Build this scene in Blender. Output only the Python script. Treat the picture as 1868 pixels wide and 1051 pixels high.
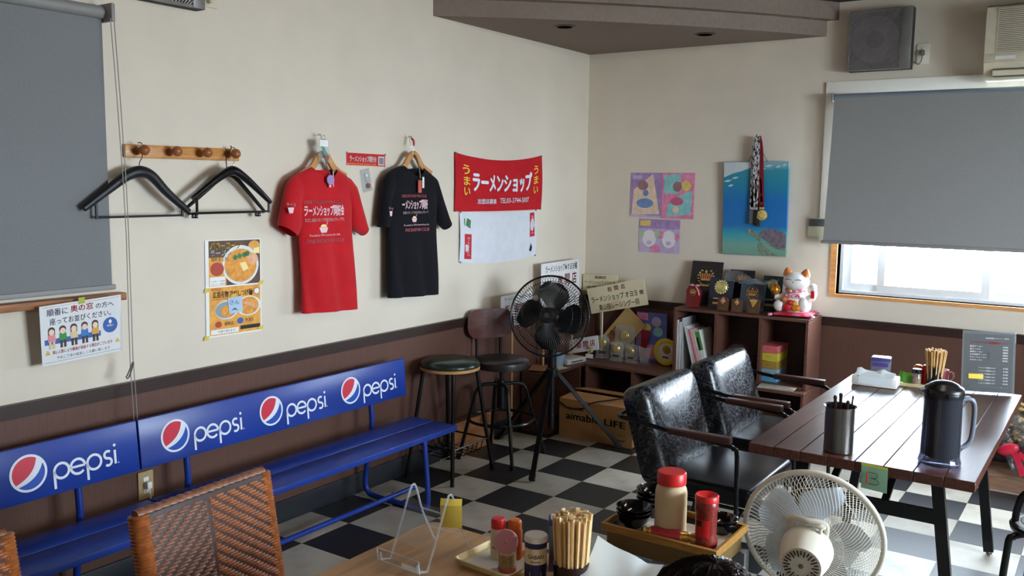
import bpy, bmesh, math, random
from math import sin, cos, pi, radians as R
from mathutils import Vector, Matrix

random.seed(7)
SC = bpy.context.scene
COL = SC.collection
for _o in list(bpy.data.objects):
    bpy.data.objects.remove(_o)

# ------------------------------------------------------------------ camera
cam = bpy.data.cameras.new('camera')
cam.sensor_width = 36.0
cam.lens = 31.726
cam.clip_start = 0.05
camo = bpy.data.objects.new('camera', cam)
COL.objects.link(camo)
CAMLOC = (3.2598, -5.7416, 1.6410)
_r, _u, _b = (0.82603, 0.56349, 0.01266), (-0.07642, 0.08972, 0.99303), (0.55842, -0.82124, 0.11717)
camo.matrix_world = Matrix(((_r[0], _u[0], _b[0], CAMLOC[0]),
                            (_r[1], _u[1], _b[1], CAMLOC[1]),
                            (_r[2], _u[2], _b[2], CAMLOC[2]),
                            (0, 0, 0, 1)))
SC.camera = camo

# ------------------------------------------------------------------ world, exposure
wd = bpy.data.worlds.new('overcast_sky')
SC.world = wd
wd.use_nodes = True
bgn = wd.node_tree.nodes['Background']
bgn.inputs[0].default_value = (0.80, 0.90, 1.0, 1)
bgn.inputs[1].default_value = 42.0
SC.view_settings.view_transform = 'Standard'
SC.view_settings.look = 'None'
SC.view_settings.gamma = 1.0
SC.view_settings.use_curve_mapping = False
SC.view_settings.exposure = 0.34
try:
    SC.cycles.use_denoising = True
    SC.cycles.max_bounces = 8
    SC.cycles.transparent_max_bounces = 24
    SC.cycles.transmission_bounces = 8
    SC.cycles.caustics_reflective = False
    SC.cycles.caustics_refractive = False
    SC.cycles.sample_clamp_indirect = 6.0
except Exception:
    pass
LAMP = 44.0       # strength of the ceiling lamps' diffusers


def portal(name, loc, rot, sx, sy):
    l = bpy.data.lights.new(name, 'AREA')
    l.shape = 'RECTANGLE'
    l.size = sx
    l.size_y = sy
    l.cycles.is_portal = True
    o = bpy.data.objects.new(name, l)
    COL.objects.link(o)
    o.location = loc
    o.rotation_euler = rot
    return o


# one portal in each window opening, so that the sky's light is sampled there
portal('window_daylight', (2.72, 0.10, 1.58), (R(-90), 0, 0), 1.86, 1.21)
portal('window_daylight', (5.72, -2.7, 1.5), (0, R(90), 0), 1.2, 1.8)

# ------------------------------------------------------------------ helpers
def lin(c):
    c = c / 255.0
    return c / 12.92 if c <= 0.04045 else ((c + 0.055) / 1.055) ** 2.4


def rgb(c):
    return (lin(c[0]), lin(c[1]), lin(c[2]), 1.0)


def M(name, col, rough=0.5, metal=0.0, var=0.06, vs=9.0, bump=0.0, bs=80.0, spec=0.5, coat=0.0,
      trans=0.0, ior=1.45, alpha=1.0, emit=None, stretch=None, sheen=0.0, col2=None, ramp=(0.35, 0.65)):
    """principled material with procedural colour variation and relief"""
    m = bpy.data.materials.new(name)
    m.use_nodes = True
    nt = m.node_tree
    N = nt.nodes
    L = nt.links
    b = N['Principled BSDF']
    b.inputs['Roughness'].default_value = rough
    b.inputs['Metallic'].default_value = metal
    b.inputs['Specular IOR Level'].default_value = spec
    b.inputs['Coat Weight'].default_value = coat
    b.inputs['Coat Roughness'].default_value = 0.12
    b.inputs['Transmission Weight'].default_value = trans
    b.inputs['IOR'].default_value = ior
    b.inputs['Alpha'].default_value = alpha
    b.inputs['Sheen Weight'].default_value = sheen
    tc = N.new('ShaderNodeTexCoord')
    mp = N.new('ShaderNodeMapping')
    L.new(tc.outputs['Object'], mp.inputs['Vector'])
    if stretch:
        mp.inputs['Scale'].default_value = stretch
    nz = N.new('ShaderNodeTexNoise')
    nz.inputs['Scale'].default_value = vs
    nz.inputs['Detail'].default_value = 5
    L.new(mp.outputs[0], nz.inputs['Vector'])
    mr = N.new('ShaderNodeMapRange')
    mr.inputs[1].default_value = ramp[0]
    mr.inputs[2].default_value = ramp[1]
    L.new(nz.outputs['Fac'], mr.inputs[0])
    mx = N.new('ShaderNodeMix')
    mx.data_type = 'RGBA'
    c = rgb(col)
    if col2 is not None:
        ca, cb = c, rgb(col2)
    else:
        ca = tuple(x * (1 - var) for x in c[:3]) + (1,)
        cb = tuple(min(1, x * (1 + var)) for x in c[:3]) + (1,)
    mx.inputs[6].default_value = ca
    mx.inputs[7].default_value = cb
    L.new(mr.outputs[0], mx.inputs[0])
    L.new(mx.outputs[2], b.inputs['Base Color'])
    if bump:
        n2 = N.new('ShaderNodeTexNoise')
        n2.inputs['Scale'].default_value = bs
        n2.inputs['Detail'].default_value = 3
        L.new(mp.outputs[0], n2.inputs['Vector'])
        bp = N.new('ShaderNodeBump')
        bp.inputs['Strength'].default_value = bump
        bp.inputs['Distance'].default_value = 0.004
        L.new(n2.outputs['Fac'], bp.inputs['Height'])
        L.new(bp.outputs[0], b.inputs['Normal'])
    if emit:
        b.inputs['Emission Color'].default_value = rgb(emit[0])
        b.inputs['Emission Strength'].default_value = emit[1]
    return m


def glass_mat(name, tint=(245, 248, 250), clear=0.9, rough=0.03, ior=1.45):
    """thin clear sheet: mostly see-through with a fresnel gloss"""
    m = bpy.data.materials.new(name)
    m.use_nodes = True
    nt = m.node_tree
    N = nt.nodes
    L = nt.links
    out = N['Material Output']
    N.remove(N['Principled BSDF'])
    t = N.new('ShaderNodeBsdfTransparent')
    t.inputs[0].default_value = rgb(tint)
    g = N.new('ShaderNodeBsdfGlossy')
    g.inputs['Roughness'].default_value = rough
    d = N.new('ShaderNodeBsdfDiffuse')
    d.inputs[0].default_value = rgb(tint)
    lw = N.new('ShaderNodeLayerWeight')
    lw.inputs[0].default_value = 0.5
    pw = N.new('ShaderNodeMath')
    pw.operation = 'POWER'
    pw.inputs[1].default_value = 4.0
    L.new(lw.outputs['Facing'], pw.inputs[0])
    fr = N.new('ShaderNodeMapRange')
    fr.inputs[3].default_value = 0.045
    fr.inputs[4].default_value = 0.65
    L.new(pw.outputs[0], fr.inputs[0])
    m1 = N.new('ShaderNodeMixShader')
    m1.inputs[0].default_value = 1 - clear
    L.new(t.outputs[0], m1.inputs[1])
    L.new(d.outputs[0], m1.inputs[2])
    m2 = N.new('ShaderNodeMixShader')
    L.new(fr.outputs[0], m2.inputs[0])
    L.new(m1.outputs[0], m2.inputs[1])
    L.new(g.outputs[0], m2.inputs[2])
    L.new(m2.outputs[0], out.inputs['Surface'])
    return m


class MB:
    """collects shapes and links them as one mesh object"""
    def __init__(self, T=None):
        self.v = []
        self.f = []
        self.mi = []
        self.m = 0
        self.T = T

    def add(self, vs, fs):
        o = len(self.v)
        if self.T is not None:
            vs = [self.T @ Vector(p) for p in vs]
        self.v += [tuple(p) for p in vs]
        self.f += [tuple(i + o for i in f) for f in fs]
        self.mi += [self.m] * len(fs)
        return self

    def box(self, x0, x1, y0, y1, z0, z1):
        v = [(x, y, z) for z in (z0, z1) for y in (y0, y1) for x in (x0, x1)]
        return self.add(v, [(0, 2, 3, 1), (4, 5, 7, 6), (0, 1, 5, 4), (2, 6, 7, 3), (0, 4, 6, 2), (1, 3, 7, 5)])

    def rbox(self, x0, x1, y0, y1, z0, z1, b=0.004, seg=2):
        bm = bmesh.new()
        bmesh.ops.create_cube(bm, size=1)
        for v in bm.verts:
            v.co = Vector(((x0 + x1) / 2 + v.co.x * (x1 - x0), (y0 + y1) / 2 + v.co.y * (y1 - y0), (z0 + z1) / 2 + v.co.z * (z1 - z0)))
        bmesh.ops.bevel(bm, geom=list(bm.edges), offset=b, segments=seg, affect='EDGES', profile=0.5)
        return self.frombm(bm)

    def frombm(self, bm):
        bm.verts.index_update()
        vs = [v.co.copy() for v in bm.verts]
        fs = [[v.index for v in f.verts] for f in bm.faces]
        bm.free()
        return self.add(vs, fs)

    def tube(self, path, r, n=8, closed=False, caps=True):
        P = [Vector(p) for p in path]
        k = len(P)
        rs = r if isinstance(r, (list, tuple)) else [r] * k
        tang = []
        for i in range(k):
            if closed:
                t = P[(i + 1) % k] - P[i - 1]
            elif i == 0:
                t = P[1] - P[0]
            elif i == k - 1:
                t = P[-1] - P[-2]
            else:
                t = (P[i + 1] - P[i]).normalized() + (P[i] - P[i - 1]).normalized()
            if t.length < 1e-9:
                t = Vector((0, 0, 1))
            tang.append(t.normalized())
        a = Vector((0, 0, 1)) if abs(tang[0].z) < 0.9 else Vector((1, 0, 0))
        nrm = tang[0].cross(a).normalized()
        vs = []
        for i in range(k):
            if i:
                nrm = nrm - tang[i] * nrm.dot(tang[i])
                if nrm.length < 1e-6:
                    nrm = tang[i].orthogonal()
                nrm.normalize()
            bn = tang[i].cross(nrm)
            for j in range(n):
                an = 2 * pi * j / n
                vs.append(P[i] + (nrm * cos(an) + bn * sin(an)) * rs[i])
        fs = []
        for i in range(k if closed else k - 1):
            i2 = (i + 1) % k
            for j in range(n):
                j2 = (j + 1) % n
                fs.append((i * n + j, i * n + j2, i2 * n + j2, i2 * n + j))
        if caps and not closed:
            fs.append(tuple(range(n - 1, -1, -1)))
            fs.append(tuple((k - 1) * n + j for j in range(n)))
        return self.add(vs, fs)

    def cyl(self, p0, p1, r0, r1=None, n=16):
        return self.tube([p0, p1], [r0, r0 if r1 is None else r1], n)

    def bar(self, p0, p1, w, h, up=(0, 0, 1)):
        """rectangular bar from p0 to p1"""
        a, b = Vector(p0), Vector(p1)
        t = (b - a).normalized()
        u = Vector(up)
        s = t.cross(u)
        if s.length < 1e-5:
            s = t.orthogonal()
        s.normalize()
        u = s.cross(t)
        vs = []
        for p in (a, b):
            for (i, j) in ((-1, -1), (1, -1), (1, 1), (-1, 1)):
                vs.append(p + s * (i * w / 2) + u * (j * h / 2))
        return self.add(vs, [(0, 1, 2, 3), (7, 6, 5, 4), (0, 4, 5, 1), (1, 5, 6, 2), (2, 6, 7, 3), (3, 7, 4, 0)])

    def lathe(self, prof, n=24, c=(0, 0, 0), cap0=True, cap1=True, A=None):
        """profile [(r,z)] turned about z at c; A turns it to another axis"""
        vs = []
        for (r, z) in prof:
            for j in range(n):
                an = 2 * pi * j / n
                p = Vector((r * cos(an), r * sin(an), z))
                if A is not None:
                    p = A @ p
                vs.append(p + Vector(c))
        fs = []
        for i in range(len(prof) - 1):
            for j in range(n):
                j2 = (j + 1) % n
                fs.append((i * n + j, i * n + j2, (i + 1) * n + j2, (i + 1) * n + j))
        if cap0:
            fs.append(tuple(range(n - 1, -1, -1)))
        if cap1:
            fs.append(tuple((len(prof) - 1) * n + j for j in range(n)))
        return self.add(vs, fs)

    def sph(self, c, rx, ry=None, rz=None, nu=14, nv=9, A=None):
        ry = rx if ry is None else ry
        rz = rx if rz is None else rz
        c = Vector(c)
        vs = []
        fs = []
        for i in range(1, nv):
            ph = pi * i / nv
            for j in range(nu):
                an = 2 * pi * j / nu
                p = Vector((rx * sin(ph) * cos(an), ry * sin(ph) * sin(an), rz * cos(ph)))
                vs.append(c + (A @ p if A is not None else p))
        top = Vector((0, 0, rz))
        vs.append(c + (A @ top if A is not None else top))
        vs.append(c - (A @ top if A is not None else top))
        a, b = len(vs) - 2, len(vs) - 1
        for i in range(nv - 2):
            for j in range(nu):
                j2 = (j + 1) % nu
                fs.append((i * nu + j, (i + 1) * nu + j, (i + 1) * nu + j2, i * nu + j2))
        for j in range(nu):
            j2 = (j + 1) % nu
            fs.append((a, j, j2))
            fs.append((b, (nv - 2) * nu + j2, (nv - 2) * nu + j))
        return self.add(vs, fs)

    def ring(self, c, rad, r, A=None, n=36, m=8):
        c = Vector(c)
        pts = []
        for i in range(n):
            p = Vector((rad * cos(2 * pi * i / n), rad * sin(2 * pi * i / n), 0))
            pts.append(c + (A @ p if A is not None else p))
        return self.tube(pts, r, m, closed=True)

    def prism(self, poly, y0, y1):
        """outline in the x-z plane, given depth along y (y0 is the front)"""
        n = len(poly)
        vs = [(p[0], y0, p[1]) for p in poly] + [(p[0], y1, p[1]) for p in poly]
        fs = [tuple(range(n)), tuple(range(2 * n - 1, n - 1, -1))]
        for i in range(n):
            j = (i + 1) % n
            fs.append((j, i, n + i, n + j))
        return self.add(vs, fs)

    def prismz(self, poly, z0, z1):
        n = len(poly)
        vs = [(p[0], p[1], z0) for p in poly] + [(p[0], p[1], z1) for p in poly]
        fs = [tuple(range(n - 1, -1, -1)), tuple(range(n, 2 * n))]
        for i in range(n):
            j = (i + 1) % n
            fs.append((i, j, n + j, n + i))
        return self.add(vs, fs)

    # flat print in the x-z plane, facing -y
    def flat(self, poly, y=0.0, fn=None):
        vs = [(p[0], y, p[1]) for p in poly]
        if fn:
            vs = [fn(p[0], p[1]) for p in poly]
        return self.add(vs, [tuple(range(len(poly)))])

    def rect(self, x0, x1, z0, z1, y=0.0, fn=None):
        return self.flat([(x0, z0), (x1, z0), (x1, z1), (x0, z1)], y, fn)

    def disc(self, x, z, rx, rz=None, y=0.0, n=24, fn=None):
        rz = rx if rz is None else rz
        return self.flat([(x + rx * cos(2 * pi * i / n), z + rz * sin(2 * pi * i / n)) for i in range(n)], y, fn)

    def text(self, s, x0, x1, z0, z1, y=0.0, bold=0.0, fn=None, rot=0, shear=0.0):
        """lettering fitted to a box in the x-z plane"""
        vs, fs = glyphs(s, 0.0, shear)
        if not vs:
            return self
        if bold > 0.004:      # heavier strokes: the outline laid down again with small shifts
            v0, f0 = vs, fs
            vs, fs = [], []
            d = min(bold, 0.06)
            for (dx, dz) in ((0, 0), (d, 0), (-d, 0), (0, d * 0.6), (0, -d * 0.6)):
                o = len(vs)
                vs = vs + [(p[0] + dx, p[1] + dz) for p in v0]
                fs = fs + [tuple(i + o for i in f) for f in f0]
        if rot:
            vs = [(p[0] * cos(rot) - p[1] * sin(rot), p[0] * sin(rot) + p[1] * cos(rot)) for p in vs]
        ax = min(p[0] for p in vs)
        bx = max(p[0] for p in vs)
        az = min(p[1] for p in vs)
        bz = max(p[1] for p in vs)
        q = [(x0 + (p[0] - ax) / max(1e-6, bx - ax) * (x1 - x0), z0 + (p[1] - az) / max(1e-6, bz - az) * (z1 - z0)) for p in vs]
        return self.add([fn(*p) if fn else (p[0], y, p[1]) for p in q], fs)

    def build(self, name, mats, parent=None, label=None, cat=None, group=None, kind=None, loc=None, rot=None, fix=True, sharp=38):
        me = bpy.data.meshes.new(name)
        me.from_pydata(self.v, [], self.f)
        if not isinstance(mats, (list, tuple)):
            mats = [mats]
        for m in mats:
            me.materials.append(m)
        if len(mats) > 1:
            me.polygons.foreach_set('material_index', self.mi)
        if fix:
            bm = bmesh.new()
            bm.from_mesh(me)
            bmesh.ops.recalc_face_normals(bm, faces=bm.faces)
            bm.to_mesh(me)
            bm.free()
        me.polygons.foreach_set('use_smooth', [True] * len(me.polygons))
        me.set_sharp_from_angle(angle=R(sharp))
        me.update()
        return link(name, me, parent, label, cat, group, kind, loc, rot)


def link(name, me, parent=None, label=None, cat=None, group=None, kind=None, loc=None, rot=None):
    o = bpy.data.objects.new(name, me)
    COL.objects.link(o)
    if parent is not None:
        o.parent = parent
    if loc is not None:
        o.location = loc
    if rot is not None:
        o.rotation_euler = rot
    tag(o, label, cat, group, kind)
    return o


def tag(o, label=None, cat=None, group=None, kind=None):
    if label:
        o['label'] = label
    if cat:
        o['category'] = cat
    if group:
        o['group'] = group
    if kind:
        o['kind'] = kind
    return o


def thing(name, label, cat, loc=(0, 0, 0), rotz=0.0, group=None, rot=None):
    o = bpy.data.objects.new(name, None)
    o.empty_display_size = 0.05
    COL.objects.link(o)
    o.location = loc
    o.rotation_euler = rot if rot else (0, 0, rotz)
    return tag(o, label, cat, group)


_gl = {}


def glyphs(s, bold=0.0, shear=0.0):
    key = (s, bold, shear)
    if key in _gl:
        return _gl[key]
    cu = bpy.data.curves.new('glyphs', 'FONT')
    cu.body = s
    cu.size = 1.0
    cu.offset = bold
    cu.shear = shear
    cu.resolution_u = 2
    cu.fill_mode = 'FRONT'
    ob = bpy.data.objects.new('glyphs', cu)
    COL.objects.link(ob)
    dg = bpy.context.evaluated_depsgraph_get()
    me = bpy.data.meshes.new_from_object(ob.evaluated_get(dg))
    vs = [(v.co.x, v.co.y) for v in me.vertices]
    fs = [tuple(p.vertices) for p in me.polygons]
    bpy.data.meshes.remove(me)
    bpy.data.objects.remove(ob)
    bpy.data.curves.remove(cu)
    _gl[key] = (vs, fs)
    return vs, fs


def flatloft(mb, rows, n=18, closed=True):
    """rows of flattened rings: (ax, az, bx, bz, thick, y, dip)"""
    vs = []
    for (ax, az, bx, bz, th, y, dip) in rows:
        for j in range(n):
            a = 2 * pi * j / n
            k = (1 - cos(a)) / 2
            s = sin(a)
            vs.append((ax + (bx - ax) * k, y - th * s, az + (bz - az) * k - (dip * s if s > 0 else 0)))
    fs = []
    for i in range(len(rows) - 1):
        for j in range(n):
            j2 = (j + 1) % n
            fs.append((i * n + j, i * n + j2, (i + 1) * n + j2, (i + 1) * n + j))
    if closed:
        fs.append(tuple(range(n - 1, -1, -1)))
        fs.append(tuple((len(rows) - 1) * n + j for j in range(n)))
    return mb.add(vs, fs)


def arc(cx, cz, r, a0, a1, n=8):
    return [(cx + r * cos(a0 + (a1 - a0) * i / n), cz + r * sin(a0 + (a1 - a0) * i / n)) for i in range(n + 1)]


def roundrect(x0, x1, z0, z1, r, n=5):
    return (arc(x1 - r, z1 - r, r, 0, pi / 2, n) + arc(x0 + r, z1 - r, r, pi / 2, pi, n)
            + arc(x0 + r, z0 + r, r, pi, 1.5 * pi, n) + arc(x1 - r, z0 + r, r, 1.5 * pi, 2 * pi, n))


def smooth(pts, k=6):
    """catmull-rom through 3-d points"""
    P = [Vector(p) for p in pts]
    P = [2 * P[0] - P[1]] + P + [2 * P[-1] - P[-2]]
    out = []
    for i in range(1, len(P) - 2):
        for j in range(k):
            t = j / k
            out.append(0.5 * ((2 * P[i]) + (P[i + 1] - P[i - 1]) * t + (2 * P[i - 1] - 5 * P[i] + 4 * P[i + 1] - P[i + 2]) * t * t
                              + (3 * P[i] - P[i - 1] - 3 * P[i + 1] + P[i + 2]) * t ** 3))
    out.append(P[-2])
    return out


LW = R(90)     # things on the left wall are turned by this: local x runs along +y, local -y faces the room

# ------------------------------------------------------------------ shared materials
def speckle_mat(name, base, spot, scale, rough, thr=(0.52, 0.62)):
    m = M(name, base, rough, var=0.1, vs=scale, col2=spot, ramp=thr, spec=0.85)
    return m


def marble_mat(name, base, vein, rough):
    m = M(name, base, rough, vs=6, col2=vein, ramp=(0.42, 0.72), spec=0.7)
    return m


def leather_mat(name):
    """worn black leather; its wispy shine is painted in as pale creases"""
    m = bpy.data.materials.new(name)
    m.use_nodes = True
    nt = m.node_tree
    N = nt.nodes
    L = nt.links
    b = N['Principled BSDF']
    tc = N.new('ShaderNodeTexCoord')
    n1 = N.new('ShaderNodeTexNoise')
    n1.inputs['Scale'].default_value = 15
    n1.inputs['Detail'].default_value = 9
    n1.inputs['Distortion'].default_value = 2.2
    L.new(tc.outputs['Object'], n1.inputs['Vector'])
    sb = N.new('ShaderNodeMath')
    sb.operation = 'SUBTRACT'
    sb.inputs[1].default_value = 0.5
    L.new(n1.outputs['Fac'], sb.inputs[0])
    ab = N.new('ShaderNodeMath')
    ab.operation = 'ABSOLUTE'
    L.new(sb.outputs[0], ab.inputs[0])
    mr = N.new('ShaderNodeMapRange')
    mr.inputs[1].default_value = 0.0
    mr.inputs[2].default_value = 0.04
    mr.inputs[3].default_value = 1.0
    mr.inputs[4].default_value = 0.0
    L.new(ab.outputs[0], mr.inputs[0])
    mx = N.new('ShaderNodeMix')
    mx.data_type = 'RGBA'
    mx.inputs[6].default_value = rgb((17, 18, 22))
    mx.inputs[7].default_value = rgb((66, 70, 80))  # crease colour lightened to stand in for shine on the scratches
    L.new(mr.outputs[0], mx.inputs[0])
    L.new(mx.outputs[2], b.inputs['Base Color'])
    r2 = N.new('ShaderNodeMapRange')
    r2.inputs[3].default_value = 0.26
    r2.inputs[4].default_value = 0.5
    L.new(mr.outputs[0], r2.inputs[0])
    L.new(r2.outputs[0], b.inputs['Roughness'])
    bp = N.new('ShaderNodeBump')
    bp.inputs['Strength'].default_value = 0.18
    bp.inputs['Distance'].default_value = 0.004
    L.new(n1.outputs['Fac'], bp.inputs['Height'])
    L.new(bp.outputs[0], b.inputs['Normal'])
    return m


def tile_tone(m):
    """slightly different tone for each laid tile"""
    N, L = m.node_tree.nodes, m.node_tree.links
    b = N['Principled BSDF']
    src = b.inputs['Base Color'].links[0].from_socket
    oi = N.new('ShaderNodeObjectInfo')
    mr = N.new('ShaderNodeMapRange')
    mr.inputs[3].default_value = 0.72
    mr.inputs[4].default_value = 1.04
    L.new(oi.outputs['Random'], mr.inputs[0])
    vm = N.new('ShaderNodeVectorMath')
    vm.operation = 'SCALE'
    L.new(src, vm.inputs[0])
    L.new(mr.outputs[0], vm.inputs[3])
    L.new(vm.outputs[0], b.inputs['Base Color'])


def checker_mat(name):
    """floor beyond the laid tiles: same grid"""
    m = M(name, (60, 60, 60), 0.3)
    nt = m.node_tree
    N = nt.nodes
    L = nt.links
    tc = N.new('ShaderNodeTexCoord')
    mp = N.new('ShaderNodeMapping')
    mp.inputs['Location'].default_value = (-0.276, 0.023, 0.05)
    L.new(tc.outputs['Object'], mp.inputs['Vector'])
    ck = N.new('ShaderNodeTexChecker')
    ck.inputs['Scale'].default_value = 1 / 0.3
    ck.inputs[1].default_value = rgb((196, 190, 176))
    ck.inputs[2].default_value = rgb((30, 30, 33))
    L.new(mp.outputs[0], ck.inputs['Vector'])
    L.new(ck.outputs[0], N['Principled BSDF'].inputs['Base Color'])
    return m


m_wall = M('cream_wallpaper', (222, 211, 194), 0.85, var=0.03, vs=3, bump=0.25, bs=260, spec=0.2)
m_wains = M('brown_panelling', (94, 64, 53), 0.5, var=0.09, vs=6, stretch=(22, 22, 1.2), bump=0.1, bs=60, spec=0.35)
m_rail = M('dark_brown_rail', (52, 35, 29), 0.4, var=0.12, vs=8, spec=0.4)
m_base = M('charcoal_vinyl', (38, 40, 45), 0.38, var=0.1, vs=14)
m_soff = M('taupe_plaster', (132, 118, 108), 0.9, var=0.05, vs=40, bump=0.3, bs=200, spec=0.2)
m_ceil = M('dark_ceiling', (58, 48, 50), 0.9, var=0.06)
m_tw = marble_mat('cream_vinyl_tile', (206, 198, 182), (176, 166, 150), 0.4)
tile_tone(m_tw)
m_tb = speckle_mat('black_vinyl_tile', (26, 26, 29), (58, 60, 66), 220, 0.42, (0.55, 0.7))
m_checker = checker_mat('checkered_vinyl')
m_orange = M('honey_wood', (214, 150, 88), 0.45, var=0.14, vs=5, stretch=(1.5, 14, 14))
m_sillw = M('worn_brown_wood', (150, 96, 52), 0.45, var=0.3, vs=5, stretch=(14, 1.5, 14))
m_alu = M('white_window_metal', (222, 226, 228), 0.4, var=0.03)
m_wpaint = M('white_paint', (236, 234, 228), 0.5, var=0.02)
m_pane = glass_mat('window_glass', clear=0.97)
m_blk = M('black_metal', (20, 20, 22), 0.28, metal=0.3, var=0.15, vs=20)
m_blkpl = M('black_plastic', (20, 20, 22), 0.32, var=0.12, vs=20)
m_chrome = M('polished_steel', (205, 205, 205), 0.18, metal=1.0, var=0.04)
m_steel = M('brushed_steel', (122, 118, 114), 0.3, metal=1.0, var=0.12, vs=6, stretch=(30, 30, 1))
m_white = M('white_plastic', (236, 233, 226), 0.4, var=0.03)
m_ivory = M('ivory_plastic', (214, 205, 182), 0.45, var=0.05)
m_paper = M('white_paper', (240, 238, 233), 0.7, var=0.03)
m_red = M('red_ink', (196, 30, 38), 0.6, var=0.06)
m_blki = M('black_ink', (28, 27, 30), 0.6, var=0.06)
m_gold = M('gold_metal', (226, 194, 116), 0.32, metal=0.65, var=0.12, vs=40)
m_clear = glass_mat('clear_acrylic', clear=0.95, rough=0.02, ior=1.5)
m_film = glass_mat('clear_film', clear=0.9, rough=0.1, ior=1.5)
m_dwood = M('dark_stained_wood', (88, 52, 42), 0.3, var=0.28, vs=5, stretch=(2, 22, 22), bump=0.08, bs=40)
m_lwood = M('pale_wood', (190, 140, 84), 0.45, var=0.16, vs=6, stretch=(14, 14, 2))
m_green = M('green_ink', (58, 120, 70), 0.6)
m_yel = M('yellow_paper', (228, 204, 88), 0.7, var=0.05)
m_tape = M('yellow_masking_tape', (226, 200, 84), 0.7, var=0.06, alpha=0.92)

# ------------------------------------------------------------------ the room
CZ = 2.74
XE, YE = 5.6, -8.6
b = MB()
b.box(0, XE, YE, 0, -0.08, -0.002)
floor = b.build('floor', m_checker, kind='structure', label='black and cream checkered vinyl tile floor')
T = 0.3
GX, GY = 0.2764, -0.0229
tm = {}
for i in range(-1, 11):
    for j in range(0, 16):
        x0, x1 = GX + i * T, GX + (i + 1) * T
        y1 = GY - j * T
        y0 = y1 - T
        x0 = max(x0, 0.0)
        black = (i + j) % 2 == 1
        key = (black, i == -1)
        if key not in tm:
            mb = MB()
            g = 0.0007
            mb.box(g, (x1 - x0) - g, g, T - g, -0.0025, 0.0)
            me_o = mb.build('tile', m_tb if black else m_tw, floor)
            tm[key] = me_o.data
            me_o.location = (x0, y0, 0)
        else:
            link('tile', tm[key], floor, loc=(x0, y0, 0))

wall_l = MB().box(-0.12, 0, YE, 0.14, -0.08, CZ).build('wall_left', m_wall, kind='structure', label='cream papered wall with brown panelling below')
MB().box(0, 0.008, YE, 0, 0.0, 0.78).build('wainscot_panel', m_wains, wall_l)
b = MB()
b.box(0, 0.016, YE, 0, 0.772, 0.806)
b.box(0, 0.026, YE, 0, 0.806, 0.826)
b.build('rail_cap', m_rail, wall_l)
MB().rbox(0.008, 0.02, YE, 0, 0, 0.108, 0.003).build('baseboard_left', m_base, kind='structure')

WX0, WX1, WZ0, WZ1 = 1.79, 3.65, 0.975, 2.185
b = MB()
b.box(0, WX0, 0, 0.14, -0.08, CZ)
b.box(WX1, XE + 0.12, 0, 0.14, -0.08, CZ)
b.box(WX0, WX1, 0, 0.14, -0.08, WZ0)
b.box(WX0, WX1, 0, 0.14, WZ1, CZ)
wall_r = b.build('wall_right', m_wall, kind='structure', label='cream papered wall with the bright window')
MB().box(0, XE, -0.008, 0, 0.0, 0.78).build('wainscot_panel', m_wains, wall_r)
b = MB()
b.box(0, XE, -0.016, 0, 0.772, 0.806)
b.box(0, XE, -0.026, 0, 0.806, 0.826)
b.build('rail_cap', m_rail, wall_r)
MB().rbox(0.02, XE, -0.02, -0.008, 0, 0.108, 0.003).build('baseboard_right', m_base, kind='structure')

b = MB()
b.box(XE, XE + 0.12, YE, -3.6, -0.08, CZ)
b.box(XE, XE + 0.12, -1.8, 0, -0.08, CZ)
b.box(XE, XE + 0.12, -3.6, -1.8, -0.08, 0.9)
b.box(XE, XE + 0.12, -3.6, -1.8, 2.1, CZ)
b.build('wall_side', m_wall, kind='structure')
MB().box(0, XE, YE - 0.12, YE, -0.08, CZ).build('wall_rear', m_wall, kind='structure')
ceiling = MB().box(-0.12, XE + 0.12, YE - 0.12, 0.14, CZ, CZ + 0.1).build('ceiling', m_ceil, kind='structure')


def soffit_poly(p0, p1, bulge, n=18):
    """quarter-round corner panel: the two wall edges and a shallow arc between them"""
    a, c = Vector(p0), Vector(p1)
    mid = (a + c) / 2
    d = c - a
    nrm = Vector((d.y, -d.x)).normalized()
    h = bulge
    s = d.length / 2
    rad = (s * s + h * h) / (2 * h)
    ctr = mid - nrm * (rad - h)
    a0 = math.atan2(a.y - ctr.y, a.x - ctr.x)
    a1 = math.atan2(c.y - ctr.y, c.x - ctr.x)
    return [(0, 0)] + [(ctr.x + rad * cos(a0 + (a1 - a0) * i / n), ctr.y + rad * sin(a0 + (a1 - a0) * i / n)) for i in range(n + 1)]


b = MB()
b.prismz(soffit_poly((0, -1.757), (1.652, 0), 0.105), 2.545, 2.636)
b.prismz(soffit_poly((0, -1.84), (1.722, 0), 0.112), 2.636, CZ)
soffit = b.build('soffit', m_soff, ceiling, label='curved taupe corner soffit in two steps')
m_pit_shade = M('painted_well_shade', (6, 5, 6), 0.9, spec=0.0)  # flat black disc colour stands in for shade inside the lamp recess
for (x, y) in ((0.455, -1.104), (1.051, -0.447)):
    b = MB()
    b.m = 0
    b.lathe([(0.048, 0.0), (0.048, -0.006), (0.062, -0.004), (0.064, 0.0)], 28, cap0=False, cap1=False)
    b.m = 1
    b.lathe([(0.047, -0.0035), (0.03, -0.002), (0.012, -0.0012)], 24, cap0=False)
    b.build('downlight', [m_rail, m_pit_shade], soffit, loc=(x, y, 2.545), label='dark recessed downlight, switched off')

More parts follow.
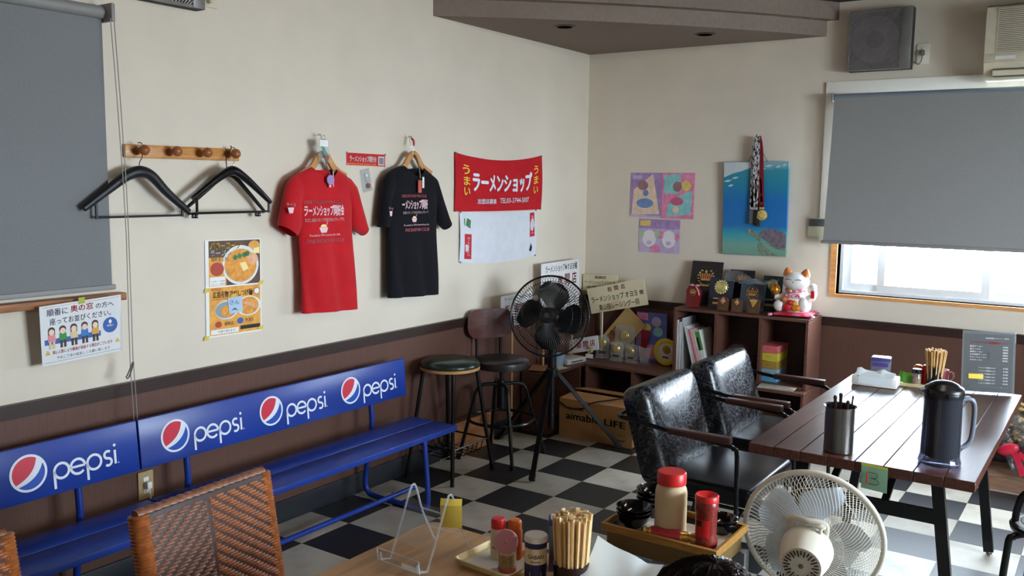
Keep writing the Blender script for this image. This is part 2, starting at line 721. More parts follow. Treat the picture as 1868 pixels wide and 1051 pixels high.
# window_1: sliding window in the right wall
win = MB()
win.box(WX0, WX1, 0.07, 0.13, WZ0, WZ0 + 0.018)
win.box(WX0, WX1, 0.07, 0.13, WZ1 - 0.03, WZ1)
win.box(WX0, WX0 + 0.02, 0.07, 0.13, WZ0 + 0.018, WZ1 - 0.03)
win.box(WX1 - 0.02, WX1, 0.07, 0.13, WZ0 + 0.018, WZ1 - 0.03)
win = win.build('window_1', m_alu, kind='structure', label='sliding window with pale metal sashes behind the blind')
for (x0, x1, y) in ((WX0 + 0.02, 2.05, 0.112), (2.012, 2.63, 0.088), (2.59, 3.12, 0.112), (3.08, WX1 - 0.02, 0.088)):
    sw = 0.044
    z0, z1 = WZ0 + 0.018, WZ1 - 0.03
    s = MB()
    s.box(x0, x0 + sw, y - 0.011, y + 0.011, z0, z1)
    s.box(x1 - sw, x1, y - 0.011, y + 0.011, z0, z1)
    s.box(x0 + sw, x1 - sw, y - 0.011, y + 0.011, z0, z0 + 0.045)
    s.box(x0 + sw, x1 - sw, y - 0.011, y + 0.011, z1 - 0.045, z1)
    so = s.build('sash', m_alu, win)
    MB().box(x0 + sw, x1 - sw, y - 0.002, y + 0.002, z0 + 0.045, z1 - 0.045).build('pane', m_pane, so)
s = MB()
s.box(1.752, WX1 + 0.03, -0.014, 0.07, 0.955, WZ0)
s.build('sill', m_orange, win, label='honey coloured wooden window sill')
s = MB()
s.box(1.752, WX0, -0.014, 0.07, WZ0, WZ1)
s.build('jamb', m_orange, win, label='honey coloured wooden side lining')
s = MB()
s.box(1.672, 1.752, -0.016, 0, 1.30, 2.268)
s.box(1.752, WX1 + 0.1, -0.016, 0, WZ1, 2.268)
s.build('casing', M('cream_casing_paint', (230, 224, 212), 0.5, var=0.02), win, label='cream painted casing boards')

# added_window: unseen window added for fill light, beyond the right edge of the picture
w2 = MB()
for (y0, y1, z0, z1) in ((-3.6, -1.8, 0.9, 0.94), (-3.6, -1.8, 2.06, 2.1), (-3.6, -3.56, 0.94, 2.06), (-1.84, -1.8, 0.94, 2.06), (-2.73, -2.67, 0.94, 2.06)):
    w2.box(XE + 0.03, XE + 0.09, y0, y1, z0, z1)
w2 = w2.build('added_window', m_alu, kind='structure')
for (y0, y1) in ((-3.56, -2.73), (-2.67, -1.84)):
    MB().box(XE + 0.058, XE + 0.062, y0, y1, 0.94, 2.06).build('pane', m_pane, w2)

# ground outside
MB().box(-6, 16, -14, 12, -0.35, -0.30).build('ground_outside', M('pale_concrete', (176, 176, 172), 0.9, var=0.1), kind='structure')

# ceiling lamps of the room, all outside the picture
m_tubelamp = M('lit_lamp_tube', (255, 246, 232), 0.4, emit=((255, 243, 228), LAMP))
for i, (x, y) in enumerate(((2.7, -3.0), (4.3, -3.0), (4.3, -6.2))):
    t = thing('ceiling_light', ['white fluorescent batten on the ceiling between the two tables', 'white fluorescent batten on the ceiling by the added side window', 'white fluorescent batten on the ceiling in the rear corner'][i], 'lamp', (x, y, CZ), 0, 'fluorescent battens')
    MB().prism([(-0.07, 0.0), (-0.035, -0.05), (0.035, -0.05), (0.07, 0.0)], -0.63, 0.63).build('housing', m_white, t)
    for e in (-1, 1):
        MB().box(-0.02, 0.02, e * 0.615 - 0.015, e * 0.615 + 0.015, -0.10, -0.05).build('lamp_holder', m_white, t)
    MB().cyl((0, -0.6, -0.085), (0, 0.6, -0.085), 0.016, n=12).build('lamp_tube', m_tubelamp, t)

# ------------------------------------------------------------------ blue benches
m_bench = M('blue_enamel', (26, 56, 142), 0.32, var=0.08, vs=5, bump=0.05, bs=90)
m_pred = M('logo_red', (204, 40, 62), 0.4, var=0.02)
m_pblue = M('logo_blue', (22, 72, 170), 0.4, var=0.02)
m_pwhite = M('logo_white', (226, 230, 238), 0.4, var=0.02)


def globe(b, cx, cz, r, y):
    b.m = 0
    b.disc(cx, cz, r, y=y, n=40)
    q = r * 0.87
    b.m = 1      # red cap
    top = [(cx + q * cos(a), cz + q * sin(a)) for a in [R(58) + (R(216) - R(58)) * i / 20 for i in range(21)]]
    p0, p3 = Vector(top[-1]), Vector(top[0])
    p1 = Vector((cx - 0.05 * q, cz - 0.32 * q))
    p2 = Vector((cx + 0.42 * q, cz + 0.12 * q))
    back = []
    for i in range(1, 12):
        t = i / 12
        back.append(tuple((1 - t) ** 3 * p0 + 3 * (1 - t) ** 2 * t * p1 + 3 * (1 - t) * t * t * p2 + t ** 3 * p3))
    b.flat(top + back, y - 0.0004)
    b.m = 2      # blue cap
    bot = [(cx + q * cos(a), cz + q * sin(a)) for a in [R(228) + (R(388) - R(228)) * i / 20 for i in range(21)]]
    p0, p3 = Vector(bot[-1]), Vector(bot[0])
    p1 = Vector((cx + 0.62 * q, cz - 0.30 * q))
    p2 = Vector((cx + 0.05 * q, cz - 0.62 * q))
    back = []
    for i in range(1, 12):
        t = i / 12
        back.append(tuple((1 - t) ** 3 * p0 + 3 * (1 - t) ** 2 * t * p1 + 3 * (1 - t) * t * t * p2 + t ** 3 * p3))
    b.flat(bot + back, y - 0.0004)


def stroke(b, pts, w, y):
    """flat ribbon of lettering along 2-d points"""
    P = [Vector(p) for p in pts]
    Lp, Rp = [], []
    for i, p in enumerate(P):
        d = (P[min(i + 1, len(P) - 1)] - P[max(i - 1, 0)])
        n = Vector((-d.y, d.x)).normalized() * (w / 2)
        Lp.append(p + n)
        Rp.append(p - n)
    vs = [(q[0], y, q[1]) for q in Lp + Rp]
    k = len(P)
    b.add(vs, [(k + i, k + i + 1, i + 1, i) for i in range(k - 1)])


def wordmark(b, x, y):
    """rounded lower-case lettering drawn with even strokes"""
    r, w, cz = 0.027, 0.0095, -0.018
    for (cx, kind) in ((x + r, 'p'), (x + 3.25 * r, 'e'), (x + 5.6 * r, 'p')):
        if kind == 'p':
            stroke(b, arc(cx, cz, r, 0, 2 * pi, 26), w, y)
            stroke(b, [(cx - r, cz + r * 0.1), (cx - r, cz - r * 2.25)], w, y)
        else:
            stroke(b, arc(cx, cz, r, R(0), R(318), 22), w, y)
            stroke(b, [(cx - r, cz), (cx + r, cz)], w * 0.9, y)
    cx = x + 7.62 * r
    q = r * 0.5
    stroke(b, arc(cx, cz + q, q, R(45), R(270), 12) + arc(cx, cz - q, q, R(90), R(-135), 12)[1:], w, y)
    cx = x + 8.7 * r
    stroke(b, [(cx, cz - r), (cx, cz + r * 0.95)], w, y)
    b.disc(cx, cz + r * 1.62, w * 0.62, y=y, n=12)
    b.disc(cx + r * 0.45, cz - r * 0.92, 0.0028, y=y, n=8)


def bench(label, yc, sup, logos):
    """local x runs along the wall, -y into the room"""
    t = thing('bench', label, 'bench', (0, yc, 0), LW, 'blue benches along the left wall')
    h = 0.78
    back = MB(Matrix.Translation((0, -0.145, 0.605)) @ Matrix.Rotation(R(-5), 4, 'X'))
    back.rbox(-h, h, -0.011, 0.011, -0.098, 0.098, 0.003)
    bk = back.build('backrest', m_bench, t)
    for c in logos:
        TL = Matrix.Translation((0, -0.145, 0.605)) @ Matrix.Rotation(R(-5), 4, 'X')
        lg = MB(TL)
        globe(lg, c, 0.002, 0.066, -0.0125)
        lg.build('globe_logo', [m_pwhite, m_pred, m_pblue], bk, fix=False, label='red, white and blue globe logo')
        lg = MB(TL)
        wordmark(lg, c + 0.09, -0.0125)
        lg.build('wordmark', m_pwhite, bk, fix=False, label='white pepsi lettering')
    MB().rbox(-h, h, -0.348, -0.205, 0.372, 0.400, 0.004).build('seat_plank', m_bench, t)
    MB().rbox(-h, h, -0.508, -0.356, 0.372, 0.400, 0.004).build('seat_plank', m_bench, t)
    for s in sup:
        path = [(s, -0.118, 0.66), (s, -0.122, 0.52), (s, -0.13, 0.40), (s, -0.115, 0.30), (s, -0.085, 0.12), (s, -0.085, 0.06), (s, -0.105, 0.026),
                (s, -0.15, 0.016), (s, -0.30, 0.0145), (s, -0.45, 0.0145), (s, -0.49, 0.022), (s, -0.502, 0.06), (s, -0.498, 0.16), (s, -0.478, 0.371)]
        MB().tube(smooth(path, 3), 0.0135, 10).build('frame', m_bench, t)
        MB().bar((s, -0.13, 0.362), (s, -0.49, 0.362), 0.03, 0.018).build('seat_bearer', m_bench, t)
    st = MB().tube([(-0.72, -0.272, 0.042), (0.72, -0.272, 0.042)], 0.0125, 10).build('stretcher', m_bench, t)
    for s in sup:
        MB().cyl((s, -0.272, 0.05), (s, -0.272, 0.064), 0.006, n=8).build('bolt', m_chrome, st)
    return t


bench('blue bench with three round logos on its backrest, near the green stool', -2.953, (0.55, -0.55), (-0.622, -0.128, 0.372))
bench('blue bench cut by the left edge of the photo, behind the rattan chairs', -4.52, (0.55, -0.55), (-0.628, -0.134, 0.356))

# ------------------------------------------------------------------ green topped stool with wire basket
m_gvinyl = M('dark_green_vinyl', (34, 46, 38), 0.25, var=0.15, vs=12, bump=0.1, bs=60)
m_ply = M('pale_plywood', (190, 138, 84), 0.5, var=0.14, vs=20)
t = thing('round_stool', 'round green vinyl stool with a wooden rim and wire basket', 'stool', (0.20, -1.845, 0))
MB().lathe([(0.0, 0.664), (0.06, 0.664), (0.11, 0.661), (0.145, 0.653), (0.163, 0.640), (0.168, 0.628), (0.166, 0.620)], 36, cap0=False).build('seat', m_gvinyl, t)
MB().lathe([(0.160, 0.600), (0.167, 0.603), (0.167, 0.617), (0.160, 0.620)], 36).build('seat_rim', m_ply, t, label='pale wooden rim')
feet = [(-0.162, -0.178), (0.158, -0.178), (0.158, 0.195), (-0.162, 0.195)]
tops = [(-0.105, -0.105), (0.105, -0.105), (0.105, 0.105), (-0.105, 0.105)]


def leg_at(i, z):
    k = 1 - z / 0.6
    return Vector((tops[i][0] + (feet[i][0] - tops[i][0]) * k, tops[i][1] + (feet[i][1] - tops[i][1]) * k, z))


for i in range(4):
    MB().cyl(leg_at(i, 0.6), leg_at(i, 0.0), 0.0115, n=10).build('leg', m_blk, t)
bk = MB()
for i in range(4):
    bk.cyl(leg_at(i, 0.19), leg_at((i + 1) % 4, 0.19), 0.005, n=6)
bk = bk.build('basket', m_blk, t, label='black wire basket under the seat')
for k in range(1, 7):
    w = MB()
    a = leg_at(0, 0.19).lerp(leg_at(3, 0.19), k / 7)
    c = leg_at(1, 0.19).lerp(leg_at(2, 0.19), k / 7)
    pts = [a, a + Vector((0.012, 0, -0.05)), a + Vector((0.03, 0, -0.065)), c + Vector((-0.03, 0, -0.065)), c + Vector((-0.012, 0, -0.05)), c]
    w.tube(pts, 0.0028, 6)
    w.build('basket_wire', m_blk, bk)
for k in (0.3, 0.7):
    a = leg_at(0, 0.125).lerp(leg_at(1, 0.125), k)
    c = leg_at(3, 0.125).lerp(leg_at(2, 0.125), k)
    MB().cyl(a, c, 0.0028, n=6).build('basket_wire', m_blk, bk)

# ------------------------------------------------------------------ swivel stool with wooden back
m_bvinyl = M('dark_brown_vinyl', (38, 30, 31), 0.34, var=0.12, vs=14)
m_backw = M('walnut_veneer', (84, 44, 34), 0.32, var=0.25, vs=6, stretch=(3, 3, 26))
t = thing('swivel_stool', 'black swivel bar stool with a curved dark wooden backrest', 'stool', (0.25, -1.415, 0), R(62))
MB().lathe([(0.0, 0.605), (0.10, 0.605), (0.148, 0.600), (0.163, 0.588), (0.166, 0.570), (0.164, 0.55), (0.15, 0.545), (0.0, 0.545)], 36, cap0=False, cap1=False).build('seat', m_bvinyl, t)
MB().lathe([(0.012, 0.546), (0.012, 0.47), (0.024, 0.468), (0.026, 0.455), (0.026, 0.30), (0.018, 0.292), (0.0, 0.29)], 16, cap0=False, cap1=False).build('screw_post', m_blk, t)
for k in range(4):
    a = R(45 + 90 * k - 62 + 4)
    d = Vector((cos(a), sin(a), 0))
    path = [d * 0.024 + Vector((0, 0, 0.445)), d * 0.10 + Vector((0, 0, 0.447)), d * 0.135 + Vector((0, 0, 0.435)), d * 0.155 + Vector((0, 0, 0.40)),
            d * 0.275 + Vector((0, 0, 0.012))]
    if k in (1, 2):
        path[-1] = d * 0.255 + Vector((0, 0, 0.012))
    lg = MB().tube(path, 0.011, 10).build('leg', m_blk, t)
    MB().cyl(path[-1] - Vector((0, 0, 0.012)), path[-1] + Vector((0, 0, 0.012)), 0.013, n=10).build('foot_cap', m_blkpl, lg)
MB().ring((0, 0, 0.235), 0.198, 0.0095, n=40).build('footrest_ring', m_blk, t)
bk = MB()
nu, nv = 20, 10
W2, H2 = 0.155, 0.088
grid_f, grid_b = [], []
poly = roundrect(-W2, W2, -H2, H2, 0.075, 7)
for off in (0.0, 0.014):
    for (u, v) in poly:
        bk.v.append((u, 0.165 + off - 0.9 * u * u + 0.03 * v, 0.785 + v))
n = len(poly)
c0 = len(bk.v)
bk.v.append((0, 0.165, 0.785))
bk.v.append((0, 0.179, 0.785))
for i in range(n):
    j = (i + 1) % n
    bk.f += [(c0, i, j), (c0 + 1, n + j, n + i), (i, n + i, n + j, j)]
    bk.mi += [0, 0, 0]
bk.build('backrest', m_backw, t)
for s in (-1, 1):
    MB().tube(smooth([(s * 0.07, 0.02, 0.535), (s * 0.075, 0.12, 0.535), (s * 0.08, 0.165, 0.56), (s * 0.08, 0.178, 0.64), (s * 0.08, 0.183, 0.79)], 4), 0.009, 10).build('back_upright', m_blk, t)

# ------------------------------------------------------------------ fans
def cage(b, rad, depth, n, A, c, r=0.0011, rim=0.005, hubr=0.05, bulge=0.8, spiral=0.0):
    """one half of a fan guard: radial wires from hub ring to rim"""
    k = 6
    for i in range(n):
        an = 2 * pi * i / n
        pts = []
        for j in range(k + 1):
            q = j / k
            rr = hubr + (rad - hubr) * q
            z = depth * math.sqrt(max(0.0, 1 - q ** (2.6 / bulge)))
            aa = an + spiral * q * q
            pts.append(Vector(c) + A @ Vector((rr * cos(aa), rr * sin(aa), z)))
        b.tube(pts, r, 4, caps=False)
    return b


def blade_mesh(r0, r1, half, A, c, twist=0.03, rot=0.0, th=0.0015):
    b = MB()
    nu, nv = 8, 8
    for side in (0, 1):
        for i in range(nu + 1):
            q = i / nu
            rr = r0 + (r1 - r0) * q
            wdt = half * (0.45 + 0.55 * math.sin(pi * min(1, 0.18 + q * 0.72))) * (1.0 if q < 0.8 else (1 - ((q - 0.8) / 0.2) ** 2 * 0.45))
            for j in range(nv + 1):
                s = j / nv * 2 - 1
                aa = rot + s * wdt + 0.22 * q
                z = twist * s * (0.5 + 0.5 * q) - 0.006 * (1 - s * s) + side * th
                b.v.append(tuple(Vector(c) + A @ Vector((rr * cos(aa), rr * sin(aa), z))))
    m = (nu + 1) * (nv + 1)
    for i in range(nu):
        for j in range(nv):
            a = i * (nv + 1) + j
            q = (a, a + 1, a + nv + 2, a + nv + 1)
            b.f.append(q)
            b.f.append(tuple(m + x for x in reversed(q)))
            b.mi += [0, 0]
    edge = [i * (nv + 1) for i in range(nu + 1)] + [nu * (nv + 1) + j for j in range(1, nv + 1)] + [i * (nv + 1) + nv for i in range(nu - 1, -1, -1)]
    for a, c2 in zip(edge, edge[1:]):
        b.f.append((a, c2, m + c2, m + a))
        b.mi.append(0)
    return b


def aim(d):
    """matrix whose z axis points along d"""
    return Vector(d).normalized().to_track_quat('Z', 'Y').to_matrix()


m_fblade = M('black_fan_blade', (16, 16, 18), 0.3, var=0.1, vs=10)
m_wire = M('dark_wire', (24, 24, 25), 0.4, metal=0.3)
bf = thing('stand_fan', 'large black tripod stand fan in front of the corner signs', 'fan', (0.475, -1.21, 0))
for k, (x, y) in enumerate(((0.66, -1.702), (0.752, -0.84), (0.04, -1.13))):
    foot = Vector((x - 0.475, y + 1.21, 0.012))
    top = Vector((foot.x * 0.055, foot.y * 0.055, 0.515))
    lg = MB()
    lg.bar(top, foot, 0.026, 0.022)
    lo = lg.build('leg', m_blk, bf)
    d = (foot - top).normalized()
    MB().bar(foot - d * 0.04, foot, 0.033, 0.028).build('rubber_foot', m_blkpl, lo)
MB().lathe([(0.034, 0.485), (0.036, 0.49), (0.036, 0.53), (0.028, 0.54)], 18).build('leg_hub', m_blkpl, bf)
MB().cyl((0, 0, 0.165), (0, 0, 0.5), 0.021, n=16).build('lower_tube', m_blk, bf)
MB().lathe([(0.024, 0.53), (0.026, 0.54), (0.028, 0.68), (0.024, 0.70), (0.018, 0.72), (0.018, 0.80)], 18).build('pole', m_blkpl, bf)
fd = Vector((0.30, -0.95, 0.20)).normalized()
A = aim(fd)
ctr = Vector((0.028, -0.085, 0.862))
hb = ctr - fd * 0.125
MB().lathe([(0.0, -0.10), (0.045, -0.095), (0.062, -0.07), (0.068, -0.02), (0.068, 0.045), (0.06, 0.06)], 20, c=hb, A=A, cap0=False).build('motor_housing', m_blkpl, bf)
MB().tube([(0, 0, 0.78), (0, 0, 0.82), hb], [0.024, 0.026, 0.03], 12).build('tilt_neck', m_blkpl, bf)
MB().cyl((0.02, 0.03, 0.76), (0.06, 0.045, 0.76), 0.014, n=12).build('tilt_knob', m_blkpl, bf)
for k in range(4):
    blade_mesh(0.045, 0.200, 0.66, A, ctr - fd * 0.03, 0.035, R(-14 + 90 * k)).build('blade', m_fblade, bf)
MB().lathe([(0.0, 0.028), (0.03, 0.025), (0.05, 0.012), (0.054, -0.03)], 22, c=ctr - fd * 0.03, A=A, cap0=False).build('blade_hub', m_fblade, bf)
RF = 0.236
g = MB()
cage(g, RF, 0.055, 84, A, ctr, 0.0015, bulge=1.0, hubr=0.045)
for q, zz in ((0.55, 0.048), (0.8, 0.032)):
    g.ring(ctr + fd * zz, RF * q + 0.045 * (1 - q), 0.0012, A, 48, 4)
g.build('front_guard', m_wire, bf, kind='stuff', label='fine black wire guard')
g = MB()
AB = aim(-fd)
cage(g, RF, 0.085, 84, AB, ctr, 0.0014, bulge=0.9, hubr=0.06)
for q, zz in ((0.6, 0.07), (0.85, 0.045)):
    g.ring(ctr - fd * zz, RF * q + 0.06 * (1 - q), 0.0012, A, 48, 4)
g.build('rear_guard', m_wire, bf, kind='stuff', label='fine black wire guard')
MB().ring(ctr, RF, 0.006, A, 56, 8).build('guard_rim', m_blkpl, bf)
hcap = MB().lathe([(0.0, 0.062), (0.03, 0.061), (0.046, 0.056), (0.05, 0.048)], 22, c=ctr, A=A, cap0=False).build('guard_cap', m_blkpl, bf)
MB().lathe([(0.0, 0.0), (0.016, 0.0)], 16, c=ctr + fd * 0.0635, A=A, cap0=False, cap1=False).build('cap_badge', m_steel, hcap)
MB().lathe([(0.0, 0.004), (0.017, 0.003), (0.018, 0.0)], 18, c=ctr + A @ Vector((-0.076, 0.098, 0.047)), A=A, cap0=False).build('guard_sticker', M('pale_grey_sticker', (160, 150, 146), 0.6), bf, label='round pale sticker on the guard')

# white fan seen from behind
m_wfan = M('aged_white_plastic', (222, 216, 200), 0.42, var=0.04, vs=12)
m_wblade = M('translucent_grey_blade', (196, 205, 216), 0.3, var=0.04, trans=0.25, alpha=0.8)
wf = thing('floor_fan', 'white floor fan seen from behind, beside the sauce tray', 'fan', (2.565, -3.30, 0))
fd = Vector((0.12, 0.98, 0.14))
vw = (Vector(CAMLOC) - Vector((2.59, -3.23, 0.66))).normalized()
fd = -(vw * 0.90 + Vector((0.076, -0.09, -0.993)) * 0.46 + Vector((-0.826, -0.563, 0)) * 0.17).normalized()
A = aim(fd)
AB = aim(-fd)
ctr = Vector((0.026, 0.068, 0.662))
RF = 0.188
MB().ring(ctr, RF, 0.008, A, 60, 10).build('guard_rim', m_wfan, wf)
g = MB()
cage(g, RF - 0.004, 0.075, 92, AB, ctr, 0.0011, bulge=0.8, hubr=0.05, spiral=0.5)
g.ring(ctr - fd * 0.071, 0.092, 0.0015, A, 44, 5)
g.build('rear_guard', m_wfan, wf, kind='stuff', label='fine white wire guard with spiral wires')
g = MB()
cage(g, RF - 0.004, 0.055, 92, A, ctr, 0.0011, bulge=0.9, hubr=0.045, spiral=0.5)
g.ring(ctr + fd * 0.045, 0.12, 0.0015, A, 44, 5)
g.build('front_guard', m_wfan, wf, kind='stuff', label='fine white wire guard with spiral wires')
for k in range(5):
    blade_mesh(0.03, 0.158, 0.52, A, ctr, 0.03, R(20 + 72 * k)).build('blade', m_wblade, wf)
MB().lathe([(0.0, 0.02), (0.03, 0.018), (0.036, 0.0), (0.036, -0.03)], 20, c=ctr, A=A, cap0=False).build('blade_hub', m_wblade, wf)
mo = MB().lathe([(0.052, 0.055), (0.064, 0.066), (0.070, 0.085), (0.068, 0.115), (0.058, 0.165), (0.052, 0.178), (0.0, 0.180)], 30, c=ctr, A=AB, cap1=False).build('motor_housing', m_wfan, wf)
for k in range(28):
    a = 2 * pi * k / 28
    r0, r1 = (0.028, 0.046) if k % 2 == 0 else (0.034, 0.046)
    p0 = ctr + AB @ Vector((r0 * cos(a), r0 * sin(a), 0.1805))
    p1 = ctr + AB @ Vector((r1 * cos(a), r1 * sin(a), 0.180))
    MB().bar(p0, p1, 0.003, 0.002, up=-fd).build('vent_slot', m_rail, mo)
MB().lathe([(0.0, 0.183), (0.006, 0.183), (0.007, 0.180)], 12, c=ctr, A=AB, cap0=False).build('screw', m_steel, mo)
hd = MB()
side = A @ Vector((1, 0, 0))
sr = side - Vector((0, 0, 1)) * side.z
sr.normalize()
hp = ctr - fd * 0.085 + Vector((0, 0, 0.052))
hd.tube(smooth([hp - sr * 0.045 - Vector((0, 0, 0.016)), hp - sr * 0.045 + Vector((0, 0, 0.026)), hp + Vector((0, 0, 0.034)) - fd * 0.012, hp + sr * 0.045 + Vector((0, 0, 0.026)), hp + sr * 0.045 - Vector((0, 0, 0.016))], 4), 0.0085, 10)
hd.build('handle', m_wfan, wf)
kp = ctr - fd * 0.105 - sr * 0.035 + Vector((0, 0, 0.062))
MB().lathe([(0.005, -0.02), (0.005, 0.012), (0.013, 0.014), (0.014, 0.02), (0.0, 0.024)], 14, c=kp, cap1=False).build('swing_knob', m_wfan, wf)
MB().tube([ctr - fd * 0.11 - Vector((0, 0, 0.05)), ctr - fd * 0.12 - Vector((0, 0, 0.11)), (0, -0.03, 0.50), (0, -0.03, 0.46)], [0.035, 0.03, 0.022, 0.018], 14).build('neck', m_wfan, wf)
MB().cyl((0, -0.03, 0.47), (0, -0.03, 0.02), 0.013, n=14).build('pole', m_wfan, wf)
MB().lathe([(0.0, 0.0), (0.165, 0.0), (0.17, 0.008), (0.16, 0.022), (0.06, 0.035), (0.02, 0.05)], 34, c=(0, -0.03, 0), cap0=False).build('base', m_wfan, wf)

# ------------------------------------------------------------------ table B
m_tabw = M('glossy_brown_planks', (80, 48, 40), 0.3, var=0.22, vs=4, stretch=(20, 1.6, 20), bump=0.05, bs=30, spec=0.32)
tb = thing('dining_table', 'dark plank table with black steel legs and a green note hanging from it', 'table', (2.545, -1.83, 0))
PW = 0.75 / 8
for k in range(8):
    x0 = -0.375 + k * PW
    MB().rbox(x0 + 0.0008, x0 + PW - 0.0008, -0.75, 0.75, 0.664, 0.700, 0.0016, 1).build('plank', m_tabw, tb)
for s in (-1, 1):
    yy = s * 0.52
    fr = MB()
    fr.box(-0.25, 0.25, yy - 0.02, yy + 0.02, 0.652, 0.664)
    fr.build('top_plate', m_blk, tb)
    for e in (-1, 1):
        lg = MB()
        lg.bar((e * 0.225, yy, 0.655), (e * 0.31, yy, 0.018), 0.04, 0.03, up=(0, 1, 0))
        lo = lg.build('leg', m_blk, tb)
        MB().lathe([(0.006, 0.02), (0.006, 0.012), (0.013, 0.010), (0.015, 0.0)], 14, c=(e * 0.312, yy, 0)).build('levelling_foot', m_chrome, lo)
    MB().bar((-0.245, yy, 0.482), (0.245, yy, 0.482), 0.02, 0.05).build('crossbar', m_blk, tb)
    MB().bar((0.06, yy, 0.50), (0.06, yy * 0.30, 0.655), 0.026, 0.012).build('brace', m_blk, tb)
    MB().bar((-0.14, yy, 0.50), (-0.14, yy * 0.30, 0.655), 0.026, 0.012).build('brace', m_blk, tb)

# ------------------------------------------------------------------ armchairs
m_leather = leather_mat('worn_black_leather')
m_armw = M('walnut_arm', (72, 42, 34), 0.35, var=0.22, vs=5, stretch=(20, 3, 20))


m_seatl = M('smooth_black_leather', (18, 19, 23), 0.3, var=0.15, vs=14, bump=0.1, bs=60)


def cushion(b, w, h, t, rnd, pillow=0.02, n=14):
    """soft slab in x-z, thickness along y (front is -y)"""
    poly = roundrect(-w / 2, w / 2, 0, h, rnd, 6)
    k = len(poly)
    rings = [(0.0, -t / 2 - pillow), (0.55, -t / 2 - pillow * 0.92), (0.88, -t / 2 - pillow * 0.35), (0.965, -t / 2 + 0.006), (1.0, -t / 2 + 0.024), (1.0, t / 2 - 0.02), (0.97, t / 2 - 0.004), (0.9, t / 2)]
    vs = []
    for (s, y) in rings[1:]:
        for (x, z) in poly:
            vs.append((x * s, y, h / 2 + (z - h / 2) * s))
    vs.append((0, rings[0][1], h / 2))
    vs.append((0, t / 2, h / 2))
    fs = []
    m = len(rings) - 1
    for i in range(m - 1):
        for j in range(k):
            j2 = (j + 1) % k
            fs.append((i * k + j, i * k + j2, (i + 1) * k + j2, (i + 1) * k + j))
    for j in range(k):
        j2 = (j + 1) % k
        fs.append((m * k, j2, j))
        fs.append((m * k + 1, (m - 1) * k + j, (m - 1) * k + j2))
    return b.add(vs, fs)


def armchair(label, loc, rz, aw=0.32):
    t = thing('armchair', label, 'chair', loc, rz, 'black leather armchairs at the plank table')
    # local: faces -y, back at +y
    bk = MB(Matrix.Translation((0, 0.125, 0.345)) @ Matrix.Rotation(R(-17), 4, 'X'))
    cushion(bk, 0.56, 0.43, 0.115, 0.055, 0.022)
    bk.build('backrest', m_leather, t)
    st = MB(Matrix.Translation((0, 0.24, 0.385)) @ Matrix.Rotation(R(90), 4, 'X') @ Matrix.Scale(-1, 4, (0, 0, 1)))
    st = MB()
    st.rbox(-0.275, 0.275, -0.30, 0.13, 0.325, 0.405, 0.022, 4)
    st.build('seat', m_seatl, t)
    for s in (-1, 1):
        x = s * aw
        MB().rbox(x - 0.021, x + 0.021, -0.225, 0.045, 0.603, 0.630, 0.005).build('armrest', m_armw, t, label='dark wooden arm pad')
        fr = [(x, 0.265, 0.637), (x, 0.18, 0.630), (x, 0.05, 0.614), (x, -0.20, 0.596), (x, -0.235, 0.585), (x, -0.252, 0.555), (x, -0.258, 0.30), (x, -0.27, 0.02)]
        MB().tube(smooth(fr, 3), 0.0095, 10).build('arm_frame', m_blk, t)
        MB().tube([(x, -0.262, 0.30), (x * 0.8, -0.262, 0.315), (x * 0.8, 0.12, 0.315)], 0.009, 8).build('seat_rail', m_blk, t)
        MB().tube([(x * 0.62, 0.10, 0.325), (x * 0.66, 0.16, 0.012)], 0.0095, 8).build('rear_leg', m_blk, t)
        for (xx, yy) in ((x, -0.27), (x * 0.66, 0.16)):
            MB().cyl((xx, yy, 0), (xx, yy, 0.022), 0.012, n=10).build('foot_cap', m_blkpl, t)
    MB().tube(smooth([(-aw, 0.265, 0.638), (-aw * 0.86, 0.292, 0.639), (0, 0.298, 0.640), (aw * 0.86, 0.292, 0.639), (aw, 0.265, 0.638)], 4), 0.0095, 10).build('back_rail', m_blk, t)
    return t


armchair('black leather armchair nearest the camera, beside the sauce tray', (1.785, -2.0, 0), R(90), 0.325)
armchair('black leather armchair farther back, in front of the magazine shelf', (1.79, -1.285, 0), R(90), 0.30)

# ------------------------------------------------------------------ foreground table
m_ftab = M('light_brown_laminate', (176, 136, 92), 0.4, var=0.2, vs=3, stretch=(14, 1.4, 14))
ft = thing('dining_table', 'light brown wooden table at the bottom edge, holding clear stands and seasonings', 'table', (2.095, -4.50, 0))
pl = [(p[0], p[1]) for p in roundrect(-0.375, 0.375, -0.64, 0.64, 0.03, 4)]
MB().prismz(pl, 0.67, 0.70).build('tabletop', m_ftab, ft)
for sx in (-1, 1):
    for sy in (-1, 1):
        MB().bar((sx * 0.32, sy * 0.58, 0.67), (sx * 0.32, sy * 0.58, 0.0), 0.04, 0.04, up=(0, 1, 0)).build('leg', m_blk, ft)
    MB().bar((sx * 0.32, -0.56, 0.645), (sx * 0.32, 0.56, 0.645), 0.03, 0.05).build('apron', m_blk, ft)

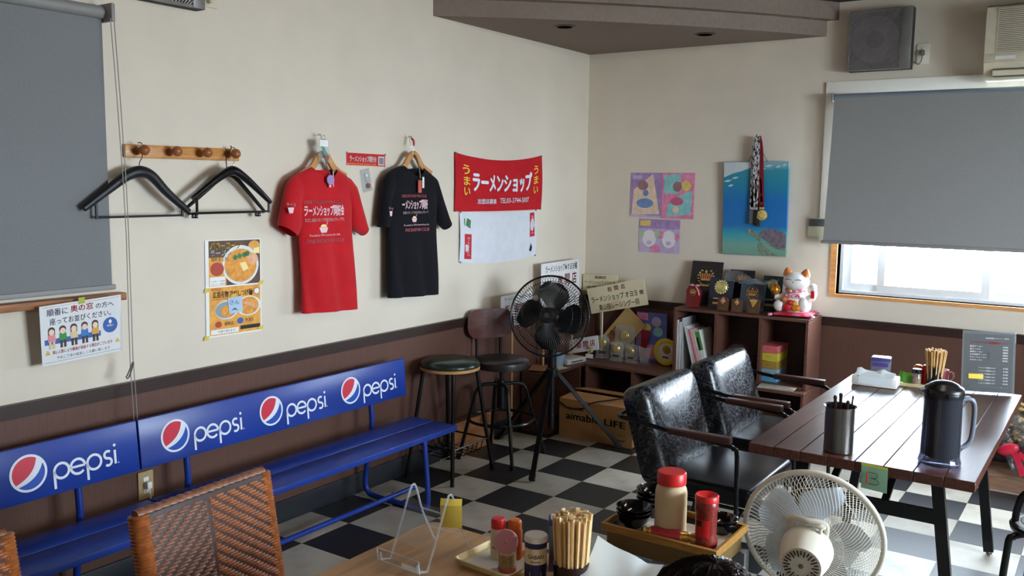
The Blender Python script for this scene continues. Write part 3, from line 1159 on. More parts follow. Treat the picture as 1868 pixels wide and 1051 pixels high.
# ------------------------------------------------------------------ left wall: blind, sill, sign
m_blind = M('grey_blind_fabric', (146, 145, 143), 0.85, var=0.05, vs=160, bump=0.15, bs=500, spec=0.15)
m_blindbar = M('grey_blind_bar', (140, 138, 136), 0.5, var=0.03)
t = thing('roller_blind', 'grey roller blind covering the window in the left wall', 'blind', (0, -3.757, 1.215), LW)
MB().box(-1.5, 0, -0.0505, -0.0495, 0.012, 1.02).build('fabric', M('dark_grey_blind_fabric', (124, 126, 127), 0.85, var=0.05, vs=160, bump=0.15, bs=500, spec=0.15), t)
MB().cyl((-1.5, -0.05, 1.03), (0.006, -0.05, 1.03), 0.024, n=18).build('roller', m_blindbar, t)
b = MB()
b.rbox(0.004, 0.02, -0.11, 0, 0.995, 1.062, 0.006)
b.build('bracket', m_blindbar, t)
MB().rbox(-1.5, 0.014, -0.058, -0.043, -0.006, 0.014, 0.005).build('bottom_bar', m_blindbar, t)
m_chain = M('grey_bead_chain', (150, 146, 136), 0.5)
b = MB()
b.tube([(0.002, -0.104, 1.005), (0.015, -0.106, 0.72), (0.028, -0.106, 0.39), (0.032, -0.106, 0.2), (0.028, -0.106, -0.29), (0.034, -0.106, -0.5), (0.036, -0.108, -0.62), (0.043, -0.109, -0.625), (0.052, -0.108, -0.6),
        (0.046, -0.106, -0.4), (0.041, -0.106, -0.27), (0.042, -0.106, 0.2), (0.04, -0.106, 0.39), (0.028, -0.106, 0.72), (0.016, -0.104, 1.005)], 0.0017, 6)
b.build('pull_chain', m_chain, t, label='thin bead pull chain')
b = MB()
b.tube([(0.038, -0.109, -0.288), (0.012, -0.109, -0.338), (0.007, -0.109, -0.342), (0.011, -0.109, -0.35), (0.02, -0.109, -0.345), (0.041, -0.109, -0.295)], 0.0028, 6, closed=True)
b.build('chain_weight', M('dark_grey_clip', (96, 94, 88), 0.5), t)

MB().rbox(0, 0.052, -5.2, -3.697, 1.163, 1.192, 0.003).build('trim_1', m_sillw, kind='structure', label='worn brown wooden sill below the grey blind')

m_nav = M('navy_ink', (58, 64, 96), 0.6)
m_skin = M('printed_skin', (238, 205, 182), 0.6)
m_pbl = M('printed_blue', (60, 96, 168), 0.6)
m_hairp = M('printed_dark_brown', (66, 52, 50), 0.6)
pcol = [(226, 140, 148), (60, 140, 66), (222, 196, 150), (60, 120, 196), (214, 164, 70)]
m_pc = [M('printed_coat', c, 0.6) for c in pcol]
m_lam = M('laminated_sheet', (226, 226, 226), 0.22, var=0.02)


def sheet_uv(W, H):
    return lambda u, v: (-W / 2 + u * W, H - v * H)


sg = thing('laminated_sign', 'white laminated queue notice with five seated cartoon people, under the grey blind', 'sign', (0, -3.888, 0.966), LW, rot=(R(4), R(-2.6), LW))
W, H = 0.318, 0.222
MB().box(-W / 2, W / 2, -0.062, -0.0612, 0, H).build('sheet', m_lam, sg)
b = MB()
Y = -0.0625
S = lambda u, v: (-W / 2 + u * W, H * (1 - v))


def srect(b, u0, u1, v0, v1, y=Y):
    (x0, z1), (x1, z0) = S(u0, v0), S(u1, v1)
    b.rect(x0, x1, z0, z1, y)


def stext(b, s, u0, u1, v0, v1, y=Y, bold=0.0):
    (x0, z1), (x1, z0) = S(u0, v0), S(u1, v1)
    b.text(s, x0, x1, z0, z1, y, bold)


b.m = 0
stext(b, '順番に', 0.08, 0.33, 0.065, 0.185, bold=0.012)
stext(b, 'の方へ', 0.67, 0.90, 0.08, 0.18, bold=0.012)
stext(b, '座ってお並びください。', 0.11, 0.86, 0.225, 0.335, bold=0.012)
stext(b, '予めご了承の程宜しくお願い致します', 0.17, 0.83, 0.87, 0.925)
b.m = 1
stext(b, '奥の窓', 0.36, 0.64, 0.055, 0.175, bold=0.02)
stext(b, '稀に人数により順番が前後する場合がございます', 0.125, 0.865, 0.765, 0.83, bold=0.012)
b.m = 2
srect(b, 0.04, 0.72, 0.57, 0.66)
b.disc(*S(0.845, 0.5), 0.030, y=Y - 0.0003)
b.m = 3
srect(b, 0.03, 0.97, 0.03, 0.034)
srect(b, 0.03, 0.97, 0.955, 0.960)
for k in range(5):
    u = 0.125 + 0.132 * k
    b.m = 4
    b.disc(*S(u, 0.455), 0.0105, 0.0115, y=Y - 0.0008, n=14)
    b.m = 3
    b.disc(*S(u, 0.425), 0.0130, 0.0130, y=Y - 0.0006, n=14)
    if k % 2 == 0:
        srect(b, u - 0.040, u - 0.026, 0.42, 0.50, Y - 0.0007)
        srect(b, u + 0.026, u + 0.040, 0.42, 0.50, Y - 0.0007)
    b.m = 5 + k
    x, z = S(u, 0.55)
    b.flat([(x - 0.015, z - 0.014), (x + 0.015, z - 0.014), (x + 0.012, z + 0.014), (x - 0.012, z + 0.014)], Y - 0.0007)
    b.m = 3 if k != 0 else 7
    srect(b, u - 0.035, u - 0.008, 0.61, 0.735, Y - 0.0009)
    srect(b, u + 0.008, u + 0.035, 0.61, 0.735, Y - 0.0009)
b.m = 10
for u in (0.07, 0.93):
    x, z = S(u, 0.79)
    b.flat([(x - 0.010, z - 0.008), (x + 0.010, z - 0.008), (x, z + 0.010)], Y)
b.m = 11
stext(b, '順番に', 0.80, 0.89, 0.49, 0.525, Y - 0.0006)
b.disc(*S(0.845, 0.44), 0.006, 0.008, y=Y - 0.0006)
b.build('print', [m_nav, m_red, m_pbl, m_hairp, m_skin] + m_pc + [M('printed_amber', (214, 168, 70), 0.6), m_paper], sg, fix=False)
MB().rect(-0.012, 0.012, H - 0.012, H + 0.012, -0.0632).build('tape', M('lime_tape', (170, 178, 60), 0.6), sg, fix=False)

# ------------------------------------------------------------------ left wall: peg rail and hangers
m_pine = M('varnished_pine', (198, 138, 72), 0.35, var=0.16, vs=6, stretch=(2, 20, 20))
m_knob = M('varnished_knob', (150, 88, 46), 0.3, var=0.15, vs=30)
pr_ = thing('peg_rail', 'varnished pine coat rail with four round wooden pegs', 'coat rack', (0, -3.386, 1.741), LW)
MB().rbox(-0.274, 0.274, -0.018, 0, -0.026, 0.026, 0.004).build('board', m_pine, pr_)
for u in (-0.225, -0.078, 0.068, 0.212):
    A = aim((0, -1, 0.06))
    MB().lathe([(0.016, 0.012), (0.0165, 0.022), (0.010, 0.028), (0.009, 0.045), (0.013, 0.052), (0.019, 0.060), (0.0215, 0.070), (0.019, 0.080), (0.011, 0.087), (0.0, 0.089)], 18,
               c=(u, 0, 0), A=A, cap1=False).build('peg', m_knob, pr_)


def coat_hanger(label, yc, n, pts, rad, bar, hook, mat, extra=None, rz=0.0):
    t = thing('coat_hanger', label, 'hanger', (0, yc, 1.60), LW, 'black plastic hangers on the peg rail')
    P = smooth([(u, -n, v) for (u, v) in pts], 5)
    k = len(P)
    body = MB()
    for i in range(k):
        pass
    # flattened arm: ring stretched in depth
    ring = []
    m = 12
    for i in range(k):
        tg = (P[min(i + 1, k - 1)] - P[max(i - 1, 0)]).normalized()
        up = Vector((-tg.z, 0, tg.x))
        f = i / (k - 1)
        w = rad[0] + (rad[1] - rad[0]) * (1 - abs(2 * f - 1)) ** 0.8
        for j in range(m):
            a = 2 * pi * j / m
            ring.append(P[i] + up * (cos(a) * w) + Vector((0, 1, 0)) * (sin(a) * w * 0.95))
    fs = []
    for i in range(k - 1):
        for j in range(m):
            j2 = (j + 1) % m
            fs.append((i * m + j, i * m + j2, (i + 1) * m + j2, (i + 1) * m + j))
    fs += [tuple(range(m - 1, -1, -1)), tuple((k - 1) * m + j for j in range(m))]
    body.add(ring, fs)
    body.build('shoulder_arm', mat, t)
    (u0, u1, z) = bar
    MB().cyl((u0, -n, z), (u1, -n, z), 0.0045, n=10).build('trouser_bar', mat, t)
    for u in (u0, u1):
        # short bracket from the arm down to the bar
        za = min((p.z for p in P if abs(p.x - u) < 0.02), default=z + 0.03)
        MB().bar((u, -n, z - 0.006), (u, -n, za), 0.008, 0.008, up=(0, 1, 0)).build('bracket', mat, t)
    MB().tube(smooth([(u, -d, v) for (u, d, v) in hook], 4), 0.0022, 8).build('hook', m_chrome if extra != 'dark' else mat, t)
    return t


m_hgl = M('matt_black_plastic', (26, 27, 30), 0.4, var=0.1)
m_hgl2 = M('gloss_black_plastic', (18, 18, 20), 0.18, var=0.1)
# peg tips sit at n = .07, z = 1.745
coat_hanger('wide matt black suit hanger on the leftmost peg', -3.64, 0.078,
            [(-0.235, -0.078), (-0.13, -0.005), (-0.055, 0.045), (0.0, 0.060), (0.05, 0.045), (0.12, -0.022), (0.215, -0.098)], (0.013, 0.024), (-0.185, 0.185, -0.112),
            [(0.0, 0.078, 0.065), (0.0, 0.078, 0.095), (0.022, 0.06, 0.115), (0.035, 0.052, 0.15), (0.028, 0.052, 0.172), (0.012, 0.052, 0.172)], m_hgl)
coat_hanger('glossy black hanger in front on the rightmost peg', -3.215, 0.10,
            [(-0.205, -0.045), (-0.12, 0.012), (-0.05, 0.055), (0.0, 0.072), (0.05, 0.05), (0.12, 0.0), (0.20, -0.065)], (0.010, 0.021), (-0.185, 0.19, -0.104),
            [(0.0, 0.10, 0.075), (0.006, 0.10, 0.11), (0.02, 0.08, 0.13), (0.045, 0.056, 0.152), (0.05, 0.054, 0.168), (0.035, 0.054, 0.172)], m_hgl2)
h3 = coat_hanger('black clip hanger behind another on the rightmost peg', -3.205, 0.050,
                 [(-0.21, -0.085), (-0.12, -0.02), (-0.045, 0.035), (0.0, 0.055), (0.045, 0.04), (0.12, -0.03), (0.20, -0.108)], (0.007, 0.012), (-0.20, 0.19, -0.108),
                 [(0.0, 0.05, 0.055), (-0.004, 0.05, 0.10), (0.0, 0.046, 0.13), (0.02, 0.044, 0.158), (0.03, 0.044, 0.172), (0.024, 0.044, 0.178)], m_hgl2, 'dark')
MB().tube(smooth([(0.01, -0.05, 0.055), (0.025, -0.05, 0.078), (0.05, -0.05, 0.074), (0.055, -0.05, 0.05), (0.04, -0.05, 0.03)], 4), 0.004, 8).build('accessory_loop', m_hgl2, h3)
for s in (-0.17, 0.16):
    MB().rbox(s - 0.012, s + 0.012, -0.058, -0.042, -0.128, -0.108, 0.003).build('clip', m_hgl2, h3)

# ------------------------------------------------------------------ left wall: ramen poster
m_brown = M('printed_brown', (84, 56, 40), 0.5, var=0.3, vs=30)
m_amber = M('printed_orange', (226, 160, 62), 0.5, var=0.15, vs=30)
m_soup = M('printed_soup', (222, 148, 52), 0.5, var=0.2, vs=60)
m_bowl = M('printed_bowl', (224, 228, 226), 0.5, var=0.06, vs=20)
m_but = M('printed_butter', (246, 224, 150), 0.5)
m_pork = M('printed_pork', (226, 170, 130), 0.5, var=0.15, vs=40)
m_yinkk = M('printed_yellow', (244, 206, 60), 0.5)
m_sky = M('printed_pale_blue', (176, 200, 222), 0.5)
m_rdisc = M('printed_brick_red', (178, 60, 40), 0.5)
m_greyb = M('printed_grey_blue', (140, 156, 160), 0.5)
W, H = 0.302, 0.424
ps = thing('food_poster', 'orange ramen poster with two noodle bowl pictures, left of the red shirt', 'poster', (0, -3.149, 0.948), LW, rot=(0, R(0.8), LW))
MB().box(-W / 2, W / 2, -0.004, -0.0028, 0, H).build('sheet', m_paper, ps)
S = lambda u, v: (-W / 2 + u * W, H * (1 - v))
b = MB()
Y = -0.0044
b.m = 0
srect(b, 0.06, 0.98, 0.01, 0.475, Y)
b.m = 1
srect(b, 0.06, 0.36, 0.18, 0.475, Y - 0.0002)
srect(b, 0.06, 0.98, 0.49, 0.985, Y)
b.disc(*S(0.87, 0.075), 0.032, 0.024, y=Y - 0.0002)
b.m = 2
x, z = S(0.62, 0.27)
b.disc(x, z, 0.100, 0.088, y=Y - 0.0004, n=40)
b.m = 3
b.disc(x, z - 0.002, 0.088, 0.074, y=Y - 0.0008, n=40)
b.m = 4
b.flat([S(0.60, 0.25), S(0.66, 0.34), S(0.76, 0.315), S(0.71, 0.24)][::-1], Y - 0.0014)
b.flat([S(0.86, 0.10), S(0.86, 0.15), S(0.97, 0.16), S(0.97, 0.09)][::-1], Y - 0.0008)
b.m = 5
b.disc(*S(0.84, 0.21), 0.03, 0.026, y=Y - 0.0012)
b.m = 6
for (u, v) in ((0.52, 0.19), (0.6, 0.175), (0.68, 0.165), (0.74, 0.155)):
    b.disc(*S(u, v), 0.012, 0.012, y=Y - 0.0013, n=10)
b.m = 7
stext(b, 'バターコーン', 0.08, 0.62, 0.02, 0.10, Y - 0.0016, 0.03)
b.m = 8
stext(b, 'ラーメン', 0.09, 0.46, 0.105, 0.165, Y - 0.0016, 0.03)
b.m = 9
stext(b, '始めました', 0.10, 0.38, 0.175, 0.22, Y - 0.0012)
b.m = 10
b.disc(*S(0.20, 0.30), 0.036, 0.03, y=Y - 0.0008)
b.m = 8
srect(b, 0.07, 0.34, 0.38, 0.47, Y - 0.0006)
b.m = 9
stext(b, '•バター 150円', 0.09, 0.33, 0.415, 0.435, Y - 0.001)
stext(b, '•コーン 150円', 0.09, 0.33, 0.445, 0.465, Y - 0.001)
stext(b, '広島名物 冷やしつけ麺!', 0.12, 0.84, 0.53, 0.60, Y - 0.0012, 0.015)
b.m = 10
stext(b, '夏限定', 0.09, 0.27, 0.495, 0.525, Y - 0.001)
srect(b, 0.10, 0.50, 0.61, 0.616, Y - 0.001)
b.m = 2
b.disc(*S(0.36, 0.73), 0.062, 0.042, y=Y - 0.0004, n=30)
b.disc(*S(0.76, 0.71), 0.068, 0.045, y=Y - 0.0004, n=30)
b.m = 11
b.disc(*S(0.35, 0.73), 0.058, 0.037, y=Y - 0.0006, n=30)
b.m = 3
b.disc(*S(0.38, 0.745), 0.04, 0.026, y=Y - 0.0008, n=24)
b.disc(*S(0.76, 0.71), 0.056, 0.04, y=Y - 0.0008, n=24)
b.m = 5
b.flat([S(0.66, 0.68), S(0.72, 0.655), S(0.86, 0.70), S(0.88, 0.745)][::-1], Y - 0.001)
b.m = 10
b.disc(*S(0.21, 0.875), 0.017, 0.014, y=Y - 0.0008)
b.disc(*S(0.91, 0.56), 0.017, 0.016, y=Y - 0.0008)
b.m = 12
b.disc(*S(0.60, 0.86), 0.017, 0.014, y=Y - 0.0008)
b.m = 9
stext(b, '880', 0.32, 0.47, 0.855, 0.895, Y - 0.0008)
stext(b, '930', 0.69, 0.84, 0.84, 0.88, Y - 0.0008)
srect(b, 0.60, 0.97, 0.915, 0.955, Y - 0.0006)
b.m = 8
srect(b, 0.08, 0.57, 0.925, 0.975, Y - 0.0006)
b.disc(*S(0.91, 0.56), 0.014, 0.013, y=Y - 0.001)
b.m = 9
stext(b, '大盛り承れます。', 0.20, 0.52, 0.937, 0.962, Y - 0.0009)
b.build('print', [m_brown, m_amber, m_bowl, m_soup, m_but, m_pork, m_green, m_yinkk, m_paper, m_blki, m_rdisc, m_greyb, m_pbl], ps, fix=False)
for (u, v) in ((0.02, 0.51), (0.99, 0.475), (0.0, 1.0), (0.99, 0.965), (0.48, 0.59)):
    x, z = S(u, v)
    MB().flat([(x - 0.016, z - 0.010), (x + 0.010, z - 0.008), (x + 0.016, z + 0.010), (x - 0.010, z + 0.008)], -0.0062).build('tape', m_tape, ps, fix=False, label='strip of yellow masking tape')
b = MB()
b.flat([S(0.37, 0.61), S(0.40, 0.775), S(0.645, 0.765), S(0.63, 0.60)][::-1], -0.0068)
b.m = 1
stext(b, 'さん', 0.41, 0.58, 0.635, 0.68, -0.0072)
b.flat([S(0.43, 0.745), S(0.50, 0.715), S(0.56, 0.75), S(0.50, 0.735)][::-1], -0.0072)
b.build('note', [m_sky, m_nav], ps, fix=False, label='pale blue sticky note with blue pen marks')

# ------------------------------------------------------------------ shirts on wooden hangers
m_redc = M('red_cotton', (190, 26, 34), 0.85, var=0.07, vs=12, bump=0.3, bs=300, sheen=0.2, spec=0.2)
m_blkc = M('black_cotton', (19, 19, 24), 0.88, var=0.1, vs=12, bump=0.3, bs=300, sheen=0.05, spec=0.2)
m_hangw = M('pale_hanger_wood', (196, 142, 84), 0.4, var=0.15, vs=10)
m_pinkp = M('pale_pink_print', (232, 196, 200), 0.7)
m_dimp = M('dim_red_print', (176, 84, 92), 0.7)


def shirt(name_label, yc, z0, L, Rr, sl, sr_, mat, hang_label, dip, prt):
    """L, Rr: body edge points from the collar down; sl, sr_: sleeve rows; all (u, v) from (yc, z0)"""
    t = thing('t_shirt', name_label, 't-shirt', (0, yc, z0), LW, 'printed shop t-shirts hung on the left wall')
    y0, th = -0.062, 0.034

    def edge(P, v):
        for (a, c) in zip(P, P[1:]):
            if a[1] >= v >= c[1]:
                k = (a[1] - v) / max(1e-6, a[1] - c[1])
                return a[0] + (c[0] - a[0]) * k
        return P[0][0] if v > P[0][1] else P[-1][0]

    top = min(L[0][1], Rr[0][1])
    bot = min(L[-1][1], Rr[-1][1])

    def fold(u, v):
        k = max(0.0, min(1.0, (top - 0.1 - v) / 0.5))
        return 0.010 * k * sin(u * 34 + 1.2 * v * 6) + 0.004 * sin(u * 70 + v * 11) * k

    def front(u, v):
        a, c = edge(L, v), edge(Rr, v)
        k = max(0.0, min(1.0, (u - a) / max(1e-4, c - a)))
        s = (max(0.0, 1 - (2 * k - 1) ** 4)) ** 0.5
        return (u, y0 - th * s - fold(u, v) - 0.0025, v)

    body = MB()
    rows, n = 26, 40
    vs = []
    for i in range(rows + 1):
        q = i / rows
        a0 = Vector(L[0]).lerp(Vector(L[-1]), 0)
        for j in range(n):
            an = 2 * pi * j / n
            k = (1 - cos(an)) / 2
            s = sin(an)
            vl = L[0][1] + (L[-1][1] - L[0][1]) * q
            vr = Rr[0][1] + (Rr[-1][1] - Rr[0][1]) * q
            v = vl + (vr - vl) * k
            u = edge(L, vl) * (1 - k) + edge(Rr, vr) * k
            e = (max(0.0, 1 - (2 * k - 1) ** 4)) ** 0.5
            if s >= 0:
                y = y0 - th * e - fold(u, v)
            else:
                y = y0 + th * e * 0.9
            vv = v
            if i <= 2:
                d = dip if s >= 0 else dip * 0.25
                vv = v - d * (1 - (2 * k - 1) ** 2) * (1 - i / 3)
            vs.append((u, y, vv))
    fs = []
    for i in range(rows):
        for j in range(n):
            j2 = (j + 1) % n
            fs.append((i * n + j, i * n + j2, (i + 1) * n + j2, (i + 1) * n + j))
    body.add(vs, fs)
    for S_ in (sl, sr_):
        flatloft(body, [(a[0], a[1], c[0], c[1], tk, yy, 0) for (a, c, tk, yy) in S_], 18, closed=False)
    bo = body.build('fabric', mat, t, fix=False, sharp=60)
    pb = MB()
    for (kind, mi, args) in prt:
        pb.m = mi
        if kind == 'text':
            s, u0, u1, v0, v1, bd = args
            pb.text(s, u0, u1, v0, v1, fn=front, bold=bd)
        elif kind == 'rect':
            pb.rect(*args, fn=front)
        elif kind == 'flat':
            pb.flat(args, fn=front)
    pb.build('print', [m_pinkp, m_dimp, m_but, m_green], bo, fix=False, label='white and pink lettering with a small bowl drawing')
    return t


def emblem(cu, cv, r, off=0.0):
    """small noodle bowl drawing"""
    return [('flat', 0, [(cu - r, cv), (cu - 0.6 * r, cv - 0.8 * r), (cu + 0.6 * r, cv - 0.8 * r), (cu + r, cv)]),
            ('flat', 2, [(cu - 0.8 * r, cv + 0.06 * r), (cu + 0.8 * r, cv + 0.06 * r), (cu + 0.3 * r, cv + 0.5 * r), (cu - 0.4 * r, cv + 0.5 * r)]),
            ('flat', 0, [(cu + 0.3 * r, cv + 0.1 * r), (cu + 0.45 * r, cv + 0.1 * r), (cu + 1.05 * r, cv + 0.95 * r), (cu + 0.95 * r, cv + 1.0 * r)])]


rc, rz = -2.65, 1.68
q = lambda P, yc, z0: [(a - yc, c - z0) for (a, c) in P]
Lr = q([(-2.741, 1.699), (-2.846, 1.658), (-2.86, 1.60), (-2.832, 1.52), (-2.815, 1.396), (-2.805, 1.266), (-2.801, 1.125), (-2.806, 1.008)], rc, rz)
Rrr = q([(-2.574, 1.692), (-2.486, 1.653), (-2.462, 1.60), (-2.470, 1.521), (-2.472, 1.383), (-2.461, 1.244), (-2.452, 1.093), (-2.446, 0.992)], rc, rz)
slr = [(q([(-2.80, 1.672)], rc, rz)[0], q([(-2.80, 1.54)], rc, rz)[0], 0.028, -0.060), (q([(-2.850, 1.655)], rc, rz)[0], q([(-2.815, 1.50)], rc, rz)[0], 0.034, -0.064),
       (q([(-2.888, 1.620)], rc, rz)[0], q([(-2.815, 1.47)], rc, rz)[0], 0.038, -0.068), (q([(-2.914, 1.545)], rc, rz)[0], q([(-2.815, 1.425)], rc, rz)[0], 0.04, -0.070),
       (q([(-2.940, 1.452)], rc, rz)[0], q([(-2.828, 1.392)], rc, rz)[0], 0.042, -0.070), (q([(-2.936, 1.428)], rc, rz)[0], q([(-2.845, 1.372)], rc, rz)[0], 0.041, -0.068)]
srr = [(q([(-2.52, 1.664)], rc, rz)[0], q([(-2.50, 1.53)], rc, rz)[0], 0.028, -0.060), (q([(-2.478, 1.648)], rc, rz)[0], q([(-2.478, 1.49)], rc, rz)[0], 0.032, -0.060),
       (q([(-2.433, 1.608)], rc, rz)[0], q([(-2.474, 1.45)], rc, rz)[0], 0.034, -0.058), (q([(-2.398, 1.520)], rc, rz)[0], q([(-2.468, 1.405)], rc, rz)[0], 0.036, -0.056),
       (q([(-2.362, 1.424)], rc, rz)[0], q([(-2.44, 1.385)], rc, rz)[0], 0.036, -0.054), (q([(-2.357, 1.408)], rc, rz)[0], q([(-2.385, 1.358)], rc, rz)[0], 0.034, -0.052)]
pr1 = [('text', 1, ('ONE FIVE SHOP FAN CLUB', -0.155, 0.088, -0.155, -0.139, 0.02)), ('text', 0, ('ラーメンショップ同好会', -0.155, 0.094, -0.214, -0.160, 0.05)),
       ('text', 0, ('ただしお店のスタッフでは有りませんグループです。', -0.148, 0.096, -0.240, -0.222, 0.01)), ('text', 0, ('Founded in 1974 ramenshop fan club', -0.125, 0.064, -0.312, -0.298, 0.0)),
       ('text', 1, ('ONE FIVE SHOP FAN CLUB', -0.138, 0.088, -0.340, -0.322, 0.02))] + emblem(-0.042, -0.268, 0.030)
shirt('red t-shirt with white lettering on a wooden hanger', rc, rz, Lr, Rrr, slr, srr, m_redc, '', 0.05, pr1)

bc, bz = -2.00, 1.70
Lb = q([(-2.088, 1.72), (-2.189, 1.687), (-2.205, 1.62), (-2.20, 1.559), (-2.201, 1.414), (-2.202, 1.227), (-2.203, 1.022)], bc, bz)
Rb = q([(-1.917, 1.71), (-1.815, 1.658), (-1.79, 1.60), (-1.798, 1.512), (-1.803, 1.391), (-1.801, 1.202), (-1.797, 1.004)], bc, bz)
bq = lambda a, c: q([(a, c)], bc, bz)[0]
slb = [(bq(-2.15, 1.70), bq(-2.16, 1.56), 0.028, -0.06), (bq(-2.195, 1.682), bq(-2.19, 1.53), 0.032, -0.062), (bq(-2.23, 1.641), bq(-2.196, 1.50), 0.034, -0.064),
       (bq(-2.25, 1.55), bq(-2.196, 1.46), 0.036, -0.066), (bq(-2.268, 1.44), bq(-2.196, 1.432), 0.036, -0.066), (bq(-2.272, 1.398), bq(-2.215, 1.398), 0.035, -0.066)]
srb = [(bq(-1.85, 1.675), bq(-1.83, 1.54), 0.028, -0.06), (bq(-1.806, 1.653), bq(-1.806, 1.51), 0.032, -0.06), (bq(-1.772, 1.59), bq(-1.80, 1.47), 0.034, -0.058),
       (bq(-1.735, 1.52), bq(-1.79, 1.43), 0.036, -0.056), (bq(-1.690, 1.44), bq(-1.765, 1.392), 0.036, -0.054), (bq(-1.669, 1.408), bq(-1.718, 1.364), 0.034, -0.052)]
pr2 = [('text', 1, ('ONE FIVE SHOP FAN CLUB', -0.13, 0.07, -0.150, -0.134, 0.02)), ('text', 0, ('ーメンショップ同好', -0.128, 0.080, -0.214, -0.160, 0.05)),
       ('text', 0, ('お店のスタッフではありませんグループ', -0.122, 0.084, -0.238, -0.222, 0.01)), ('text', 0, ('Founded in 1974 ramenshop fan', -0.115, 0.088, -0.304, -0.292, 0.0)),
       ('text', 1, ('FIVE SHOP FAN CLUB', -0.105, 0.090, -0.332, -0.314, 0.02))] + emblem(-0.03, -0.262, 0.024)
shirt('black t-shirt with white lettering on a wooden hanger', bc, bz, Lb, Rb, slb, srb, m_blkc, '', 0.05, pr2)

# sleeve marks
for (yc, z0, u, v, yy, w) in ((rc, rz, -0.255, -0.165, -0.112, 0.05), (bc, bz, -0.222, -0.215, -0.104, 0.03)):
    par = [o for o in bpy.data.objects if o.name.startswith('fabric') and o.parent and o.parent.name.startswith('t_shirt') and abs(o.parent.location.y - yc) < 0.01][0]
    b = MB()
    b.text('ラーショ', u - w / 2, u + w / 2, v, v + 0.018, y=yy, bold=0.05)
    b.flat([(u - w * 0.4, v - 0.004), (u - w * 0.25, v - 0.03), (u + w * 0.2, v - 0.03), (u + w * 0.35, v - 0.004)], yy)
    b.build('sleeve_print', m_pinkp, par, fix=False)

for (yc, z0, lab) in ((-2.658, 1.70, 'pale wooden hanger inside the red t-shirt'), (-1.998, 1.722, 'pale wooden hanger inside the black t-shirt')):
    t = thing('wooden_hanger', lab, 'hanger', (0, yc, z0), LW, 'wooden hangers on the left wall')
    for s in (-1, 1):
        pts = [(0.0, -0.062, 0.062), (s * 0.03, -0.062, 0.045), (s * 0.075, -0.062, -0.008), (s * 0.15, -0.062, -0.045)]
        P = smooth(pts, 4)
        a = MB()
        for p0, p1 in zip(P, P[1:]):
            a.bar(p0, p1, 0.014, 0.030, up=(0, 0, 1))
        a.build('arm', m_hangw, t)
    MB().tube(smooth([(0, -0.062, 0.06), (0, -0.062, 0.11), (0.004, -0.05, 0.125), (0.012, -0.04, 0.14), (0.004, -0.035, 0.155), (-0.008, -0.035, 0.15)], 4), 0.0018, 8).build('hook', m_chrome, t)
    MB().tube([(0.002, 0.0, 0.150), (0.002, -0.045, 0.147), (0.002, -0.05, 0.156)], 0.002, 8).build('wall_hook', m_chrome, t)

# key charms hung over the shirts
m_lav = M('lavender_plastic', (164, 140, 190), 0.4)
m_teal = M('teal_print', (96, 150, 140), 0.5)
m_wine = M('wine_print', (140, 84, 84), 0.5)
m_cord = M('grey_cord', (110, 106, 100), 0.7)
t = thing('charm_packet', 'clear packet with a teal card hanging above the red t-shirt', 'key charm', (0, -2.668, 1.775), LW)
MB().rbox(-0.034, 0.034, -0.083, -0.078, -0.055, 0.055, 0.0015, 1).build('packet', m_film, t)
b = MB()
b.rect(-0.03, 0.025, 0.02, 0.05, -0.0842)
b.m = 1
b.flat([(-0.025, 0.02), (0.0, 0.018), (0.02, -0.02), (0.0, -0.022)][::-1], -0.0845)
b.m = 2
b.disc(0.014, -0.033, 0.014, y=-0.0846)
b.build('card', [m_paper, m_teal, m_wine], t, fix=False)
MB().ring((0.0, -0.081, 0.062), 0.010, 0.0014, Matrix.Rotation(R(90), 3, 'X'), 18, 6).build('key_ring', m_chrome, t)
t = thing('charm_strap', 'lavender charm with white tags dangling on the red t-shirt collar', 'key charm', (0, -2.662, 1.65), LW)
MB().tube(smooth([(0, -0.083, 0.085), (-0.006, -0.100, 0.05), (0.0, -0.114, 0.015)], 5), 0.003, 6).build('cord', m_cord, t)
MB().lathe([(0.0, 0.003), (0.022, 0.003), (0.024, 0.0), (0.022, -0.003), (0.0, -0.003)], 22, c=(0.0, -0.116, -0.012), A=aim((0, -1, 0)), cap0=False, cap1=False).build('disc', m_lav, t)
MB().rbox(0.016, 0.020, -0.118, -0.115, -0.045, 0.03, 0.001, 1).build('white_tag', m_paper, t)
MB().rbox(-0.008, 0.004, -0.117, -0.114, -0.048, -0.034, 0.001, 1).build('pink_tag', m_pinkp, t)
t = thing('charm_strap', 'red and white tag charms dangling on the black t-shirt collar', 'key charm', (0, -2.0, 1.66), LW)
MB().tube(smooth([(0.0, -0.078, 0.115), (0.012, -0.085, 0.085), (0.010, -0.10, 0.03), (0.005, -0.108, -0.01)], 5), 0.004, 6).build('cord', m_cord, t)
MB().rbox(-0.020, 0.008, -0.118, -0.111, -0.085, -0.018, 0.002, 1).build('red_tag', M('coral_plastic', (196, 84, 76), 0.4), t)
MB().rbox(0.016, 0.032, -0.116, -0.111, -0.060, 0.0, 0.002, 1).build('white_tag', m_paper, t)
MB().tube(smooth([(-0.02, -0.055, 0.205), (-0.03, -0.07, 0.17), (-0.014, -0.075, 0.12)], 5), 0.0012, 6).build('thread', m_chrome, t)
MB().tube(smooth([(0.0, -0.052, 0.205), (-0.003, -0.07, 0.19), (-0.004, -0.072, 0.165)], 4), 0.005, 6).build('red_bow', m_red, t)
t = thing('charm_packet', 'small clear packet with a round charm pinned between the shirts', 'key charm', (0, -2.302, 1.638), LW, rot=(0, R(-12), LW))
MB().rbox(-0.034, 0.034, -0.008, -0.002, -0.058, 0.058, 0.0015, 1).build('packet', m_film, t)
b = MB()
b.disc(0.008, -0.03, 0.014, y=-0.0095)
b.m = 1
b.rect(-0.012, 0.006, -0.01, 0.04, -0.009)
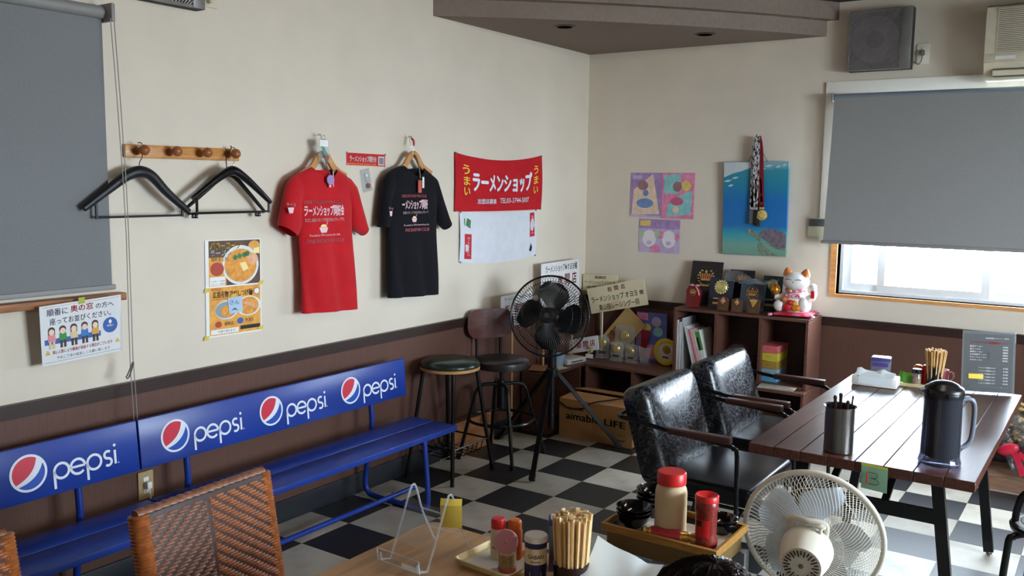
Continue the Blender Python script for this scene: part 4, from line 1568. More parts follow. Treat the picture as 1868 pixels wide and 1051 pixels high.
b.build('charm', [m_wine, m_film], t, fix=False)
MB().tube([(0.005, -0.010, 0.03), (0.002, -0.010, 0.0), (0.007, -0.010, -0.016)], 0.0012, 6).build('chain', m_chrome, t)

t = thing('shop_sticker', 'narrow red sticker with white lettering between the two shirts', 'sticker', (0, -2.297, 1.712), LW, rot=(0, R(0.5), LW))
MB().box(-0.142, 0.142, -0.0022, -0.001, 0, 0.062).build('sheet', m_red, t)
b = MB()
b.text('ラーメンショップ同好会', -0.12, 0.075, 0.018, 0.05, -0.0026, 0.05)
b.rect(0.09, 0.134, 0.006, 0.05, -0.0026)
b.m = 1
b.rect(0.094, 0.130, 0.010, 0.046, -0.003)
b.m = 2
b.text('RAMEN SHOP FAN CLUB', -0.135, 0.07, 0.005, 0.011, -0.0026)
b.build('print', [m_paper, M('grey_print', (130, 130, 134), 0.6), m_yinkk], t, fix=False)
for (u, v) in ((-0.142, 0.062), (0.142, 0.062), (-0.142, 0.0), (0.142, 0.0)):
    MB().sph((u, -0.004, v), 0.005, 0.004, 0.005, 10, 6).build('push_pin', m_pinkp if v == 0 else m_teal, t)

# ------------------------------------------------------------------ towels
m_rtow = M('red_towel_cloth', (188, 32, 40), 0.85, var=0.06, vs=14, bump=0.3, bs=400, spec=0.2)
m_wtow = M('white_towel_cloth', (220, 222, 228), 0.85, var=0.03, vs=14, bump=0.3, bs=400, spec=0.2)


def towel_fn(W, topf, botf, y0=-0.006, bul=0.012):
    def fn(s, t, e=0.0):
        z0, z1 = botf(s), topf(s)
        return (s * W, y0 - bul * sin(pi * t) * (0.4 + 0.6 * sin(pi * s)) - 0.0035 * sin(s * 19 + t * 3) - e, z0 + (z1 - z0) * t)
    return fn


def towel(name, label, loc, W, topf, botf, mat, prt, mats):
    t = thing(name, label, 'towel', loc, LW)
    fn = towel_fn(W, topf, botf)
    b = MB()
    nu, nv = 30, 12
    vs = []
    for e in (0, -0.002):
        for i in range(nu + 1):
            for j in range(nv + 1):
                vs.append(fn(i / nu, j / nv, e))
    k = (nu + 1) * (nv + 1)
    fs = []
    for i in range(nu):
        for j in range(nv):
            a = i * (nv + 1) + j
            fs.append((a, a + nv + 1, a + nv + 2, a + 1))
            fs.append((k + a, k + a + 1, k + a + nv + 2, k + a + nv + 1))
    edge = [i * (nv + 1) for i in range(nu + 1)] + [nu * (nv + 1) + j for j in range(1, nv + 1)] + [i * (nv + 1) + nv for i in range(nu - 1, -1, -1)] + [j for j in range(nv - 1, 0, -1)]
    for a, c in zip(edge, edge[1:] + edge[:1]):
        fs.append((a, k + a, k + c, c))
    b.add(vs, fs)
    cl = b.build('cloth', mat, t, fix=False, sharp=70)
    pf = lambda s, q: fn(s, q, 0.0035)
    for (kind, mi, a) in prt:
        p = MB()
        if kind == 'text':
            p.text(*a[:5], fn=pf, bold=a[5], rot=a[6] if len(a) > 6 else 0)
        elif kind == 'rect':
            x0, x1, z0, z1 = a
            p.rect(x0, x1, z0, z1, fn=(lambda s, q: fn(s, q, 0.0024)))
        elif kind == 'poly':
            p.flat(a, fn=pf)
        p.build('lettering' if kind == 'text' else 'print', mats[mi], cl, fix=False)
    for (s, q) in ((0.01, 0.99), (0.99, 0.99), (0.01, 0.01), (0.99, 0.01)):
        x, y, z = fn(s, q, 0.003)
        MB().lathe([(0.0, 0.004), (0.005, 0.003), (0.006, 0.0), (0.001, 0.0), (0.001, -0.010)], 10, c=(x, y, z), A=aim((0, -1, 0)), cap0=False).build('pin', m_steel, t)
    return t


sag = lambda a, c, d: (lambda s: a + (c - a) * s - d * 4 * s * (1 - s))
rt = [('text', 0, ('ラーメンショップ', 0.175, 0.865, 0.36, 0.74, 0.06)), ('text', 1, ('う', 0.075, 0.15, 0.66, 0.83, 0.02)), ('text', 1, ('ま', 0.082, 0.152, 0.47, 0.63, 0.02)), ('text', 1, ('い', 0.085, 0.153, 0.29, 0.43, 0.02)),
      ('text', 1, ('う', 0.885, 0.94, 0.68, 0.84, 0.02)), ('text', 1, ('ま', 0.887, 0.94, 0.49, 0.65, 0.02)), ('text', 1, ('い', 0.888, 0.94, 0.31, 0.45, 0.02)),
      ('text', 0, ('加盟店募集', 0.235, 0.435, 0.14, 0.24, 0.015)), ('text', 0, ('TEL03-3744-5007', 0.48, 0.83, 0.155, 0.255, 0.01))]
towel('banner_towel', 'red shop towel with big white katakana pinned above a white towel', (0, -1.566, 1.455), 0.942, sag(0.352, 0.360, 0.040), sag(0.008, 0.004, 0.004), m_rtow, rt, [m_pwhite, m_yinkk])
wt = [('rect', 0, (0.05, 0.135, 0.08, 0.57)), ('rect', 0, (0.90, 0.965, 0.44, 0.95)), ('text', 1, ('ラーメンショップ', 0.075, 0.11, 0.14, 0.51, 0.03, -pi / 2)), ('text', 1, ('ラーメンショップ', 0.918, 0.947, 0.5, 0.89, 0.03, pi / 2)),
      ('poly', 2, [(0.07, 0.74), (0.12, 0.68), (0.13, 0.84), (0.09, 0.88)]), ('poly', 2, [(0.05, 0.76), (0.055, 0.72), (0.06, 0.86), (0.052, 0.88)]), ('poly', 3, [(0.905, 0.14), (0.93, 0.12), (0.94, 0.2), (0.92, 0.3)])]
towel('banner_towel', 'white towel with two small red labels pinned below a red towel', (0, -1.516, 1.152), 0.832, sag(0.310, 0.306, 0.012), sag(0.008, 0.0, 0.022), m_wtow, wt, [m_red, m_pwhite, m_green, m_blki])

# ------------------------------------------------------------------ wall fan and sockets
m_vent = M('grey_vent_metal', (120, 118, 114), 0.45, metal=0.3, var=0.1)
m_ventd = M('vent_dark_inside', (34, 33, 36), 0.7)
m_louv = M('louvre_metal', (178, 174, 174), 0.4, metal=0.4, var=0.06)


def wall_vent(label, loc, rz, size, dep, pitch):
    t = thing('ventilation_fan', label, 'wall fan', loc, rz)
    s = size
    b = MB()
    b.box(0, s, -dep * 0.8, 0, 0, s)
    b.build('housing', m_ventd, t)
    b = MB()
    for (x0, x1, z0, z1) in ((0, s, 0, 0.012), (0, s, s - 0.012, s), (0, 0.012, 0.012, s - 0.012)):
        b.box(x0, x1, -dep, -dep * 0.8, z0, z1)
    b.build('frame', m_vent, t)
    MB().rbox(s - 0.058, s, -dep - 0.004, -dep * 0.8, 0.0, s, 0.003).build('side_panel', m_vent, t, label='grey metal side strip')
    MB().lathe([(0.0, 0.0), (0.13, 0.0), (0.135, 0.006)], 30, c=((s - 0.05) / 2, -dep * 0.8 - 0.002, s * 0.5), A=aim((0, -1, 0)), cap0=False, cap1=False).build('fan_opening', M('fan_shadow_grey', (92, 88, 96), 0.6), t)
    MB().lathe([(0.0, 0.006), (0.045, 0.004), (0.05, 0.0)], 24, c=((s - 0.05) / 2, -dep * 0.8 - 0.008, s * 0.5), A=aim((0, -1, 0)), cap0=False, cap1=False).build('fan_hub', m_blki, t)
    # diagonal louvre bars
    lv = MB()
    x0, x1, z0, z1 = 0.012, s - 0.058, 0.012, s - 0.012
    k = -(x1 - x0)
    while k < (z1 - z0):
        p = []
        # line z - z0 = (x - x0) + k
        for (x, z) in ((x0, z0 + k), (x1, z0 + (x1 - x0) + k)):
            p.append([x, z])
        if p[0][1] < z0:
            p[0] = [x0 + (z0 - p[0][1]), z0]
        if p[1][1] > z1:
            p[1] = [x1 - (p[1][1] - z1), z1]
        if p[1][0] - p[0][0] > 0.004:
            lv.bar((p[0][0], -dep + 0.003, p[0][1]), (p[1][0], -dep + 0.003, p[1][1]), 0.004, 0.006, up=(0, -1, 0))
        k += pitch
    lv.build('louvre_grille', m_louv, t, kind='stuff', label='fine diagonal metal louvres')
    return t


v1 = wall_vent('square grey ventilation fan with diagonal louvres above the right window', (1.806, 0, 2.318), 0, 0.348, 0.09, 0.0135)
v2 = wall_vent('louvred ventilation fan cut off by the top edge, above the coat rail', (0, -3.66, 2.325), LW, 0.355, 0.06, 0.0135)


def socket(label, loc, rz, cordpts, plug=True, mat=None, pm=None):
    t = thing('wall_socket', label, 'socket', loc, rz)
    m = mat or m_ivory
    MB().rbox(-0.035, 0.035, -0.007, 0, -0.058, 0.058, 0.003).build('cover_plate', m, t)
    MB().rbox(-0.012, 0.012, -0.009, -0.006, -0.034, 0.034, 0.002).build('receptacle', m_white, t)
    if plug:
        MB().rbox(-0.011, 0.011, -0.034, -0.009, -0.012, 0.018, 0.004).build('plug', pm or m_white, t)
        MB().tube(smooth(cordpts, 5), 0.003, 8).build('cord', pm or m_white, t)
    return t


socket('beige wall socket with a white plug, below the blue bench backrest', (0.0085, -3.62, 0.386), LW, [(0, -0.03, -0.010), (0.002, -0.032, -0.05), (0.012, -0.03, -0.10), (0.02, -0.028, -0.2), (0.03, -0.03, -0.27)], mat=M('aged_beige_plate', (176, 150, 104), 0.5))
s2 = socket('ivory wall socket with a plugged cord, right of the ventilation fan', (2.208, 0, 2.404), 0, [(0, -0.03, -0.012), (-0.002, -0.034, -0.04), (-0.015, -0.036, -0.062), (-0.04, -0.034, -0.05), (-0.052, -0.03, -0.045)], pm=M('grey_brown_plug', (112, 104, 94), 0.5), mat=M('pale_ivory_plate', (236, 230, 214), 0.35))
t = thing('wall_socket', 'ivory cord outlet at the top edge beside the left ventilation fan', 'socket', (0, -3.235, 2.395), LW)
MB().rbox(-0.05, 0.035, -0.008, 0, -0.045, 0.05, 0.003).build('cover_plate', m_ivory, t)
MB().lathe([(0.018, 0.0), (0.018, 0.025), (0.012, 0.03), (0.0, 0.03)], 16, c=(-0.01, -0.008, -0.012), A=aim((0, -1, 0)), cap1=False).build('plug', m_ivory, t)
MB().tube(smooth([(-0.01, -0.03, -0.02), (-0.03, -0.03, -0.04), (-0.065, -0.03, -0.03)], 4), 0.004, 8).build('cord', m_ivory, t)

# ------------------------------------------------------------------ right wall: blind, air conditioner, controller
t = thing('roller_blind', 'grey roller blind half lowered over the bright right window', 'blind', (1.735, 0, 1.295), 0)
MB().cyl((0.0, -0.080, 0.872), (1.98, -0.080, 0.872), 0.021, n=18).build('roller', M('blue_grey_blind_tube', (122, 134, 142), 0.5, var=0.03), t)
MB().rbox(-0.006, 0.004, -0.105, -0.016, 0.846, 0.898, 0.002).build('bracket', m_blindbar, t)
b = MB()
vs = []
for (z, sh) in ((0.866, 0.012), (0.6, 0.006), (0.3, -0.003), (0.012, -0.012)):
    for y in (-0.101, -0.0998):
        vs += [(sh, y, z), (1.97, y, z)]
fs = []
for i in range(3):
    a = i * 4
    fs += [(a, a + 1, a + 5, a + 4), (a + 2, a + 6, a + 7, a + 3)]
b.add(vs, fs)
b.build('fabric', m_blind, t)
MB().rbox(-0.024, 1.98, -0.107, -0.093, -0.006, 0.014, 0.004).build('bottom_bar', m_blindbar, t)

m_acb = M('yellowed_ivory_plastic', (216, 206, 180), 0.45, var=0.06, vs=12)
m_acd = M('dark_grille_gap', (96, 88, 74), 0.7)
ac = thing('air_conditioner', 'yellowed wall air conditioner at the top right corner', 'air conditioner', (2.552, 0, 2.222), 0)
prof = [(0.0, 0.03), (-0.03, 0.0), (-0.12, 0.0), (-0.19, 0.035), (-0.215, 0.08), (-0.222, 0.12), (-0.222, 0.35), (-0.21, 0.375), (-0.18, 0.388), (0.0, 0.388)]
n = len(prof)
vs = [(x, p[0], p[1]) for x in (0.0, 0.8) for p in prof]
fs = [tuple(range(n)), tuple(range(2 * n - 1, n - 1, -1))] + [(i, n + i, n + (i + 1) % n, (i + 1) % n) for i in range(n)]
MB().add(vs, fs).build('body', m_acb, ac)
MB().box(0.06, 0.74, -0.2235, -0.2222, 0.135, 0.365).build('grille_back', m_acd, ac)
g = MB()
for k in range(24):
    z = 0.137 + k * 0.0096
    g.box(0.055, 0.745, -0.2275, -0.2225, z, z + 0.0058)
g.build('intake_grille', m_acb, ac, kind='stuff', label='fine horizontal intake slats')
MB().rbox(0.0, 0.8, -0.226, -0.216, 0.085, 0.13, 0.003).build('front_strip', m_acb, ac)
MB().rect(0.055, 0.15, 0.098, 0.116, -0.2266).build('badge', m_wpaint, ac, fix=False)
MB().box(0.045, 0.755, -0.205, -0.09, 0.012, 0.052).build('outlet_slot', m_acd, ac)
MB().bar((0.045, -0.208, 0.03), (0.755, -0.208, 0.03), 0.012, 0.028, up=(0, -0.4, 1)).build('air_flap', m_acb, ac)

t = thing('wall_controller', 'small ivory remote control box beside the right blind', 'controller', (1.606, 0, 1.322), 0)
MB().rbox(0, 0.125, -0.02, 0, 0, 0.118, 0.004).build('case', M('greenish_ivory_plastic', (206, 206, 180), 0.45), t)
MB().rbox(0.004, 0.121, -0.0225, -0.019, 0.066, 0.112, 0.002).build('display', M('grey_display', (84, 84, 86), 0.3), t)
MB().rbox(0.1, 0.112, -0.023, -0.019, 0.045, 0.052, 0.0015).build('button', m_wpaint, t)

# ------------------------------------------------------------------ right wall: pictures
def stand_in(name, label, loc, W, H, bg, shapes, rot=0.0, cat='picture', thick=0.003):
    """a printed card whose artwork is only rough fields of its colours"""
    t = thing(name, label, cat, loc, rot=(0, rot, 0))
    MB().box(0, W, -thick, -0.0005, 0, H).build('card', bg, t)
    for k, (mat, pts) in enumerate(shapes):
        b = MB()
        y = -thick - 0.0004 - 0.0003 * k
        if pts[0] == 'd':
            _, u, v, a, c = pts
            b.disc(u * W, v * H, a * W, c * H, y=y, n=20)
        else:
            b.flat([(p[0] * W, p[1] * H) for p in pts], y)
        b.build('print', mat, t, fix=False)
    return t


k_pur = M('card_purple', (166, 136, 182), 0.4, var=0.15, vs=30)
k_cream = M('card_cream', (226, 200, 176), 0.4, var=0.1, vs=30)
k_blue = M('card_blue', (110, 142, 186), 0.4, var=0.12, vs=30)
k_pink = M('card_pink', (222, 136, 168), 0.4, var=0.15, vs=30)
k_aqua = M('card_aqua', (140, 198, 198), 0.4, var=0.12, vs=30)
k_yel = M('card_yellow', (222, 196, 110), 0.4, var=0.1, vs=30)
k_rose = M('card_rose', (196, 92, 124), 0.4, var=0.1, vs=30)
k_lav = M('card_lavender', (196, 176, 208), 0.4, var=0.1, vs=30)
k_brn = M('card_brown', (150, 112, 120), 0.4, var=0.1, vs=30)
k_wht = M('card_white', (232, 226, 230), 0.4, var=0.04)
k_grn = M('card_green', (170, 200, 160), 0.4, var=0.1)
P4 = lambda a, c, d, e: [(a, c), (d, c), (d, e), (a, e)]
stand_in('picture_card', 'purple and cream picture card, left of the upper pair', (0.355, 0, 1.405), 0.236, 0.308, k_pur,
         [(k_cream, [(0.05, 0.05), (0.95, 0.08), (0.72, 0.98), (0.10, 0.62)]), (k_lav, P4(0.08, 0.86, 0.36, 0.94)), (k_brn, ('d', 0.40, 0.72, 0.17, 0.11)), (k_blue, ('d', 0.48, 0.32, 0.27, 0.11)), (k_blue, ('d', 0.50, 0.55, 0.09, 0.07)), (k_lav, P4(0.0, 0.0, 1.0, 0.05))])
stand_in('picture_card', 'pink and aqua picture card, right of the upper pair', (0.594, 0, 1.402), 0.238, 0.312, k_pink,
         [(k_aqua, [(0.05, 0.55), (0.1, 0.95), (0.6, 0.98), (0.5, 0.55)]), (k_aqua, [(0.15, 0.05), (0.9, 0.1), (0.95, 0.62), (0.5, 0.5), (0.2, 0.3)]), (k_aqua, P4(0.06, 0.85, 0.4, 0.95)), (k_yel, ('d', 0.75, 0.72, 0.16, 0.11)), (k_brn, ('d', 0.48, 0.70, 0.14, 0.11)), (k_rose, ('d', 0.48, 0.38, 0.2, 0.09)), (k_cream, ('d', 0.45, 0.2, 0.1, 0.08))])
stand_in('picture_card', 'lavender picture card pinned below the upper pair', (0.430, 0, 1.162), 0.308, 0.232, k_lav,
         [(k_pur, P4(0.0, 0.72, 1.0, 1.0)), (k_yel, P4(0.02, 0.8, 0.28, 0.96)), (k_wht, ('d', 0.26, 0.42, 0.17, 0.26)), (k_wht, ('d', 0.74, 0.42, 0.17, 0.26)), (k_grn, ('d', 0.07, 0.55, 0.06, 0.12)), (k_grn, ('d', 0.45, 0.55, 0.06, 0.12)), (k_pink, ('d', 0.56, 0.55, 0.05, 0.12)), (k_pink, ('d', 0.93, 0.5, 0.05, 0.12)), (k_pink, ('d', 0.42, 0.12, 0.12, 0.12)), (k_lav, ('d', 0.26, 0.30, 0.06, 0.06)), (k_lav, ('d', 0.74, 0.30, 0.06, 0.06))])


def ocean_mat(name, H):
    m = bpy.data.materials.new(name)
    m.use_nodes = True
    nt = m.node_tree
    N, L = nt.nodes, nt.links
    b = N['Principled BSDF']
    b.inputs['Roughness'].default_value = 0.5
    tc = N.new('ShaderNodeTexCoord')
    sp = N.new('ShaderNodeSeparateXYZ')
    L.new(tc.outputs['Object'], sp.inputs[0])
    nz = N.new('ShaderNodeTexNoise')
    nz.inputs['Scale'].default_value = 18
    L.new(tc.outputs['Object'], nz.inputs['Vector'])
    mr = N.new('ShaderNodeMath')
    mr.operation = 'MULTIPLY_ADD'
    mr.inputs[1].default_value = 0.08
    L.new(nz.outputs['Fac'], mr.inputs[0])
    dv = N.new('ShaderNodeMath')
    dv.operation = 'DIVIDE'
    dv.inputs[1].default_value = H
    L.new(sp.outputs['Z'], dv.inputs[0])
    L.new(dv.outputs[0], mr.inputs[2])
    cr = N.new('ShaderNodeValToRGB')
    e = cr.color_ramp.elements
    e[0].position = 0.0
    e[0].color = rgb((112, 152, 138))
    e[1].position = 1.0
    e[1].color = rgb((120, 170, 186))
    for (p, c) in ((0.14, (120, 168, 150)), (0.26, (60, 160, 176)), (0.36, (24, 112, 178)), (0.62, (18, 108, 178)), (0.82, (30, 132, 160)), (0.95, (50, 140, 160))):
        q = e.new(p)
        q.color = rgb(c)
    L.new(mr.outputs[0], cr.inputs[0])
    L.new(cr.outputs[0], b.inputs['Base Color'])
    return m


W, H = 0.425, 0.602
tp = thing('canvas_print', 'canvas print of a sea turtle under turquoise water, hung on the right wall', 'picture', (1.052, 0, 1.184), rot=(R(1.5), R(-0.5), 0))
MB().rbox(0, W, -0.026, -0.004, 0, H, 0.002, 1).build('canvas', ocean_mat('printed_sea', H), tp)
m_shell = M('printed_shell', (118, 106, 116), 0.5, var=0.25, vs=40)
m_turt = M('printed_turtle_skin', (120, 138, 116), 0.5, var=0.3, vs=60)
m_foam = M('printed_foam', (196, 206, 208), 0.5)
b = MB()
b.flat([(0.002, H - 0.002), (0.002, H - 0.10), (0.06, H - 0.075), (0.12, H - 0.06), (0.20, H - 0.03), (0.24, H - 0.002)], -0.0264)
for (x, z, w) in ((0.03, 0.48, 0.03), (0.08, 0.50, 0.025), (0.05, 0.45, 0.02), (0.30, 0.575, 0.03), (0.36, 0.57, 0.02), (0.26, 0.555, 0.02), (0.40, 0.58, 0.015)):
    b.flat([(x - w, z - 0.004), (x, z - 0.008), (x + w, z + 0.005), (x, z + 0.007)], -0.0266)
b.build('printed_foam', m_foam, tp, fix=False, kind='stuff')
b = MB()
b.flat([(0.155, 0.155), (0.165, 0.165), (0.19, 0.17), (0.225, 0.15), (0.26, 0.12), (0.255, 0.09), (0.235, 0.10), (0.20, 0.13), (0.165, 0.14)][::-1], -0.0268)
b.flat([(0.25, 0.095), (0.29, 0.06), (0.33, 0.025), (0.375, 0.004), (0.27, 0.004), (0.245, 0.03), (0.238, 0.06)][::-1], -0.0268)
b.flat([(0.29, 0.085), (0.36, 0.045), (0.423, 0.04), (0.423, 0.06), (0.33, 0.09)][::-1], -0.0268)
b.m = 1
b.flat([(0.245, 0.14), (0.265, 0.165), (0.31, 0.178), (0.36, 0.172), (0.40, 0.155), (0.423, 0.14), (0.423, 0.055), (0.38, 0.052), (0.33, 0.075), (0.285, 0.10), (0.262, 0.12)][::-1], -0.0272)
b.build('printed_turtle', [m_turt, m_shell], tp, fix=False)
b = MB()
b.tube([(0.16, -0.012, H - 0.002), (0.215, -0.012, H + 0.13), (0.285, -0.012, H - 0.002)], 0.0018, 6)
b.build('hanging_string', m_blki, tp)

# medals hung in front of the canvas
m_ribr = M('dark_red_ribbon', (128, 28, 36), 0.6, var=0.1)
m_ribs = M('black_white_ribbon', (34, 32, 36), 0.6, col2=(206, 204, 204), vs=30, stretch=(4, 4, 1.4), ramp=(0.46, 0.54))
m_ribw = M('wine_black_ribbon', (40, 26, 30), 0.6, col2=(120, 44, 50), vs=26, stretch=(4, 4, 1.2), ramp=(0.45, 0.55))
hx, hz = 1.268, 1.945


def medal(label, dx, n, x1, z1, w, ribbon, kind):
    t = thing('medal', label, 'medal', (hx, 0, hz), 0, 'medals hanging over the turtle picture')
    for s in (-1, 1):
        P = smooth([(s * 0.004 + dx * 0.2, -n + 0.012, 0.0), (s * 0.010 + dx, -n, -0.08), (s * 0.008 + (dx + x1) / 2, -n, (z1 - 0.08) / 2), (x1 + s * 0.003, -n, z1)], 5)
        b = MB()
        for p, q in zip(P, P[1:]):
            b.bar(p, q, w, 0.0015, up=(0, -1, 0))
        b.build('ribbon', ribbon, t)
    if kind == 'gold':
        MB().rbox(x1 - 0.016, x1 + 0.016, -n - 0.006, -n + 0.002, z1 - 0.010, z1 + 0.004, 0.001, 1).build('clasp', m_gold, t)
        mb = MB()
        A = aim((0.3, -1, 0))
        mb.lathe([(0.0, 0.008), (0.018, 0.007), (0.022, 0.003), (0.032, 0.002), (0.034, -0.003), (0.0, -0.004)], 20, c=(x1 + 0.004, -n - 0.004, z1 - 0.048), A=A, cap0=False, cap1=False)
        mb.build('disc', m_gold, t)
    else:
        MB().rbox(x1 - 0.012, x1 + 0.012, -n - 0.004, -n + 0.003, z1 - 0.012, z1 + 0.004, 0.001, 1).build('clasp', m_chrome, t)
        MB().rbox(x1 - 0.015, x1 + 0.015, -n - 0.004, -n + 0.004, z1 - 0.105, z1 - 0.014, 0.003, 1).build('plate', kind, t)
    return t


medal('gold medal on a dark red ribbon over the turtle picture', 0.018, 0.052, 0.048, -0.45, 0.024, m_ribr, 'gold')
medal('dark plate medal on a black and white ribbon, middle of the hanging medals', 0.002, 0.066, 0.012, -0.452, 0.022, m_ribs, M('dark_medal_plate', (44, 44, 46), 0.35, metal=0.6))
medal('silver plate medal on a black and white ribbon, left of the hanging medals', -0.010, 0.054, -0.016, -0.452, 0.022, m_ribs, M('silver_medal_plate', (132, 134, 138), 0.3, metal=0.8))
medal('dark medal on a wine striped ribbon behind the other medals', 0.008, 0.044, 0.024, -0.465, 0.02, m_ribw, M('olive_medal_plate', (74, 76, 50), 0.35, metal=0.5))
t = thing('wall_hook', 'small dark hook carrying the bunch of medals', 'hook', (hx, 0, hz), 0)
MB().tube(smooth([(0, 0, 0.0), (0, -0.03, -0.004), (0, -0.06, -0.004), (0, -0.075, 0.012)], 4), 0.003, 8).build('hook', m_blk, t)
MB().sph((0, -0.004, 0.0), 0.008, 0.005, 0.008, 12, 8).build('hook_plate', m_blk, t)

# ------------------------------------------------------------------ low shelf units in the corner
m_shelf = M('reddish_brown_board', (104, 68, 56), 0.42, var=0.16, vs=5, stretch=(2.5, 14, 14))
m_shin = M('dark_board', (74, 50, 44), 0.5, var=0.16, vs=5)


def open_unit(name, label, loc, rz, W, D, H, divs, shelves=(), th=0.018):
    """open-fronted cabinet; local front is -y, body from y=-D to 0"""
    t = thing(name, label, 'shelf', loc, rz)
    MB().rbox(0, W, -D, 0, H - th, H, 0.0015, 1).build('top', m_shelf, t)
    MB().box(th, W - th, -D + 0.004, -0.008, 0.0, th).build('bottom', m_shelf, t)
    MB().rbox(0, th, -D, 0, 0, H - th, 0.0015, 1).build('side_panel', m_shelf, t)
    MB().rbox(W - th, W, -D, 0, 0, H - th, 0.0015, 1).build('side_panel', m_shelf, t)
    MB().box(th, W - th, -0.008, -0.002, th, H - th).build('back_panel', m_shin, t)
    for d in divs:
        MB().box(d - th / 2, d + th / 2, -D + 0.004, -0.008, th, H - th).build('divider', m_shelf, t)
    for (a, c, z) in shelves:
        MB().box(a, c, -D + 0.004, -0.008, z - th, z).build('shelf_board', m_shelf, t)
    return t


# left unit stands along the left wall, its open side to the room
open_unit('low_shelf', 'low brown open shelf along the left wall behind the black fan', (0.025, -0.86, 0), R(90), 0.85, 0.205, 0.40, (0.43,))
open_unit('low_shelf', 'long low brown open shelf under the trophies and magazines', (0.236, -0.030, 0), 0, 1.50, 0.355, 0.40, (0.36, 0.64, 1.05), ((1.06, 1.48, 0.22),))
open_unit('bookcase', 'brown three-compartment bookcase holding magazines, plaques and the lucky cat', (0.848, -0.030, 0.4005), 0, 0.874, 0.275, 0.436, (0.288, 0.577))

# signs on sticks
m_signw = M('white_sign_board', (232, 230, 228), 0.6, var=0.03)
m_signy = M('stained_cream_board', (226, 214, 178), 0.6, col2=(188, 150, 96), vs=3, ramp=(0.52, 0.75))
m_tan = M('tan_board', (204, 170, 110), 0.6, var=0.08)
m_stick = M('pale_stick', (196, 158, 108), 0.6, var=0.1)


def board_sign(label, loc, rot, W, H, mat, texts, sticks, thick=0.006, stickmat=None):
    t = thing('placard', label, 'sign', loc, rot=rot)
    MB().rbox(-W / 2, W / 2, 0, thick, -H / 2, H / 2, 0.0012, 1).build('board', mat, t)
    for (mi, s, u0, u1, v0, v1, bd) in texts:
        b = MB()
        b.text(s, -W / 2 + u0 * W, -W / 2 + u1 * W, H / 2 - v1 * H, H / 2 - v0 * H, -0.0008, bd * 0.6)
        b.build('lettering', [m_blki, m_red][mi], t, fix=False)
    for (x, z1, r) in sticks:
        M_ = Matrix.Rotation(-rot[1], 4, 'Y')
        p0 = Vector((x, thick + 0.005, -H / 2 + 0.06))
        MB().bar(p0, Vector((x + (z1 + H / 2) * math.tan(rot[1]) * -0.0, thick + 0.005, z1)), r, 0.008, up=(0, 1, 0)).build('stick', stickmat or m_stick, t)
    return t


A_t = [(0, 'ラーメンショップ★オヨヨ!様', 0.10, 0.93, 0.05, 0.19, 0.015), (1, '祝', 0.14, 0.26, 0.33, 0.60, 0.03), (1, '御', 0.42, 0.54, 0.27, 0.50, 0.03), (1, '開', 0.60, 0.73, 0.26, 0.48, 0.03), (1, '店', 0.79, 0.92, 0.24, 0.48, 0.03), (0, '有志一同より', 0.45, 0.9, 0.72, 0.86, 0.01)]
board_sign('white congratulation placard rising behind the black fan', (0.085, -0.478, 0.93), (0, R(-0.5), LW), 0.50, 0.35, m_signw, A_t, [(-0.2, -0.525, 0.016), (0.18, -0.525, 0.016)])
B_t = [(0, 'ラーメンショップ★オヨヨ!様', 0.10, 0.93, 0.05, 0.18, 0.015), (1, '祝', 0.12, 0.26, 0.30, 0.60, 0.03), (1, '御開店', 0.40, 0.95, 0.30, 0.58, 0.03), (0, '有志一同', 0.45, 0.9, 0.72, 0.86, 0.01)]
board_sign('white congratulation placard low on the left wall, beside the wooden stool back', (0.11, -1.05, 0.838), (0, R(-0.5), LW), 0.35, 0.20, m_signw, B_t, [(-0.04, -0.83, 0.018)], stickmat=M('bamboo_stick', (186, 140, 86), 0.5))
C_t = [(1, '祝開店', 0.35, 0.68, 0.08, 0.26, 0.02), (0, 'ラーメンショップ オヨヨ', 0.05, 0.82, 0.38, 0.56, 0.015), (1, '様', 0.86, 0.93, 0.40, 0.55, 0.02), (0, '中賀企画', 0.12, 0.72, 0.70, 0.90, 0.015)]
board_sign('smaller cream placard tucked behind the wide one in the corner', (0.155, -0.050, 0.925), (0, R(-2), 0), 0.285, 0.12, m_signy, C_t, [(0.0, -0.52, 0.012)])
D_t = [(1, '祝', 0.36, 0.44, 0.08, 0.27, 0.02), (1, '開', 0.48, 0.55, 0.07, 0.26, 0.02), (1, '店', 0.60, 0.67, 0.06, 0.25, 0.02), (0, 'ラーメンショップ オヨヨ', 0.05, 0.85, 0.36, 0.60, 0.02), (1, '様', 0.89, 0.96, 0.40, 0.58, 0.02), (0, '東山田レーシング一同', 0.16, 0.86, 0.70, 0.93, 0.02)]
board_sign('wide stained cream placard tilted in the corner above the trophies', (0.322, -0.105, 0.845), (0, R(-13.5), 0), 0.46, 0.185, m_signy, D_t, [])
t = thing('placard_pole', 'thin white pole under the wide tilted placard', 'pole', (0.20, -0.085, 0.4015), 0)
MB().cyl((0, 0, 0), (0, 0, 0.40), 0.005, n=10).build('pole', m_wpaint, t)
E_t = [(1, '祝開店', 0.03, 0.45, 0.12, 0.42, 0.03)]
board_sign('tan placard turned on its corner behind the clear trophies', (0.36, -0.060, 0.60), (0, R(-50), 0), 0.30, 0.19, m_tan, E_t, [])
F_t = [(1, '御', 0.30, 0.46, 0.30, 0.72, 0.03), (1, '開', 0.52, 0.68, 0.26, 0.70, 0.03), (1, '店', 0.74, 0.90, 0.24, 0.68, 0.03)]
board_sign('small white placard lying low behind the fan, left of the trophies', (0.115, -0.215, 0.492), (R(-12), R(-14), 0), 0.26, 0.10, m_signw, F_t, [])

